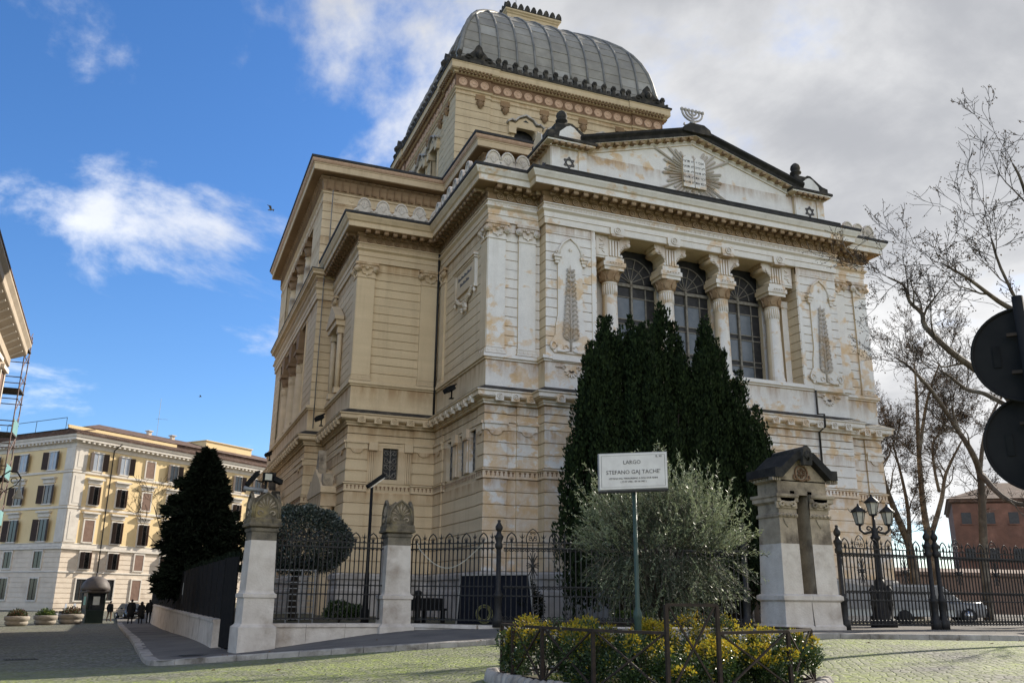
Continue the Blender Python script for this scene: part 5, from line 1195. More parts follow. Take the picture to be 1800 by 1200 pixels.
railing('iron railing with scrolls at the far right, right of the twin gate posts', (24.75, 23.2), (32.0, 23.5), 'B')
def iron_post(x, y, label):
    t = thing('iron_post', label, 'iron post', (x, y, -.85), 'cast iron posts of the railings')
    m = MB(); m.lathe((0,0,0), [(.17,0),(.17,.3),(.13,.34),(.11,.5),(.12,.86),(.15,.9),(.15,.98),(.10,1.02),(.095,1.1),(.08,1.12),(.075,2.35)], 12); put('shaft', m.data('shaft', 'iron'), t)
    m = MB(); m.lathe((0,0,0), [(.075,2.34),(.12,2.4),(.12,2.5),(.09,2.55),(.13,2.68),(.15,2.74),(.09,2.8),(.06,2.9)], 10); put('capital', m.data('capital', 'iron'), t)
    m = MB(); m.lathe((0,0,0), [(.05,2.88),(.11,2.96),(.12,3.04),(.06,3.14),(.04,3.18),(.06,3.24),(.0,3.26)], 10); put('urn_finial', m.data('urn_finial', 'iron'), t)
for x, y, l in ((10.03,26.6,'cast iron post with urn finial in front of the dark blue board'),(14.0,24.95,'cast iron post with urn finial half hidden behind the olive tree'),(17.35,23.95,'cast iron post with urn finial just left of the gatehouse'),(20.35,23.05,'cast iron post with urn finial just right of the gatehouse'),(24.32,23.25,'left one of the twin iron gate posts in front of the white car'),(24.62,23.2,'right one of the twin iron gate posts in front of the white car')): iron_post(x, y, l)
# plinth walls under the railings
def plinth(label, pts, ztop, w=.42):
    o = Vector((*pts[0], 0)); m = MB(); n = 10; P_ = [Vector(pts[0])+(Vector(pts[-1])-Vector(pts[0]))*k/n for k in range(n+1)] if len(pts) == 2 else [Vector(p) for p in pts]
    t = thing('plinth_wall', label, 'low wall', (o.x, o.y, ztop-.3), 'stone plinths of the railings')
    ln = sum((P_[i+1]-P_[i]).length for i in range(len(P_)-1))
    rp = resample([tuple(p) for p in P_], max(2, int(ln/1.1)+1))
    for i in range(len(rp)-1):
        a, b = Vector(rp[i]), Vector(rp[i+1]); d = (b-a).normalized(); n3 = Vector((d.y,-d.x))
        m = MB(); e = d*.005; h = w/2
        va = []; vb = []
        for p_, L_ in ((a+e, va), (b-e, vb)):
            zg = g1(*p_)-.1
            for o_, z_ in ((h, zg), (h, ztop-.13), (h+.05, ztop-.11), (h+.05, ztop-.02), (h+.02, ztop), (-h, ztop), (-h, zg)): q_ = p_+n3*o_; L_.append((q_.x, q_.y, z_))
        m.add(va+vb, [(q_, q_+7, q_+8, q_+1) for q_ in range(6)]+[tuple(range(6,-1,-1)), tuple(range(7,14))]); m.build('stone_block', 'travertine', t)
plinth('stone plinth growing taller down the slope, between the two pillars', [(3.3,28.85),(6.95,29.1)], -.80)
plinth('low stone kerb plinth right of the second pillar', [(7.75,29.05),(9.95,26.7),(12,25.85)], -.80, .36)
plinth('low stone plinth hidden behind the planted bed', [(12,25.85),(14,24.95),(17.6,23.9)], -.80, .36)
# ------------------------------------------------------------------ gatehouse aedicule
ga = thing('gatehouse', 'small gabled stone gatehouse pier with a tall niche and carved star', 'gatehouse', (19.0, 23.6, -.95))
x0, x1, y0, y1 = 18.05, 20.0, 22.95, 24.0
def rect(d=0.0): return [(x0-d,y1+d),(x0-d,y0-d),(x1+d,y0-d),(x1+d,y1+d)]
def split_front(prof, name, matn, z, nx0=18.72, nx1=19.23):
    """a band that leaves the niche open"""
    m = MB(); m.sweep([(nx1,y0),(x1,y0),(x1,y1),(x0,y1),(x0,y0),(nx0,y0)], prof); return m.build(name, matn, ga)
split_front([(.16,-1.2),(.16,-.72),(.10,-.66),(.08,.0),(.16,.06),(.16,.18),(.06,.24)], 'plinth', 'travertine', 0, 18.97, 18.98)
split_front([(.06,.24),(.02,1.75)], 'pier_lower', 'travertine', 0); split_front([(.02,1.75),(.0,2.55)], 'pier_upper', 'travertine_dirty', 0)
split_front([(.0,2.55),(.05,2.58),(.05,2.66),(.0,2.70),(.0,2.98),(.12,3.05),(.12,3.16),(.16,3.2),(.16,3.28),(.05,3.3)], 'pier_capital', 'travertine_dirty', 0, 18.74, 19.21)
m = MB(); m.box(18.72, 19.23, y0+1.1, y0+1.2, .2, 3.4); m.build('niche_back', 'travertine_dirty', ga)
m = MB(); m.box(18.55, 18.72, y0+.02, y0+1.15, .2, 3.4); m.build('niche_cheek', 'travertine_dirty', ga); MB().box(19.23, 19.4, y0+.02, y0+1.15, .2, 3.4).build('niche_cheek', 'travertine_dirty', ga); MB().box(18.70, 19.25, y0+.02, y0+1.15, .1, .22).build('niche_sill', 'travertine', ga)
for xc in (18.33, 19.61):
    m = MB()
    for sg in (-1, 1): m.tube([(xc+sg*(.2-.14*math.cos(a)*(1-a/9)), y0-.1, 2.95+.1*math.sin(a)*(1-a/9)) for a in [k*.6 for k in range(10)]], .045, 6)
    m.extr([(-.3,3.18),(.3,3.18),(.18,2.95),(0,2.9),(-.18,2.95)], (xc, y0-.12, 0), (1,0,0), (0,0,1), (0,.16,0))
    for k in range(5): m.lathe((xc-.3+k*.15, y0-.06, 2.62), [(0,-.06),(.06,0),(0,.06)], 6)
    m.extr([(-.16,2.52),(.16,2.52),(.1,2.38),(0,2.25),(-.1,2.38)], (xc, y0-.05, 0), (1,0,0), (0,0,1), (0,.1,0)); m.box(xc-.4, xc+.4, y0-.06, y0+.02, 2.84, 3.08); m.build('capital_carving', 'travertine_dirty', ga)
m = MB(); m.sweep(rect(-.02), [(0,3.28),(0,3.74),(-.1,3.74)], True); m.build('attic_block', 'travertine_dirty', ga)
xm = (x0+x1)/2
m = MB(); m.extr([(x0,3.7),(x1,3.7),(x1,3.82),(xm+.25,4.42),(xm-.25,4.42),(x0,3.82)], (0,y0+.02,0), (1,0,0), (0,0,1), (0,1.0,0)); m.build('gable', 'travertine_dirty', ga)
m = MB()
for sg in (-1, 1):
    pts = [(xm+sg*1.22,3.78),(xm+sg*.95,3.78),(xm+sg*.28,4.38),(xm,4.40)]
    lo = pts; hi = [(xm,4.66),(xm+sg*.34,4.62),(xm+sg*.98,4.08),(xm+sg*1.22,4.08)]
    m.extr(lo+hi, (0,y0-.28,0), (1,0,0), (0,0,1), (0,1.5,0))
m.build('roof', 'soot_stone', ga)
m = MB().sweep([(x0,y1),(x0,y0-.02)], [(0,3.66),(.12,3.72),(.12,3.79),(.3,3.8)]); 
for k in range(6): m.box(x0-.2, x0, y0+.05+k*.16, y0+.13+k*.16, 3.7, 3.79)
for sg in (-1, 1):
    for k in range(4): xx = xm+sg*(1.0-.0+k*.085)-.03; m.box(xx, xx+.05, y0-.2, y0, 3.68, 3.78)
m.build('dentils', 'travertine_dirty', ga)
m = MB(); m.extr([(-.16,4.2),(.16,4.2),(.2,4.5),(.14,4.72),(0,4.84),(-.14,4.72),(-.2,4.5)], (xm, y0-.38, 0), (1,0,0), (0,0,1), (0,.16,0))
for k in range(5): a = math.pi*(.1+.2*k); m.tube([(xm,y0-.4,4.36),(xm+.15*math.cos(a),y0-.4,4.46+.2*math.sin(a))], .035, 5)
m.tube([(xm,y0-.2,4.68),(xm,y1+.2,4.68)], .14, 8); m.build('ridge_palmette', 'black_stone', ga)
m = MB(); star(m, Vector((xm, y0-.03, 3.98)), .15, None, Vector((1,0,0))); m.tube([(xm+.24*math.cos(a), y0-.02, 3.98+.24*math.sin(a)) for a in half(0, 2*math.pi, 20)], .03, 5); 
for sg in (-1, 1): m.tube([(xm+sg*.18,y0-.02,3.76),(xm+sg*.32,y0-.02,3.81),(xm+sg*.3,y0-.02,3.92)], .03, 5)
m.build('star_medallion', 'terracotta_frieze', ga)

# ------------------------------------------------------------------ planted bed with low iron railing, olive and street sign
BC = Vector((8.35, 13.95)); BZ = -1.44
bed = [(6.05,16.1),(5.98,15.4),(6.08,14.3),(6.35,12.85),(7.0,11.7),(7.96,11.6),(9.75,12.2),(10.6,12.8),(11.1,13.3),(10.65,14.9),(9.3,16.35),(7.6,16.85),(6.5,16.6)]
bw_ = thing('planted_bed', 'round planted bed edged with pale stones in the middle of the road', 'flower bed', (BC.x, BC.y, BZ-.1))
m = MB(); n = len(bed); m.add([(x, y, BZ+.02) for x, y in bed]+[(BC.x, BC.y, BZ+.14)], [(i, (i+1) % n, n) for i in range(n)]); m.build('soil', 'soil', bw_)
ring = resample(bed+[bed[0]], 82)
for i in range(81):
    a = Vector(ring[i]); d = (a-BC).normalized(); c = a+d*.12
    m = MB(); r = random.uniform(.10, .13); m.lathe((c.x, c.y, BZ), [(r*1.05,-.15),(r*1.1,.02),(r*.95,.09+random.random()*.05),(r*.5,.16+random.random()*.05),(0,.19)], 7, rz=random.random()*3); m.build('edging_stone', 'kerb_stone', bw_)
rl = thing('bed_railing', 'low brown iron railing with crossed braces around the planted bed', 'railing', (BC.x, BC.y, BZ))
ZT = -.46; ZB = -1.30; RAILPTS = [(6.2,16.2),(6.1,15.4),(6.2,14.31),(6.45,12.9),(7.11,11.8),(7.96,11.74),(9.69,12.32),(10.95,13.3),(10.5,14.9),(9.2,16.2),(7.6,16.7)]
for i in range(len(RAILPTS)):
    a = Vector((*RAILPTS[i], 0)); b = Vector((*RAILPTS[(i+1) % len(RAILPTS)], 0)); gate = i == 4
    z1 = ZT+.40 if gate else ZT; up_ = Vector((0,0,1))
    MB().bar(a+up_*z1, b+up_*z1, .045).build('top_rail', 'rust_iron', rl); MB().bar(a+up_*ZB, b+up_*ZB, .04).build('bottom_rail', 'rust_iron', rl)
    MB().bar(a+up_*(BZ-.1), a+up_*((ZT+.40) if i in (4, 5) else ZT), .055).build('post', 'rust_iron', rl)
    zc0, zc1 = ZB, z1
    ins = (b-a).normalized()*.03
    MB().bar(a+ins+up_*zc0, b-ins+up_*zc1, .028).build('brace', 'rust_iron', rl); MB().bar(a+ins+up_*zc1, b-ins+up_*zc0, .026).build('brace', 'rust_iron', rl)
# olive
ol = thing('olive_tree', 'bushy silver-grey olive tree growing in the railed bed', 'olive tree', (8.62, 14.45, BZ))
m = MB(); tr = [(8.62,14.45,BZ-.1),(8.60,14.44,-.8),(8.66,14.46,-.35),(8.62,14.48,.1)]; m.tube(tr, [.085,.07,.065,.055], 8)
ends = []
for k in range(16):
    a = k*2.4+random.random(); e = Vector((8.7+math.cos(a)*random.uniform(.5,1.2), 14.5+math.sin(a)*random.uniform(.4,1.0), random.uniform(.3,1.7))); s0 = Vector(tr[2])+Vector((0,0,random.uniform(-.1,.4)))
    m.tube([s0, s0.lerp(e,.5)+Vector((random.uniform(-.1,.1),random.uniform(-.1,.1),.12)), e], [.035,.022,.01], 5); ends.append(e)
m.build('trunk', 'dark_bark', ol)
V_ = []; nS = 2300; dk = []
cc = np.array([8.74, 14.5, .96])
for k in range(nS):
    u = rng.normal(0, 1, 3); u /= np.linalg.norm(u); rr = rng.uniform(.1, 1.0)**.6
    base = cc+u*np.array([1.52, 1.25, 1.14])*rr
    if base[2] < -.0+.34*abs(u[0])**1.5+.08*rng.normal(): continue
    d = u*np.array([.9,.9,.5])+np.array([0,0,.75])+rng.normal(0,.35,3)
    if u[2] < -.2: d = u*.8+np.array([0,0,-.5])+rng.normal(0,.4,3)
    d /= np.linalg.norm(d); ln = rng.uniform(.28,.6)
    if u[2] > .25 and rng.random() < .24: ln = rng.uniform(.6,1.05); d = d*.5+np.array([rng.normal(-.25,.3),rng.normal(0,.2),.75]); d /= np.linalg.norm(d)
    nl = int(ln/.024); tt = np.linspace(.05,1,nl)[:,None]; p = base+d*tt*ln+np.array([0,0,-.10])*tt**2*ln
    V_.append((p, np.repeat(d[None],nl,0))); dk.append(np.full(nl, rr < .62 or (u[2] < -.1 and rng.random() < .75)))  # crown shade painted in: inner and lower leaves take the darker copy
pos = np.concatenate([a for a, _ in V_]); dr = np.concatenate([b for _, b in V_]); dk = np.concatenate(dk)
v, f = leaves(pos, dr, .076, .018, .7); off = np.array(WL[ol.name]); o = put('crown', npmesh('crown', v-off, f, ['olive_leaf','olive_leaf_shaded'], dk.astype(int)), ol)
m = MB()
for a, b in V_[::3]: m.tube([Vector(a[0]), Vector(a[-1])], [.006,.003], 3, False)
m.build('twigs', 'bark', ol, kind='stuff')
# hedge shrubs with yellow tips
def shrub(c, rx, ry, h, n, label, ytop=.62, green='hedge_green', yellow='hedge_yellow', name='euonymus_shrub', group='yellow-tipped shrubs of the bed', leaf=.05, cat='shrub', yshare=.55, lobes=5):
    t = thing(name, label, cat, c, group)
    lb = [(rng.uniform(-.7,.7)*rx, rng.uniform(-.7,.7)*ry, rng.uniform(.2,.84)*h, rng.uniform(.26,.5), rng.uniform(.13,.26)*h) for _ in range(lobes)]
    P_ = []; D_ = []; Y_ = []
    for lx, ly, lz, s_, sz in lb:
        k = n//lobes; u = rng.normal(0,1,(k,3)); u /= np.linalg.norm(u,axis=1)[:,None]; r = rng.uniform(.5,1.04,k)[:,None]**.5*(1+.12*rng.normal(0,1,(k,1)))
        p = u*r*np.array([rx*s_, ry*s_, sz])+np.array([lx,ly,lz]); P_.append(p); D_.append(u+np.array([0,0,.5])); yy = lz > ytop*h and rng.random() < yshare+.25; Y_.append((rng.random(k) < (.9*np.clip((p[:,2]-lz)/sz+.75, 0, 1) if yy else .03)))
    P_ = np.concatenate(P_); D_ = np.concatenate(D_); Y_ = np.concatenate(Y_); ok = P_[:,2] > .03; P_ = P_[ok]; D_ = D_[ok]; top = Y_[ok]
    v, f = leaves(P_, D_, leaf, leaf*.55, .6)
    put('foliage', npmesh('foliage', v, f, [green, yellow], top.astype(int)), t)
    m = MB()
    for k in range(9): a = rng.uniform(0,6.28); m.tube([(0,0,0),(math.cos(a)*rx*.3,math.sin(a)*ry*.3,h*.4),(math.cos(a)*rx*.55,math.sin(a)*ry*.55,h*.75)], [.012,.008,.004], 4)
    put('stems', m.data('stems','dark_bark'), t); return t
for i, (x, y, rx, ry, h, lab) in enumerate([(6.5,14.9,.50,.5,1.0,'yellow-tipped shrub at the far left end of the railed bed'),(6.75,13.7,.5,.5,1.0,'yellow-tipped shrub second from the left in the railed bed'),(7.35,14.7,.5,.5,1.02,'tall yellow-tipped shrub left of the sign pole, at the back of the bed'),(7.1,12.75,.45,.42,.78,'low dark green shrub at the front of the bed left of the sign pole'),(7.95,13.5,.42,.4,1.0,'upright yellow-tipped shrub right beside the green sign pole'),(7.6,12.15,.40,.32,.55,'low green shrub behind the tall gate panel'),(8.35,12.4,.42,.36,.8,'yellow-tipped shrub just right of the gate panel'),(9.05,12.9,.42,.38,.72,'low yellow-tipped shrub in front of the olive trunk'),(9.5,12.55,.45,.34,.66,'low green shrub at the front right of the bed'),(9.75,13.3,.5,.46,.92,'broad yellow-tipped shrub right of the olive trunk'),(10.35,13.15,.42,.4,.85,'green shrub near the right-hand end of the bed'),(9.6,14.6,.55,.5,1.0,'yellow-tipped shrub at the back right of the bed'),(10.75,13.5,.28,.36,.72,'small yellow-tipped shrub at the right-hand tip of the bed'),(6.3,15.7,.3,.4,.85,'small yellow-tipped shrub at the back left of the bed')]):
    shrub((x, y, BZ+.06), rx*1.05, ry, h*1.10, 5200, lab, yshare=(.12 if 'green shrub' in lab else .5), ytop=.55, lobes=16)
# low growth in the bed
k = 6000; a = rng.uniform(0,6.283,k); r = np.sqrt(rng.random(k))*2.0; p = np.stack([BC.x+np.cos(a)*r*1.1, BC.y+np.sin(a)*r*1.05, np.full(k,BZ+.05)],1)
v, f = leaves(p, np.tile([0,0,1.],(k,1)), .11, .02, .5); o = put('bed_grass', npmesh('bed_grass', v, f, ['grass_leaf'])); tag(o, 'tufts of bright grass on the soil of the railed bed', 'grass', kind='stuff')
# street sign
sg_ = thing('street_sign', 'white marble street name sign on a green pole in the railed bed', 'street sign', (7.42, 13.2, BZ))
m = MB(); m.lathe((7.42,13.2,0), [(.06,BZ-.1),(.06,-.32),(.075,-.28),(.075,-.2),(.045,-.14),(.04,-.1),(.036,1.82)], 12); m.build('pole', 'green_paint', sg_)
sw_, sh_ = 1.155, .60
u = Vector((math.cos(R(-19)), math.sin(R(-19)), 0)); n3 = Vector((u.y, -u.x, 0)); zz = Vector((-.045*u.x*0, 0, 1)); u = (u+Vector((0,0,.055))).normalized(); zz = Vector((0,0,1)); o = Vector((7.36,13.12,2.10))
m = MB(); m.extr([(-sw_/2-.015,-sh_/2-.015),(sw_/2+.015,-sh_/2-.015),(sw_/2+.015,sh_/2+.015),(-sw_/2-.015,sh_/2+.015)], o, u, zz, -n3*-.07*-1); m.build('frame', 'grey_metal', sg_)
m = MB(); m.extr([(-sw_/2,-sh_/2),(sw_/2,-sh_/2),(sw_/2,sh_/2),(-sw_/2,sh_/2)], o+n3*.001, u, zz, n3*.03); pl_ = m.build('marble_panel', 'marble', sg_)
m = MB(); m.extr([(-sw_/2-.01,-sh_/2-.055),(sw_/2+.01,-sh_/2-.055),(sw_/2+.01,-sh_/2-.02),(-sw_/2-.01,-sh_/2-.02)], o-n3*.07, u, zz, n3*.1); m.build('bottom_bracket', 'iron', sg_)
m = MB(); e = .035
for a, b in (((-1,-1),(1,-1)),((1,-1),(1,1)),((1,1),(-1,1)),((-1,1),(-1,-1))): m.bar(o+n3*.031+u*a[0]*(sw_/2-e)+zz*a[1]*(sh_/2-e), o+n3*.031+u*b[0]*(sw_/2-e)+zz*b[1]*(sh_/2-e), .006, .003)
m.build('border_line', 'ink', pl_)
M3 = Matrix((( u.x, zz.x, n3.x), (u.y, zz.y, n3.y), (u.z, zz.z, n3.z)))
for body, size, ax, az in (("LARGO", .092, -.02, .145),("STEFANO GAJ TACHE'", .094, 0, -.02),("VITTIMA DEL TERRORISMO A SOLI DUE ANNI", .041, 0, -.125),("( 23·07·1980 - 09·10·1982 )", .04, 0, -.18),("R. XI", .05, .44, .235)):
    me = text_mesh(body, size, 'ink', 'lettering'); q_ = put('lettering', me, pl_, local(pl_, o+n3*.033+u*ax+zz*az)); q_.rotation_euler = M3.to_euler()
# ------------------------------------------------------------------ cypresses in the garden
def cypress(base, hull, label, nplume, leaf=.17):
    """many upright plumes packed into the outline given by hull: (x, y, radius, height)"""
    t = thing('cypress_tree', label, 'cypress tree', base, 'dark cypresses before the facade')
    m = MB(); P_ = []; D_ = []
    for sx, sy, r, h in hull: m.tube([(sx*.3,sy*.3,-.2),(sx*.8,sy*.8,h*.4),(sx,sy,h*.85)], [.16,.09,.02], 6)
    area = sum(r*h for _, _, r, h in hull)
    for sx, sy, r, h in hull:
        for k in range(max(6, int(nplume*r*h/area))):
            a = rng.uniform(0, 6.283); tt = rng.random()**.8; rad = r*(1-tt**2.1*.93)*rng.uniform(.45, 1.0)**.5*(1.0 if rng.random() < .85 else 1.12)
            px_, py_, pz_ = sx+math.cos(a)*rad, sy+math.sin(a)*rad, .15+tt*(h-.9)
            if tt < .08: rad *= .8
            ln = rng.uniform(.7, 1.9); w = rng.uniform(.12, .28); nl = 100; lean = rng.uniform(-.05, .28)
            s_ = rng.random(nl)**.9; b_ = rng.uniform(0, 6.283, nl); rr = w*np.sqrt(np.clip(1-s_**1.5, .02, 1))*np.sqrt(rng.uniform(.3, 1, nl))
            q = np.stack([px_+np.cos(b_)*rr+math.cos(a)*lean*s_, py_+np.sin(b_)*rr+math.sin(a)*lean*s_, pz_+s_*ln], 1)
            q[:, 2] = np.minimum(q[:, 2], h+.55); P_.append(q); D_.append(np.stack([np.cos(b_)*.35, np.sin(b_)*.35, np.ones(nl)], 1))
    v, f = leaves(np.concatenate(P_), np.concatenate(D_), leaf, leaf*.42, .28)
    put('crown', npmesh('crown', v, f, ['cypress_leaf']), t); put('trunk', m.data('trunk','dark_bark'), t)
cypress((16.2, 29.0, -.86), [(-.2,0,1.95,10.5),(-1.35,-.2,1.25,10.2),(-2.0,0,.9,8.0),(1.55,.1,.95,11.7),(.5,-.5,1.6,10.6),(-.9,.3,1.25,10.9),(1.1,.5,1.2,10.6),(1.9,-.5,1.2,9.6),(-1.75,-.4,.85,9.6),(.1,-.9,1.25,10.2),(2.4,-.2,1.0,9.2),(.35,.2,.8,11.0)], 'broad dark cypress with one tall tip, left of the pair before the facade', 1500)
cypress((20.0, 29.2, -.86), [(.3,0,1.7,10.0),(-.2,-.2,1.0,11.6),(-1.4,.2,.8,11.1),(1.25,-.1,1.25,9.2),(1.95,-.2,1.0,7.9),(.6,.3,.9,10.6),(2.35,.1,.8,6.8),(-.9,-.6,1.2,9.6),(2.55,-.3,.6,5.6),(-1.7,-.4,1.0,9.2),(2.2,-.5,.9,6.0)], 'dark cypress tapering to the right, right of the pair before the facade', 1350)
# dark conifer by the side street
def conifer(base, h, r, label, n):
    t = thing('conifer_tree', label, 'conifer', base)
    m = MB(); m.tube([(0,0,-.3),(0,0,h*.5),(.1,0,h*.97)], [.3,.2,.03], 8); P_ = []; D_ = []
    for k in range(120):
        tt = (k+.5)/120; z = h*(.10+.88*tt); a = k*2.4; ln = r*max(.02, 1-tt**2.6)**.8*rng.uniform(.6,1.25)*(1.0 if tt > .2 else .62+tt*1.9)
        m.tube([(0,0,z),(math.cos(a)*ln*.6,math.sin(a)*ln*.6,z+.1*ln),(math.cos(a)*ln,math.sin(a)*ln,z-.05*ln)], [.05,.03,.008], 4)
        q = n//120; s_ = rng.uniform(.15,1.05,q)**.7; w = .34*ln*(1.15-s_*.75)+.12
        off = rng.normal(0,1,q)*w*.6
        x = np.cos(a)*ln*s_-np.sin(a)*off; y = np.sin(a)*ln*s_+np.cos(a)*off; zz = z+.12*ln*s_-.2*ln*s_**2+rng.normal(0,.10,q)-.12*np.abs(off)
        P_.append(np.stack([x,y,zz],1)); D_.append(np.stack([np.cos(a)*np.ones(q)*.9, np.sin(a)*np.ones(q)*.9, rng.normal(-.05,.3,q)],1))
    v, f = leaves(np.concatenate(P_), np.concatenate(D_), .34, .11, .4)
    put('crown', npmesh('crown', v, f, ['conifer_leaf']), t); put('trunk', m.data('trunk','dark_bark'), t)
conifer((2.05, 52.0, -1.0), 8.9, 2.15, 'tall dark conifer standing behind the side street fence', 42000)
# clipped round bush behind the railings
tp = thing('topiary_bush', 'clipped umbrella-shaped evergreen on a trunk behind the railings', 'topiary', (4.85, 34.0, -.86))
P_ = []; D_ = []
k = 26000; u = rng.normal(0,1,(k,3)); u /= np.linalg.norm(u,axis=1)[:,None]; r = rng.uniform(.8,1.02,k)[:,None]*(1+.03*np.sin(u[:,:1]*14)+.03*np.sin(u[:,1:2]*11)); p = u*r*np.array([1.85,1.6,1.3]); p[:,2] = np.where(p[:,2] < -.9, -.9+rng.normal(0,.12,k), p[:,2]); p[:,2] += 2.82; p[:,0] += .1
v, f = leaves(p, u+np.array([0,0,.2]), .10, .055, .7); put('crown', npmesh('crown', v, f, ['topiary_leaf']), tp)
m = MB().tube([(0,0,-.1),(-.05,0,1.2),(.05,0,2.6)], [.17,.14,.1], 8)
for q_ in range(7): m.tube([(0,0,1.5),(math.cos(q_)*.6,math.sin(q_)*.6,2.3),(math.cos(q_)*1.0,math.sin(q_)*1.0,2.9)], [.06,.045,.02], 5)
put('trunk', m.data('trunk','dark_bark'), tp)
# things in the garden behind the railings
shrub((6.0, 31.2, -.86), .8, .5, .75, 3500, 'low green shrub at the foot of the railings left of the second pillar', green='hedge_green', yellow='grass_leaf', name='garden_shrub', group='garden plants behind the railings', leaf=.09)
shrub((12.6, 30.6, -.86), .9, .8, 1.75, 5000, 'dark rounded shrub in front of the blue board', green='conifer_leaf', yellow='conifer_leaf', name='garden_shrub', group='garden plants behind the railings', leaf=.09)
shrub((20.9, 25.3, -.86), .5, .5, 1.9, 3500, 'leafy green shrub just right of the gatehouse behind the railings', name='garden_shrub', green='hedge_green', yellow='grass_leaf', group='garden plants behind the railings', leaf=.08)
shrub((15.7, 26.6, -.86), 1.5, .5, .55, 4000, 'low bright green hedge strip behind the olive tree', name='garden_shrub', green='hedge_green', yellow='grass_leaf', group='garden plants behind the railings', leaf=.08)
bb = thing('blue_board', 'large dark blue board leaning behind the railings', 'board', (11.2, 30.3, -.86))
m = MB(); m.extr([(0,-.86),(2.75,-.86),(2.55,.82),(.12,.76)], (9.95,30.55,0), (.97,-.24,0), (0,0,1), (.03,.12,0)); m.build('panel', 'blue_panel', bb)
m = MB(); A_ = Vector((9.95,30.5,0)); uu = Vector((.97,-.24,0)); 
for a, b in (((0,-.86),(.12,.78)),((.12,.78),(2.55,.84)),((2.55,.84),(2.75,-.86))): m.bar(A_+uu*a[0]+Vector((0,0,a[1])), A_+uu*b[0]+Vector((0,0,b[1])), .05)
m.build('frame', 'grey_metal', bb)
hs = thing('garden_hose', 'coiled yellow garden hose hanging behind the railings', 'hose', (10.75,29.9,-.5))
m = MB()
for k in range(7):
    rr = .2+.018*k; m.tube([(rr*math.cos(a)*(1+.05*math.sin(k*3+a)), -.05*k*.3, rr*math.sin(a)+.02*math.sin(k*5)) for a in half(0, 2*math.pi, 20)], .011, 5)
put('coil', m.data('coil','hose_yellow'), hs)
tl = thing('trellis', 'grey lattice trellis leaning under the clipped bush', 'trellis', (4.25, 31.6, -.86))
m = MB()
for k in range(5): m.box(-.9+k*.45,-.86+k*.45,-.02,.02,0,1.75)
for k in range(9): m.box(-.9,.94,-.03,.03,.1+k*.2,.13+k*.2)
put('lattice', m.data('lattice','grey_metal'), tl)
bl = thing('bollard', 'short black iron bollard behind the railings', 'bollard', (8.75,31.2,-.86)); m = MB().lathe((0,0,0), [(.12,0),(.1,.1),(.09,.95),(.13,1.0),(.13,1.06),(.08,1.1),(0,1.12)], 10); put('body', m.data('body','iron'), bl)
bn = thing('iron_barrow', 'dark heap of iron stands and a bench behind the railings', 'bench', (9.4,31.6,-.86))
m = MB(); m.box(-1.1,.5,-.2,.2,.42,.5); m.box(-1.1,.5,.18,.24,.5,.85); put('seat', m.data('seat','black_metal'), bn)
for sx in (-1.0,-.3,.4): put('leg', MB().box(sx-.03,sx+.03,-.18,.18,0,.42).data('leg','black_metal'), bn)
ws = thing('wire_bundle', 'pale cable hanging in a slack curve along the railings', 'cable', (9.3,27.6,1.3))
m = MB(); pts = [(7.95,28.7,1.72)]+[(7.95+ (9.75-7.95)*t_, 28.7+(26.9-28.7)*t_, 1.62-.9*math.sin(math.pi*t_)*(1-.25*t_)+.2*t_) for t_ in half(.04,1,14)]
m.tube(pts, .014, 5); m.build('cable', 'lamp_glass', ws)
st = thing('street_light', 'slim black lamp post with a flat angled head behind the railings', 'lamp post', (6.75,30.6,-.86))
m = MB(); m.lathe((0,0,0), [(.14,0),(.14,.4),(.1,.5),(.075,1.6),(.06,1.7),(.05,4.55)], 10); put('pole', m.data('pole','black_metal'), st)
m = MB(); m.obox((.12,0,4.78), .72, .32, .13, 0, 0, R(-38)); put('lamp_head', m.data('lamp_head','black_metal'), st)
m = MB(); m.obox((.17,0,4.70), .6, .26, .02, 0, 0, R(-38)); put('lamp_lens', m.data('lamp_lens','head_lamp'), st)
# ------------------------------------------------------------------ side street: wall, dark fence, people
wl = thing('street_wall', 'long low rendered wall along the side street pavement', 'low wall', (2.2,31.4,-1.7))
wpath = [(.07,85),(.72,68),(1.4,50),(1.9,38),(2.2,31.6)]; wr = resample(wpath, 26)
for i in range(25):
    a, b = Vector(wr[i]), Vector(wr[i+1]); d = (b-a).normalized(); n_ = Vector((d.y,-d.x)); e = d*.006; m = MB(); L1 = []; L2 = []
    for p_, Q in ((a+e, L1), (b-e, L2)):
        zg = g1(*p_)
        for o_, z_ in ((.24,zg),(.22,-.86),(.25,-.84),(.25,-.76),(-.2,-.74),(-.2,zg)): q_ = p_+n_*o_; Q.append((q_.x,q_.y,z_))
    m.add(L1+L2, [(k,k+6,k+7,k+1) for k in range(5)]+[tuple(range(5,-1,-1)), tuple(range(6,12))]); m.build('wall_block', 'cream_stone' if False else 'travertine', wl)
df = thing('dark_fence', 'tall dark sheet fence standing on the side street wall', 'fence', (2.0,36,-.75))
fr = resample(wpath+[(2.45,29.9)], 31)
for i in range(30):
    a, b = Vector((*fr[i],0)), Vector((*fr[i+1],0)); d = (b-a).normalized(); gap = .10
    m = MB(); h1 = .95+.08*math.sin(i*1.7); m.bar(a+d*gap+Vector((0,0,.22 if i < 29 else -.2)), b-d*gap*.2+Vector((0,0,.22 if i < 29 else -.2)), .05, 1.9 if i < 29 else 2.8); m.build('fence_panel', 'black_metal', df)
    m = MB(); m.bar(a+Vector((0,0,-.75)), a+Vector((0,0,1.2)), .07); m.build('fence_post', 'black_metal', df)
m = MB()
for p_ in fr: m.bar((p_[0],p_[1],.9),(p_[0],p_[1],1.0), .06)
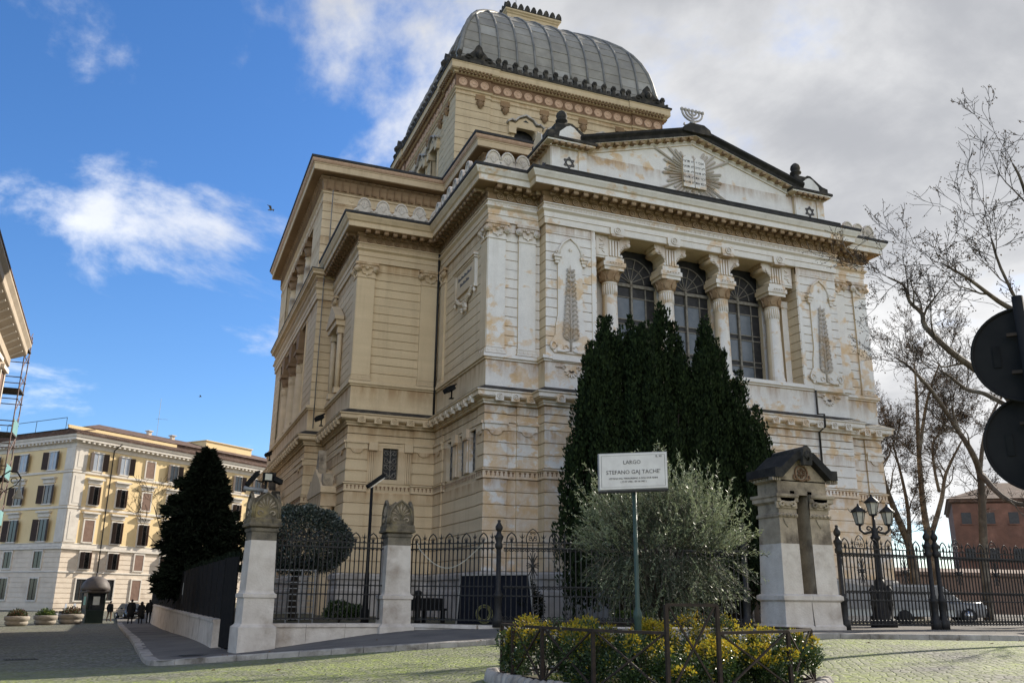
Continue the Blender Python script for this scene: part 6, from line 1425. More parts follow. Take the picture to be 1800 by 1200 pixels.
V2 = []; k = 9000; s_ = rng.random(k); idx = np.clip((s_*30).astype(int),0,29); fx = s_*30-idx; px_ = fr[idx]*(1-fx)[:,None]+fr[idx+1]*fx[:,None]
pp_ = np.stack([px_[:,0]+.35+rng.normal(0,.14,k), px_[:,1], 1.1+rng.random(k)*.24], 1); v, f = leaves(pp_, np.tile([-.2,0,1.],(k,1)), .14, .06, .7)
hd = thing('fence_hedge', 'thin dark hedge showing above the side street fence', 'hedge', (2.3,36,-.75)); put('foliage', npmesh('foliage', v-np.array(WL[hd.name]), f, ['conifer_leaf']), hd)
nb = thing('notice_board', 'small grey notice panel fixed on the dark fence', 'notice board', (1.55,41.5,.2)); put('panel', MB().box(-.34,-.30,-.5,.5,-.55,.75).data('panel','sign_back'), nb); put('notice', MB().box(-.345,-.335,-.25,.25,-.2,.3).data('notice','paper_white'), nb)
def person(loc, rz, label, h=1.74, coat='cloth_black', legs='cloth_black', long_coat=True, stride=.18, arm=0.0, hair_long=False):
    t = thing('person', label, 'person', loc, 'people walking in the side street', rz)
    bmv = [(0,0,.93*h/1.74)]; k = h/1.74
    J = {'pel':(0,0,.95),'che':(0,.0,1.28),'nek':(0,.0,1.48),'hd0':(0,-.01,1.55),'hd1':(0,-.02,1.66),'hd2':(0,-.01,1.73),
         'lh':(-.1,0,.9),'lk':(-.11,-stride*.5,.5),'la':(-.11,-stride*.3,.09),'lt':(-.12,-stride*.3-.15,.03),
         'rh':(.1,0,.9),'rk':(.11,stride*.3,.5),'ra':(.11,stride,.10),'rt':(.12,stride-.14,.03),
         'ls':(-.19,0,1.42),'le':(-.26,.04+arm*.1,1.13),'lw':(-.25,-.06,.88),'lf':(-.25,-.09,.78),
         'rs':(.19,0,1.42),'re':(.27,.05,1.13),'rw':(.25+arm*-.05,-.05,.88),'rf':(.25,-.08,.78)}
    rad = {'pel':.16,'che':.17,'nek':.065,'hd0':.075,'hd1':.105,'hd2':.07,'lh':.1,'lk':.065,'la':.045,'lt':.04,'rh':.1,'rk':.065,'ra':.045,'rt':.04,'ls':.085,'le':.06,'lw':.045,'lf':.04,'rs':.085,'re':.06,'rw':.045,'rf':.04}
    ed = [('pel','che'),('che','nek'),('nek','hd0'),('hd0','hd1'),('hd1','hd2'),('pel','lh'),('lh','lk'),('lk','la'),('la','lt'),('pel','rh'),('rh','rk'),('rk','ra'),('ra','rt'),('che','ls'),('ls','le'),('le','lw'),('lw','lf'),('che','rs'),('rs','re'),('re','rw'),('rw','rf')]
    ks = list(J); me = bpy.data.meshes.new('body'); me.from_pydata([tuple(c*k for c in J[q]) for q in ks], [(ks.index(a), ks.index(b)) for a, b in ed], [])
    o = bpy.data.objects.new('tmp', me); COL.objects.link(o); o.modifiers.new('s','SKIN'); sv = me.skin_vertices[0].data
    for i, q in enumerate(ks): sv[i].radius = (rad[q]*k*(1.15 if q in ('che','pel') else 1), rad[q]*k*(.8 if q in ('che','pel') else 1)); sv[i].use_root = q == 'pel'
    sd = o.modifiers.new('d','SUBSURF'); sd.levels = 2; sd.render_levels = 2
    dg = bpy.context.evaluated_depsgraph_get(); m2 = bpy.data.meshes.new_from_object(o.evaluated_get(dg)); bpy.data.objects.remove(o); m2.name = 'body'
    m2.materials.clear()
    for q in (coat, legs, 'skin', 'hair'): m2.materials.append(MATS[q])
    for p in m2.polygons:
        z = p.center.z/k; x = abs(p.center.x)/k; p.use_smooth = True
        p.material_index = 3 if z > 1.62 or (z > 1.5 and p.center.y > 0) else 2 if (z > 1.50 or (x > .2 and z < .84 and z > .7)) else 1 if z < .86 and x < .2 else 0
    put('body', m2, t)
    m = MB(); b0 = .52 if long_coat else .82
    m.lathe((0,0,0), [(.26*k,b0*k),(.245*k,.8*k),(.205*k,1.02*k),(.22*k,1.25*k),(.2*k,1.38*k),(.10*k,1.47*k)], 14); m.v = [(x, y*.72, z) for x, y, z in m.v]; put('coat', m.data('coat', coat), t)
    if hair_long: m = MB(); m.lathe((0,.03,0), [(.10,1.38*k),(.13,1.5*k),(.125,1.64*k),(.08,1.74*k),(0,1.76*k)], 10); put('hair', m.data('hair','hair'), t)
    return t
pz = lambda x, y: g1(x, y)+.13
person((-1.35,76.5,pz(-1.35,76.5)), R(175), 'left one of three dark figures walking away, in a long black coat', 1.82)
person((-.62,76.3,pz(-.62,76.3)), R(180), 'middle and shortest of three dark figures walking away', 1.62, hair_long=True)
person((.05-.1,76.6,pz(0,76.6)), R(186), 'right one of three dark figures walking away, arm bent, short jacket', 1.8, long_coat=False, arm=1.0)
person((-3.3,88.5,g1(-3.3,88.5)), R(150), 'person in a dark jacket and tan trousers beside the kiosk', 1.75, legs='cloth_brown', long_coat=False)
# kiosk
kz = g1(-4.4,84.5); ki = thing('kiosk', 'dark green guard kiosk with a domed roof at the end of the street', 'kiosk', (-4.5,84.5,kz), rz=R(20)); ki.scale = (.84, .84, .9)
m = MB(); m.lathe((0,0,0), [(1.2,0),(1.2,1.15),(1.15,1.2)], 4, rz=0); put('base_panel', m.data('base_panel','kiosk_green'), ki)
for k in range(4): a = math.pi/4+k*math.pi/2; put('corner_post', MB().tube([(1.15*math.cos(a),1.15*math.sin(a),1.1),(1.15*math.cos(a),1.15*math.sin(a),2.75)], .08, 6).data('corner_post','kiosk_green'), ki)
for k in range(4):
    a = k*math.pi/2; c, s_ = math.cos(a), math.sin(a); m = MB(); m.obox((.82*c,.82*s_,1.95), .03, 1.5, 1.5, a); put('window_pane', m.data('window_pane','dark_glass'), ki)
    m = MB(); m.obox((.85*c,.85*s_,2.0), .02, .62, .75, a); put('posted_sheet', m.data('posted_sheet', 'paper_green' if k != 3 else 'paper_white'), ki)
m = MB(); m.lathe((0,0,0), [(1.1,2.65),(1.55,2.75),(1.55,2.86),(1.4,2.95)], 4, rz=0); put('eaves', m.data('eaves','kiosk_roof'), ki)
m = MB(); m.lathe((0,0,0), [(1.4,2.95),(1.36,3.25),(1.2,3.6),(.9,3.95),(.5,4.15),(.1,4.22),(.06,4.5),(0,4.52)], 8); put('dome_roof', m.data('dome_roof','kiosk_roof'), ki)
# round concrete planters
def pot(x, y, label, leafm, s=1.0):
    z = g1(x, y); t = thing('street_planter', label, 'planter', (x, y, z), 'round concrete planters across the street')
    m = MB(); m.lathe((0,0,0), [(.62*s,0),(.78*s,.12*s),(.8*s,.3*s),(.72*s,.36*s),(.86*s,.42*s),(.88*s,.66*s),(.8*s,.72*s),(.72*s,.7*s),(.7*s,.6*s),(0,.6*s)], 16); put('bowl', m.data('bowl','pot_concrete'), t)
    k = 900; u = rng.normal(0,1,(k,3)); u /= np.linalg.norm(u,axis=1)[:,None]; p = u*np.array([.65,.65,.55])*s*rng.uniform(.5,1.05,(k,1)); p[:,2] = np.abs(p[:,2])+.65*s
    v, f = leaves(p, u, .16, .08, .6); put('plants', npmesh('plants', v, f, ['hedge_green', leafm], (rng.random(k) < .6).astype(int)), t)
pot(-9.3,78.5,'round concrete planter with reddish plants, leftmost of three','red_leaf'); pot(-7.6,81,'round concrete planter with yellow-green plants, middle of three','grass_leaf'); pot(-5.9,82.3,'round concrete planter with reddish plants next to the kiosk','red_leaf',1.1)
pot(25.6,20.2,'dark stone tub with a plant on the pavement at the far right edge','hedge_green',.75)
# scooters
def scooter(x, y, rz, label, c):
    z = g1(x, y); t = thing('scooter', label, 'scooter', (x, y, z), 'scooters parked before the yellow house', rz)
    for wy in (-.62,.62):
        m = MB(); m.tube([(-.06,wy,.27),(.06,wy,.27)], .27, 14); w = put('wheel', m.data('wheel','rubber'), t); m = MB(); m.tube([(-.07,wy,.27),(.07,wy,.27)], .12, 10); put('rim', m.data('rim','chrome'), w)
    m = MB(); m.extr([(-.75,.35),(-.1,.28),(.25,.3),(.45,.75),(.5,1.05),(.42,1.05),(.3,.6),(.0,.42),(-.15,.7),(-.8,.75)], (-.14,0,0), (0,-1,0), (0,0,1), (.28,0,0)); put('body', m.data('body',c), t)
    put('seat', MB().box(-.15,.15,.1,.8,.75,.87).data('seat','rubber'), t); m = MB(); m.tube([(-.32,-.42,1.1),(0,-.48,1.12),(.32,-.42,1.1)], .025, 5); put('handlebar', m.data('handlebar','black_metal'), t)
    put('windscreen', MB().extr([(-.2,1.1),(.2,1.1),(.15,1.5),(-.15,1.5)], (0,-.52,0), (1,0,0), (0,0,1), (0,.02,0)).data('windscreen','curtain_glass'), t)
scooter(-7.3,88,R(70),'white scooter with a windscreen between two planters','car_white'); scooter(-6.6,88.5,R(60),'grey scooter parked close to the kiosk','car_grey')
# cars: a body lofted from cross-sections, glasshouse, wheels, lights
def car(loc, rz, label, paint, suv=False, group='parked cars'):
    t = thing('parked_car', label, 'car', loc, group, rz); H = 1.72 if suv else 1.46
    sh = [(-2.15,.45,.62),(-2.12,.62,.80),(-1.95,.9,.84),(-1.0,.98,.87),(.0,.98,.88),(.95,.96,.87),(1.35,.92,.86),(2.0,.82 if not suv else .95,.82),(2.17,.6,.7)]
    n = 0; m = MB(); m.smooth = True; vs = []
    for x, zt, w in sh:
        vs += [(x,-w+.06,.26),(x,-w,.42),(x,-w,zt-.18),(x,-w+.05,zt-.05),(x,-w*.8,zt),(x,w*.8,zt),(x,w-.05,zt-.05),(x,w,zt-.18),(x,w,.42),(x,w-.06,.26)]
    k = 10; fs = [(i*k+j,(i+1)*k+j,(i+1)*k+(j+1)%k,i*k+(j+1)%k) for i in range(len(sh)-1) for j in range(k)]+[tuple(range(k-1,-1,-1)), tuple((len(sh)-1)*k+j for j in range(k))]
    m.add(vs, fs); b = put('body', m.data('body',paint), t)
    cab = [(-2.0 if suv else -1.75,.94,.72),(-1.75 if suv else -1.1,H-.02,.58),(-.3,H,.62),(.35,H-.04,.6),(1.15,.95,.7)]
    m = MB(); vs = []
    for x, z, w in cab: vs += [(x,-w,z),(x,w,z)]
    lo = [(cab[0][0],-.76,.9),(cab[0][0],.76,.9),(cab[-1][0],-.76,.9),(cab[-1][0],.76,.9)]; vs += lo
    m.add(vs, [(0,1,3,2),(2,3,5,4),(4,5,7,6),(6,7,9,8),(0,2,4,6,8,12,10),(1,11,13,9,7,5,3)]); gh = put('cabin', m.data('cabin',paint), t)
    m = MB()
    m.add([(cab[4][0]-.06,-.6,1.0),(cab[4][0]-.06,.6,1.0),(cab[3][0]+.1,.5,H-.08),(cab[3][0]+.1,-.5,H-.08)], [(0,1,2,3)]); m.v = [(x+.03,y,z+.02) for x,y,z in m.v]; put('windscreen', m.data('windscreen','dark_glass'), gh)
    for sg in (-1,1):
        for a0,a1 in ((-.28,.95),(-1.55 if not suv else -1.75,-.36)):
            m = MB(); sl = lambda x: 1 if x < .4 else (1.15-x)/.8
            m.add([(a0,sg*.735,1.0),(a1,sg*.735,1.0),(min(a1,.38),sg*.64,H-.12),(max(a0,-1.15 if not suv else -1.7),sg*.64,H-.12)], [(0,1,2,3)]); put('side_window', m.data('side_window','dark_glass'), gh)
        m = MB(); m.obox((.72,sg*.98,1.0), .16,.18,.13); put('wing_mirror', m.data('wing_mirror',paint), b)
        m = MB(); m.obox((2.08,sg*.58,.72), .14,.34,.16); put('headlight', m.data('headlight','head_lamp'), b)
        m = MB(); m.obox((-2.12,sg*.64,.78), .1,.24,.2); put('tail_light', m.data('tail_light','tail_red'), b)
        for wx in (-1.3,1.32):
            m = MB(); m.tube([(wx,sg*.68,.33),(wx,sg*.9,.33)], .33, 18); w = put('wheel', m.data('wheel','rubber'), t); m = MB(); m.tube([(wx,sg*.88,.33),(wx,sg*.915,.33)], .21, 14); put('rim', m.data('rim','chrome'), w)
    put('bumper', MB().box(2.0,2.24,-.72,.72,.28,.5).data('bumper','black_metal'), b); put('grille', MB().box(2.1,2.2,-.4,.4,.55,.72).data('grille','black_metal'), b); put('number_plate', MB().box(2.23,2.25,-.26,.26,.36,.47).data('number_plate','paper_white'), b)
    return t
car((34.4,33.0,-.85), R(-33), 'white sport utility car parked behind the right-hand railings', 'car_white', True)
car((41.5,31.0,-.85), R(-20), 'grey car parked behind the railings right of the white car', 'car_grey')
car((46.5,29.8,-.85), R(-20), 'dark car parked at the far right behind the railings', 'car_dark')
car((-1.7,92.5,g1(-1.7,92.5)), R(-75), 'dark car at the end of the side street behind the walking people', 'car_dark')
tr_ = thing('site_trailer', 'low white trailer with a dark ramp behind the right-hand railings', 'trailer', (28.5,29.5,-.85), rz=R(-25))
put('bed', MB().box(-2.6,2.2,-.9,.9,.35,.62).data('bed','paper_white'), tr_); m = MB(); m.extr([(-2.6,.62),(2.6,.62),(2.6,.75),(-2.6,1.75)], (0,-.95,0), (1,0,0), (0,0,1), (0,.05,0)); put('side_board', m.data('side_board','grey_metal'), tr_)
for wx in (-.8,.2): m = MB(); m.tube([(wx,-.95,.3),(wx,-.75,.3)], .3, 14); put('wheel', m.data('wheel','rubber'), tr_)
# three-lantern lamp post
lp = thing('lantern_post', 'ornate black iron lamp post with three lanterns right of the gatehouse', 'lamp post', (25.2,26.5,-.86))
m = MB(); m.lathe((0,0,0), [(.5,0),(.5,.25),(.36,.32),(.42,.7),(.3,.95),(.34,1.3),(.2,1.55),(.17,1.7)], 8); 
for k in range(4): a = k*math.pi/2; m.lathe((.38*math.cos(a),.38*math.sin(a),.9), [(.02,-.3),(.13,-.1),(.1,.2),(.15,.4),(.04,.6)], 7)
put('pedestal', m.data('pedestal','iron'), lp)
m = MB(); m.lathe((0,0,0), [(.16,1.65),(.13,1.8),(.12,2.4),(.10,3.1),(.16,3.16),(.2,3.24),(.13,3.3),(.11,3.42),(.13,3.55),(.06,3.62),(.05,4.05)], 10); put('shaft', m.data('shaft','iron'), lp)
ld = Vector((.93,-.36,0))
for sg in (-1,1):
    m = MB(); m.tube([Vector((0,0,3.5)), ld*sg*.2+Vector((0,0,3.42)), ld*sg*.4+Vector((0,0,3.38)), ld*sg*.55+Vector((0,0,3.5)), ld*sg*.55+Vector((0,0,3.66))], [.06,.05,.055,.05,.05], 7)
    m.tube([ld*sg*(.22-.1*math.cos(a)*(1-a/9))+Vector((0,0,3.56+.1*math.sin(a)*(1-a/9))) for a in [k*.7 for k in range(9)]], .03, 5); put('lamp_arm', m.data('lamp_arm','iron'), lp)
for p_ in (ld*-.55+Vector((0,0,3.66)), ld*.55+Vector((0,0,3.66)), Vector((0,0,4.02))):
    m = MB(); m.lathe(p_, [(.06,0),(.15,.04),(.15,.08)], 6); m.lathe(p_, [(.3,.5),(.28,.55),(.2,.62),(.08,.72),(.05,.74),(.03,.82),(0,.84)], 6)
    for k in range(6):
        a = 2*math.pi*(k+.5)/6; c, s_ = math.cos(a), math.sin(a); m.tube([p_+Vector((.14*c,.14*s_,.07)), p_+Vector((.235*c,.235*s_,.5))], .016, 4); m.tube([p_+Vector((.26*c,.26*s_,.5)), p_+Vector((.34*c,.34*s_,.56)), p_+Vector((.38*c,.38*s_,.66))], [.02,.015,.005], 4)
    ln_ = put('lantern', m.data('lantern','iron'), lp); m = MB(); m.lathe(p_, [(.13,.08),(.225,.5)], 6); put('lantern_glass', m.data('lantern_glass','lamp_glass'), ln_)
# ------------------------------------------------------------------ yellow apartment house at the end of the street
az = R(50); C2 = Vector((-10.07,112.98,0)); uR = Vector((math.sin(az),math.cos(az),0)); nR = Vector((uR.y,-uR.x,0)); uL = Vector((-math.cos(az),math.sin(az),0)); nL = -uR
LR, LL = 46.0, 24.0; ZG = -2.2
yh = thing('yellow_house', 'five-storey yellow apartment house with pale stone ground floors and dark shutters', 'apartment house', (C2.x, C2.y, ZG))
hp = [C2+uL*LL, C2, C2+uR*LR, C2+uR*LR+uL*LL]; hpl = [(p.x,p.y) for p in hp]
MB().sweep(hpl, [(0,5.0),(0,17.2)], True).build('yellow_wall', 'yellow_paint', yh)
sw2 = MB().sweep(hpl, [(-.02,ZG),(-.02,5.1)], True).build('stone_wall', 'cream_stone', yh)
z = ZG+.6
k = 0
while z < 4.5:
    MB().sweep(hpl, [(-.03,z+.03),(.04,z+.03),(.04,min(z+.52,4.5)),(-.03,min(z+.52,4.5))], True).build('stone_course', 'cream_stone', sw2); z += .55
for zc, h, o in ((2.35,.22,.12),(4.95,.3,.22),(5.5,.12,.1),(9.5,.3,.14),(13.6,.3,.14)): MB().sweep(hpl, [(0,zc-h/2),(o,zc-h/2+.04),(o,zc+h/2-.04),(0,zc+h/2)], True).build('string_course', 'trim_white', yh)
MB().sweep(hpl, [(0,5.1),(.06,5.12),(.06,5.44),(0,5.46)], True).build('parapet_band', 'trim_white', yh)
MB().sweep(hpl, [(0,16.4),(.08,16.45),(.08,16.9),(.3,17.0),(.3,17.05),(.75,17.15),(.75,17.45),(.85,17.5),(.95,17.75),(.2,17.8)], True).build('cornice', 'trim_white', yh)
m = MB()
for A_, u_, n_, L_ in ((C2,uR,nR,LR),(C2,uL,nL,LL)):
    for j in range(int(L_/.7)): p = A_+u_*(.35+j*.7); m.obox((p.x+n_.x*.45,p.y+n_.y*.45,17.02), .3,.5,.2, math.atan2(u_.y,u_.x))
m.build('cornice_brackets', 'trim_white', yh, kind='stuff')
for u_, n_, rzq in ((uR,nR,0),(uL,nL,0)):
    for z0, z1 in ((5.6,9.3),(9.7,13.4),(13.8,16.4)): m = MB(); m.extr([(0,z0),(1.55,z0),(1.55,z1),(0,z1)], C2+n_*.001, u_, (0,0,1), n_*.1); m.extr([(.35,z0+.3),(1.2,z0+.3),(1.2,z1-.3),(.35,z1-.3)], C2+n_*.1, u_, (0,0,1), n_*.03); m.build('corner_pilaster', 'trim_white', yh)
rf = MB().sweep(hpl, [(.98,17.76),(1.0,17.86),(-2.2,18.75)], True); rf.sweep(hpl, [(-2.2,18.7),(-2.2,19.25),(-2.0,19.3),(-9,21.3)], True); rf = rf.build('roof', 'roof_tile', yh)
m = MB()
for j in range(150): s_ = j*.3; p = C2+uR*s_; m.tube([(p.x+nR.x*.9, p.y+nR.y*.9, 17.92),(p.x-nR.x*2.1,p.y-nR.y*2.1,18.78)], .08, 5)
for j in range(70): s_ = j*.3; p = C2+uL*s_; m.tube([(p.x+nL.x*.9, p.y+nL.y*.9, 17.92),(p.x-nL.x*2.1,p.y-nL.y*2.1,18.78)], .08, 5)
m.build('tile_rows', 'roof_tile', rf, kind='stuff')
m = MB(); m.sweep([tuple((C2+uR*16+nR*-2.1)[:2]), tuple((C2+uR*0+nR*-2.1)[:2])][::-1], [(.05,18.7),(.05,19.2),(-.3,19.25)]); m.build('attic_face', 'yellow_paint', rf)
def roof_box(s, d, w, l, z0, z1, matn, name): p = C2+uR*s-nR*d; m = MB(); m.obox((p.x,p.y,(z0+z1)/2), l, w, z1-z0, math.atan2(uR.y,uR.x)); m.obox((p.x,p.y,z1+.05), l+.3, w+.3, .12, math.atan2(uR.y,uR.x)); m.build(name, matn, rf)
roof_box(29,8,4,9,19.5,21.4,'yellow_paint','roof_room')
for s in (16.5,20.5): roof_box(s,8.5,.5,.5,20.3,21.6,'cream_stone','chimney')
p = C2+uR*17.8-nR*8.5; m = MB(); m.tube([(p.x,p.y,21),(p.x,p.y,26.5)], .025, 4); m.bar((p.x-.4,p.y,23.6),(p.x+1.2,p.y,23.6), .03); m.build('antenna', 'grey_metal', rf)
p = C2+uL*13-nL*3; m = MB(); 
for q_ in (0,6,12): pp2 = p+uL*(q_-6); m.bar((pp2.x,pp2.y,18.6),(pp2.x,pp2.y,21), .06)
m.bar(p+uL*-6+Vector((0,0,21)), p+uL*6+Vector((0,0,21)), .06); m.build('roof_rail', 'iron', rf)
MB().tube([C2+uR*5.3+nR*1.0+Vector((0,0,17.4)), C2+uR*4.9+nR*.2+Vector((0,0,16.6)), C2+uR*4.9+nR*.15+Vector((0,0,9)), C2+uR*4.9+nR*.2+Vector((0,0,ZG))], .07, 6).build('downpipe', 'iron', yh)
def house_window(A_, u_, n_, s, z0, z1, w, shut, hood, glass):
    o = A_+u_*s; f = .16
    m = MB()
    for a0,a1,b0,b1 in ((-w/2-f,-w/2,z0-f,z1+f),(w/2,w/2+f,z0-f,z1+f),(-w/2,w/2,z1,z1+f),(-w/2-.08,w/2+.08,z0-f,z0)): m.extr([(a0,b0),(a1,b0),(a1,b1),(a0,b1)], o, u_, (0,0,1), n_*.16)
    if hood: m.extr([(-w/2-.3,z1+.28),(w/2+.3,z1+.28),(w/2+.3,z1+.75),(-w/2-.3,z1+.75)], o, u_, (0,0,1), n_*.2); m.extr([(-w/2-.45,z1+.75),(w/2+.45,z1+.75),(w/2+.5,z1+.95),(-w/2-.5,z1+.95)], o, u_, (0,0,1), n_*.45)
    wn = m.build('window', 'trim_white', yh)
    m = MB(); m.extr([(-w/2,z0),(w/2,z0),(w/2,z1),(-w/2,z1)], o+n_*.05, u_, (0,0,1), n_*.015); m.build('pane', glass, wn)
    m = MB(); m.extr([(-.03,z0),(.03,z0),(.03,z1),(-.03,z1)], o+n_*.065, u_, (0,0,1), n_*.03); m.build('mullion', 'trim_white' if glass == 'curtain_glass' else 'shutter', wn)
    if shut == 'open':
        for sg in (-1,1):
            h_ = o+u_*(sg*(w/2+.02))+n_*.14; d = (u_*sg*.93+n_*.36).normalized(); m = MB(); m.extr([(0,z0),(w/2,z0),(w/2,z1),(0,z1)], h_, d, (0,0,1), n_*.05); m.build('shutter', 'shutter', wn)
    elif shut == 'half':
        for sg in (-1,1):
            h_ = o+u_*(sg*w/2)+n_*.12; d = (u_*-sg*.25+n_*.97).normalized() if sg > 0 else (u_*.35+n_*.93).normalized(); m = MB(); m.extr([(0,z0),(w*.45,z0),(w*.45,z1),(0,z1)], h_, d, (0,0,1), u_*.04); m.build('shutter', 'shutter_light' if sg > 0 else 'shutter', wn)
    elif shut == 'closed':
        m = MB(); m.extr([(-w/2,z0),(w/2,z0),(w/2,z1),(-w/2,z1)], o+n_*.10, u_, (0,0,1), n_*.03); m.build('shutter', 'shutter_light', wn)
rows_ = [(13.95,16.0,'open',False),(10.0,12.1,'half',True),(5.75,8.2,'half',True),(2.75,4.6,'half',False),(-.75,1.6,'none',False)]
for ri, (z0,z1,sh,hd_) in enumerate(rows_):
    for k in range(11):
        s2_ = sh if not ((k == 2 and ri in (0,3)) or random.random() < .12) else 'closed'
        if ri == 4: s2_ = 'closed' if k == 2 else 'none'
        house_window(C2, uR, nR, 3.0+3.75*k, z0, z1, 1.25, s2_, hd_, 'curtain_glass' if ri == 0 and k < 2 else 'dark_glass')
    for k in range(5):
        house_window(C2, uL, nL, 3.9+5.6*k, z0, z1, 1.5, 'open' if ri < 3 else 'none', hd_, 'curtain_glass' if ri == 0 else 'dark_glass')
# ------------------------------------------------------------------ house at the left edge with a scaffold behind
lh = thing('corner_house', 'beige house with a bracketed cornice at the left edge', 'house', (-14,62,-2.4))
ax = Vector((-.045,1,0)).normalized(); lp_ = [Vector((-12.35,75,0)), Vector((-12.35,75,0))-ax*42, Vector((-12.35,75,0))-ax*42-Vector((16,0,0)), Vector((-28.3,75,0))]
lpl = [(p.x,p.y) for p in lp_][::-1]
MB().sweep(lpl, [(0,-2.6),(0,17.6)], True).build('wall', 'house_beige', lh)
MB().sweep(lpl, [(0,16.6),(.15,16.7),(.15,17.3),(.3,17.4),(1.05,17.9),(1.1,17.95),(1.1,18.4),(1.3,18.7),(1.3,18.85),(0,19.2)], True).build('cornice', 'house_beige', lh)
for zc in (2.2,7.0,11.8): MB().sweep(lpl, [(0,zc-.2),(.25,zc-.1),(.25,zc+.15),(0,zc+.2)], True).build('string_course', 'trim_white', lh)
MB().sweep(lpl, [(1.28,18.86),(1.34,18.9),(1.34,19.0),(-5,20.4)], True).build('roof', 'roof_tile', lh)
for k in range(22):
    p = lp_[0]-ax*(.8+k*1.9); put('cornice_bracket', (MB().extr([(0,17.2),(.95,17.8),(.95,17.95),(0,17.95)], (0,-.2,0), (1,0,0), (0,0,1), (0,.4,0)).data('cornice_bracket','trim_white')) if k == 0 else bpy.data.meshes['cornice_bracket'], lh, local(lh, (p.x,p.y,0)))
for k in range(10):
    p = lp_[0]-ax*(2.4+k*3.9)
    for z0, z1 in ((13.2,15.8),(8.3,10.9),(3.6,6.0),(-1,1.3)):
        m = MB(); m.box(p.x, p.x+.14, p.y-.95, p.y+.95, z0-.3, z0-.1); m.box(p.x, p.x+.12, p.y-.95, p.y-.72, z0-.1, z1); m.box(p.x, p.x+.12, p.y+.72, p.y+.95, z0-.1, z1); m.box(p.x, p.x+.3, p.y-1.1, p.y+1.1, z1, z1+.3); w = m.build('window', 'trim_white', lh)
        MB().box(p.x-.02, p.x+.03, p.y-.72, p.y+.72, z0-.1, z1).build('shutter', 'shutter_light', w)
scf = thing('scaffold', 'steel scaffold with decks and green netting at the end of the left house', 'scaffold', (-12.6,79,-2.4))
for X in (-13.1,-11.6):
    for Y in (77.0,79.4): MB().tube([(X,Y,-2.4),(X,Y,20.3)], .05, 5).build('standard', 'scaffold_steel', scf)
for k in range(12):
    z = -.4+k*1.75
    for Y in (77.0,79.4): MB().tube([(-13.2,Y,z+1),(-11.5,Y,z+1)], .04, 4).build('ledger', 'scaffold_steel', scf)
    MB().tube([(-11.6,76.9,z+1),(-11.6,79.5,z+1)], .04, 4).build('ledger', 'scaffold_steel', scf); MB().tube([(-11.6,77,z),(-11.6,79.4,z+1.75)], .035, 4).build('brace', 'scaffold_steel', scf)
    if k % 2 == 1: MB().box(-13.2,-11.5,77.05,79.35,z,z+.12).build('deck', 'scaffold_deck', scf)
    if k < 8 and k % 2: MB().box(-11.55,-11.53,77.0,79.4,z+.15,z+1.2).build('netting', 'scaffold_net', scf)
hl = thing('hanging_lamp', 'curved street lamp bracket with a bell-shaped shade near the left edge', 'street lamp', (-9.2,60,-2.3))
m = MB(); m.lathe((-9.2,60,0), [(.12,-2.3),(.1,0),(.07,3.5),(.06,6.2)], 8); m.build('pole', 'iron', hl)
m = MB(); m.tube([(-9.2,60,6.1),(-9.1,60,6.7),(-8.75,60,7.0),(-8.35,60,6.95),(-8.1,60,6.6)], .045, 6); m.tube([(-9.2,60,5.2),(-8.95,60,5.75),(-8.6,60,6.0),(-8.3,60,6.2),(-8.1,60,6.6)], .03, 5); m.tube([(-8.45+.16*math.cos(a),60,6.45+.16*math.sin(a)) for a in half(0,5.5,12)], .025, 5); m.build('bracket', 'iron', hl)
m = MB(); m.lathe((-8.1,60,0), [(.05,6.5),(.07,5.95),(.12,5.85),(.16,5.7),(.3,5.45),(.32,5.4),(.0,5.42)], 12); m.build('shade', 'lamp_glass', hl)
# far street block closing the view behind the left gap
fb = thing('distant_house', 'pale house front far behind the scaffold', 'house', (-60,165,-2.2)); m = MB(); m.obox((-60,165,7), 60, 12, 19, 0); m.build('wall', 'cream_stone', fb)
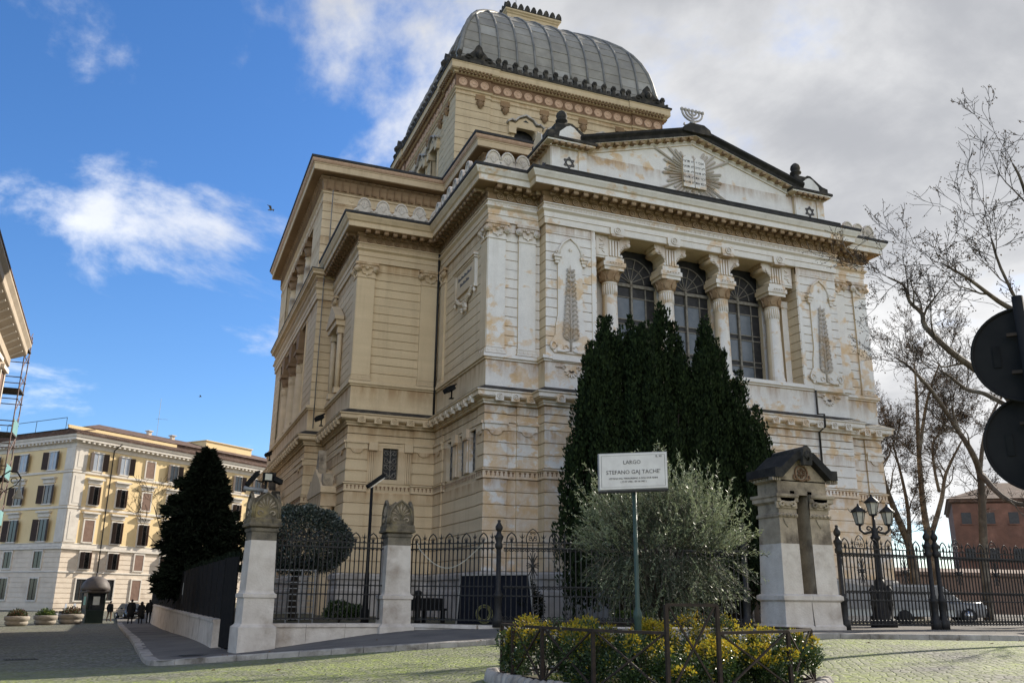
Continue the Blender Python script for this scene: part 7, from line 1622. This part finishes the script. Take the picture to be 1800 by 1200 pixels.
# ------------------------------------------------------------------ bare plane trees on the right
def limb_tree(name, label, limbs, group, twig=1.0, rads=None, seed=1, leafn=2.2, cat='plane tree'):
    rr = random.Random(seed); base = Vector(limbs[0][0][0]); t = thing(name, label, cat, (base.x, base.y, base.z), group)
    tb_ = MB(); br = MB(); tw_ = MB(); LP = []
    def grow(p, d, ln, r, dep):
        pts = [p]; q = p; dd = d.copy(); n = 4
        for i in range(n):
            dd = (dd+Vector((rr.gauss(0,.16),rr.gauss(0,.16),rr.gauss(.05,.14)))).normalized(); q = q+dd*ln/n; pts.append(q)
        tgt = br if r > .02 else tw_
        tgt.tube(pts, [max(.009, r*(1-.55*i/n)) for i in range(n+1)], 5 if r > .03 else 3, False)
        if dep <= 0:
            for i in range(int(leafn+rr.random())): LP.append(pts[-1-rr.randrange(2)]+Vector((rr.gauss(0,.05),rr.gauss(0,.05),rr.gauss(-.05,.05))))
            return
        for i in range(rr.choice((2,3,3,4))):
            j = rr.randrange(1, n+1); e = (dd*rr.uniform(.5,1)+Vector((rr.gauss(0,.55),rr.gauss(0,.55),rr.gauss(.1,.45)))).normalized(); grow(pts[j], e, ln*rr.uniform(.5,.78), r*(1-.5*j/n)*.6, dep-1)
        grow(pts[-1], dd, ln*.7, r*.5, dep-1)
    for pts, r0_, r1_ in limbs:
        pts = [Vector(p) for p in pts]
        # smooth the limb
        sm = []
        for i in range(len(pts)-1):
            p0, p1, p2, p3 = pts[max(i-1,0)], pts[i], pts[i+1], pts[min(i+2,len(pts)-1)]
            for s in (0,.33,.66): sm.append(.5*((2*p1)+(p2-p0)*s+(2*p0-5*p1+4*p2-p3)*s*s+(3*p1-p0-3*p2+p3)*s**3))
        sm.append(pts[-1]); n = len(sm); rads_ = [.74*(r0_+(r1_-r0_)*i/(n-1)) for i in range(n)]
        (tb_ if r0_ > .12 else br).tube(sm, rads_, 9)
        for i in range(n):
            if i < n*.28: continue
            if rr.random() < .55*twig or i == n-1:
                d = (sm[min(i+1,n-1)]-sm[max(i-1,0)]).normalized(); e = (d*.5+Vector((rr.gauss(0,.6),rr.gauss(0,.5),rr.gauss(.25,.4)))).normalized() if i < n-1 else d
                grow(sm[i], e, rr.uniform(1.0,2.0)*(.55+.5*twig), min(.055, rads_[i]*.55), 4 if twig > .78 else 3)
    off = np.array(base); tk = tb_.build('trunk', 'bark', t)
    if br.v: br.build('branches', 'bark', t)
    if tw_.v: tw_.build('twigs', 'dark_bark', t, kind='stuff')
    if LP: v, f = leaves(np.array(LP), np.tile([0,0,-1.],(len(LP),1)), .075, .055, .8); put('dry_leaves', npmesh('dry_leaves', v-off, f, ['brown_leaf']), t)
    return t
G_ = 'bare plane trees along the embankment'
limb_tree('plane_tree', 'bare leaning plane tree nearest the right corner of the synagogue', [([(40.6,40,-.9),(40.3,39.7,1.2),(39.9,39.4,3.1),(39.0,39.2,4.8),(37.4,38.2,6.4),(36.2,37.1,7.7),(35.0,36.0,9.3)],.42,.07),([(39.9,39.4,3.1),(40.4,39.7,5.1),(39.8,39.3,7.0),(38.3,38.2,8.7)],.2,.06)], G_, seed=3, twig=.9)
limb_tree('plane_tree', 'bare upright plane tree with forked stems right of the lantern post', [([(45.2,42.7,-.9),(44.8,42.4,1),(44.4,42.1,3.0),(43.7,41.7,5.4),(43.0,40.9,8.7),(41.7,39.3,11.9),(41.3,38.8,13.9)],.45,.06),([(43.0,40.9,8.7),(43.0,40.0,11.4),(42.5,38.7,12.9),(41.9,37.5,13.6)],.16,.05),([(44.2,41.9,3.9),(44.6,41.1,6.1),(44.6,40.5,7.7),(44.5,39.0,9.4)],.24,.07),([(44.4,41.0,6.6),(43.9,40.7,8.1),(43.7,40.3,9.6),(44.6,39.7,10.4)],.14,.05)], G_, seed=5, twig=.8)
limb_tree('plane_tree', 'bare plane tree with a long limb sweeping up left before the brick house', [([(40.9,35.6,-.9),(40.6,35.2,1.2),(40.3,34.8,2.9),(40.0,34.3,4.9),(39.7,33.9,6.6),(38.2,33.0,7.6),(37.4,33.0,8.7),(35.3,32.2,10.1),(33.3,31.6,11.1),(32.6,31.7,11.5)],.36,.06),([(39.7,33.9,6.6),(39.7,33.3,8.5),(40.9,33.4,10.1),(41.3,33.0,10.9)],.16,.05),([(37.7,33.0,8.3),(37.3,32.9,9.1),(37.1,32.8,9.8)],.1,.05),([(39.7,33.9,6.6),(39.1,32.3,5.2),(39.3,31.3,4.7),(39.3,30.0,5.0)],.22,.1)], G_, seed=8, twig=.75)
limb_tree('plane_tree', 'bare plane tree whose crooked limb reaches left above the traffic signs', [([(37.1,28.1,-.9),(36.6,27.8,1.5),(35.9,27.3,3.8),(34.7,26.8,6.9),(32.4,26.0,8.7),(31.2,26.2,9.5),(29.3,25.7,10.0),(28.3,25.8,10.9),(28.1,25.7,11.4),(27.6,25.8,11.9),(27.3,25.7,12.5),(26.6,25.8,12.8)],.32,.04),([(33.4,26.4,8.0),(32.4,26.9,8.7),(31.9,27.3,8.9),(31.2,27.4,9.4),(30.7,27.5,9.7)],.15,.06)], G_, seed=12, twig=.75)
limb_tree('plane_tree', 'bare plane tree filling the upper right corner with twigs', [([(37.5,20.0,-.9),(36.5,20.3,2),(34,21.2,5.8),(30.5,22.1,9.1),(28.5,21.5,10.0),(27.5,21.7,10.6),(25.6,21.2,11.0),(24.7,21.4,11.5)],.3,.04),([(30.5,22.1,9.1),(29.7,21.4,12.6),(27.9,20.3,14.6),(27.4,20.2,15.4)],.14,.04),([(28.5,21.5,10.0),(27.5,21.4,11.8),(27.0,21.2,12.8)],.09,.04)], G_, seed=21, twig=.7)
for i, (x, y, s) in enumerate(((58,44,1.0),(70,52,1.1),(52,56,1.0))):
    limb_tree('plane_tree', ['bare plane tree further back, left of the brick house','bare plane tree further back in front of the brick house','bare plane tree far behind the upright forked one'][i], [([(x,y,-1),(x-.3,y,4),(x-1,y-.5,9*s),(x-1.5,y-1,15*s)],.35,.06),([(x-.3,y,4),(x+1.5,y+.5,8),(x+2.4,y+.5,13)],.2,.05),([(x-.5,y,5),(x-2.5,y,9),(x-3.6,y,13)],.18,.05)], G_, seed=30+i, twig=.9)
limb_tree('bare_shrub_tree', 'thin bare tree between the yellow house and the dark conifer', [([(1.3,62,-1.5),(.9,62,1.8),(.2,62,3.6),(-.5,61.6,5.4)],.09,.03),([(.7,62,2.4),(-.2,62,3.2),(-.9,62,3.9)],.05,.02)], None, seed=44, twig=.1, leafn=.3, cat='bare tree')
# brick house on the embankment
bh = thing('brick_house', 'reddish brick house with small square windows beyond the plane trees', 'house', (112,96,-1))
bpl = [(116,106),(99.4,90),(108,84),(135,78),(140,100)]
MB().sweep(bpl, [(0,-2),(0,13.2)], True).build('wall', 'brick_wall', bh); MB().sweep(bpl, [(0,13.0),(.35,13.2),(.35,13.5),(.6,13.6),(-6,16.4)], True).build('roof', 'roof_tile', bh)
for a, b in zip(bpl[1:3], bpl[2:4]):
    a = Vector((*a,0)); b = Vector((*b,0)); d = (b-a).normalized(); n_ = Vector((d.y,-d.x,0))
    for k in range(int((b-a).length/2.9)):
        for z0 in (5.6, 10.3):
            p = a+d*(1.6+k*2.9); m = MB(); m.extr([(-.6,z0),(.6,z0),(.6,z0+1.5),(-.6,z0+1.5)], p, d, (0,0,1), n_*.04); w = m.build('window', 'window_dark', bh)
            MB().extr([(-.75,z0-.15),(.75,z0-.15),(.75,z0),(-.75,z0)], p, d, (0,0,1), n_*.12).build('sill', 'brick_wall', w)
lw_ = thing('embankment_wall', 'low reddish house front seen through the right-hand railings', 'wall', (70,75,-1)); MB().sweep([(50,78),(62,72),(98,66),(125,60)], [(0,-2),(0,2.6),(.3,2.8),(.3,3.1),(-3,3.6)]).build('wall', 'pink_wall', lw_)
# ------------------------------------------------------------------ backs of two traffic signs close by on the right
ts = thing('traffic_sign', 'dark backs of two round traffic signs on one pole at the right edge', 'traffic sign', (4.95,3.85,-1.4))
pdir = Vector((4.95,3.85,0)).normalized(); side = Vector((pdir.y,-pdir.x,0))
pole = Vector((4.86,3.70,0)); MB().tube([pole+Vector((0,0,-1.5)), pole+Vector((0,0,1.86))], .033, 10).build('pole', 'sign_back', ts)
def disc(c, r, name):
    n = pdir; m = MB(); k = 48; fr_ = [c+side*(r*math.cos(2*math.pi*i/k))+Vector((0,0,1))*(r*math.sin(2*math.pi*i/k)) for i in range(k)]; bk = [p+n*.012 for p in fr_]
    m.add(fr_+bk, [tuple(range(k)), tuple(range(2*k-1,k-1,-1))]+[(i,(i+1)%k,k+(i+1)%k,k+i) for i in range(k)]); d_ = m.build(name, 'sign_back', ts)
    m = MB(); m.tube([p-n*.008 for p in fr_]+[fr_[0]-n*.008], .009, 5, False); m.build('rim', 'sign_back', d_)
    m = MB(); m.bar(c-side*.09-n*.05+Vector((0,0,.12)), c+side*.09-n*.05+Vector((0,0,.12)), .03, .02); m.bar(c-side*.09-n*.05-Vector((0,0,.12)), c+side*.09-n*.05-Vector((0,0,.12)), .03, .02); m.build('clamp', 'rust_iron', d_)
    m = MB(); m.box(-.005,.005,-.02,.02,-.07,.07); q_ = m.v; m.v = [tuple(c-side*.16-n*.004+side*y+Vector((0,0,z))+n*x) for x,y,z in q_]; m.build('maker_plate', 'black_metal', d_)
disc(Vector((4.86,3.70,0))+pdir*.06+Vector((0,0,1.50)), .300, 'upper_disc'); disc(Vector((4.93,3.755,0))+pdir*.06+Vector((0,0,.955)), .300, 'lower_disc')
# ------------------------------------------------------------------ gulls
def gull(loc, rz, s, label):
    t = thing('gull', label, 'gull', loc, 'gulls in the sky', rz)
    m = MB(); m.tube([(0,-.25,0),(0,-.16,.01),(0,0,0),(0,.18,0),(0,.26,.01)], [.02,.05,.07,.04,.015], 7); m.v = [(x*s,y*s,z*s) for x,y,z in m.v]; put('body', m.data('body','gull_grey'), t)
    for sg in (-1,1):
        m = MB(); a = [(0,-.08,.03),(sg*.28,-.14,.20),(sg*.62,.05,.16),(sg*.3,.04,.19),(0,.08,.03)]; m.add([(x*s,y*s,z*s) for x,y,z in a]+[(x*s,y*s,z*s-.015) for x,y,z in a], [(0,1,3,4),(1,2,3),(9,8,6,5),(8,7,6),(0,5,6,1),(1,6,7,2),(2,7,8,3),(3,8,9,4)]); put('wing', m.data('wing','gull_grey'), t)
gull((3.2,40,17.65), R(60), .62, 'gull gliding left of the synagogue cornice'); gull((1.48,60,12.5), R(80), .38, 'small distant gull low in the blue sky')
# fallen leaves on the road
for k in range(26):
    x, y = random.uniform(1,11), random.uniform(18,27); 
    if k > 18: x, y = random.uniform(13,22), random.uniform(16,20)
    z = g1(x,y)+.16; m = MB(); a = random.random()*6; s_ = random.uniform(.04,.08); m.add([(x+s_*math.cos(a),y+s_*math.sin(a),z+.01),(x+s_*.5*math.cos(a+1.6),y+s_*.5*math.sin(a+1.6),z+.03),(x-s_*math.cos(a),y-s_*math.sin(a),z),(x-s_*.5*math.cos(a+1.6),y-s_*.5*math.sin(a+1.6),z+.02)], [(0,1,2,3)])
    if k == 0: LM = MB()
    LM.add(m.v, m.f)
o = LM.build('fallen_leaves', 'dry_leaf', kind='stuff'); tag(o, 'scattered dry leaves lying on the road and pavement', 'leaves')
def drain(x, y, rz, lab, up_):
    t = thing('drain_grate', lab, 'drain', (x, y, g1(x, y)+up_), 'iron drain grates', rz)
    m = MB()
    for a0, a1, b0, b1 in ((-.45,.45,-.2,-.16),(-.45,.45,.16,.2),(-.45,-.41,-.16,.16),(.41,.45,-.16,.16)): m.box(a0, a1, b0, b1, 0, .014)
    put('frame', m.data('frame', 'iron'), t)
    for k in range(9): put('slot_bar', MB().box(-.36+k*.085, -.32+k*.085, -.16, .16, .001, .010).data('slot_bar', 'iron'), t)
drain(1.4, 28.6, R(12), 'small iron drain grate in the pavement beside the corner pillar', .136)
drain(-3.5, 32.0, R(15), 'iron drain grate in the cobbles at the left edge of the road', .006)
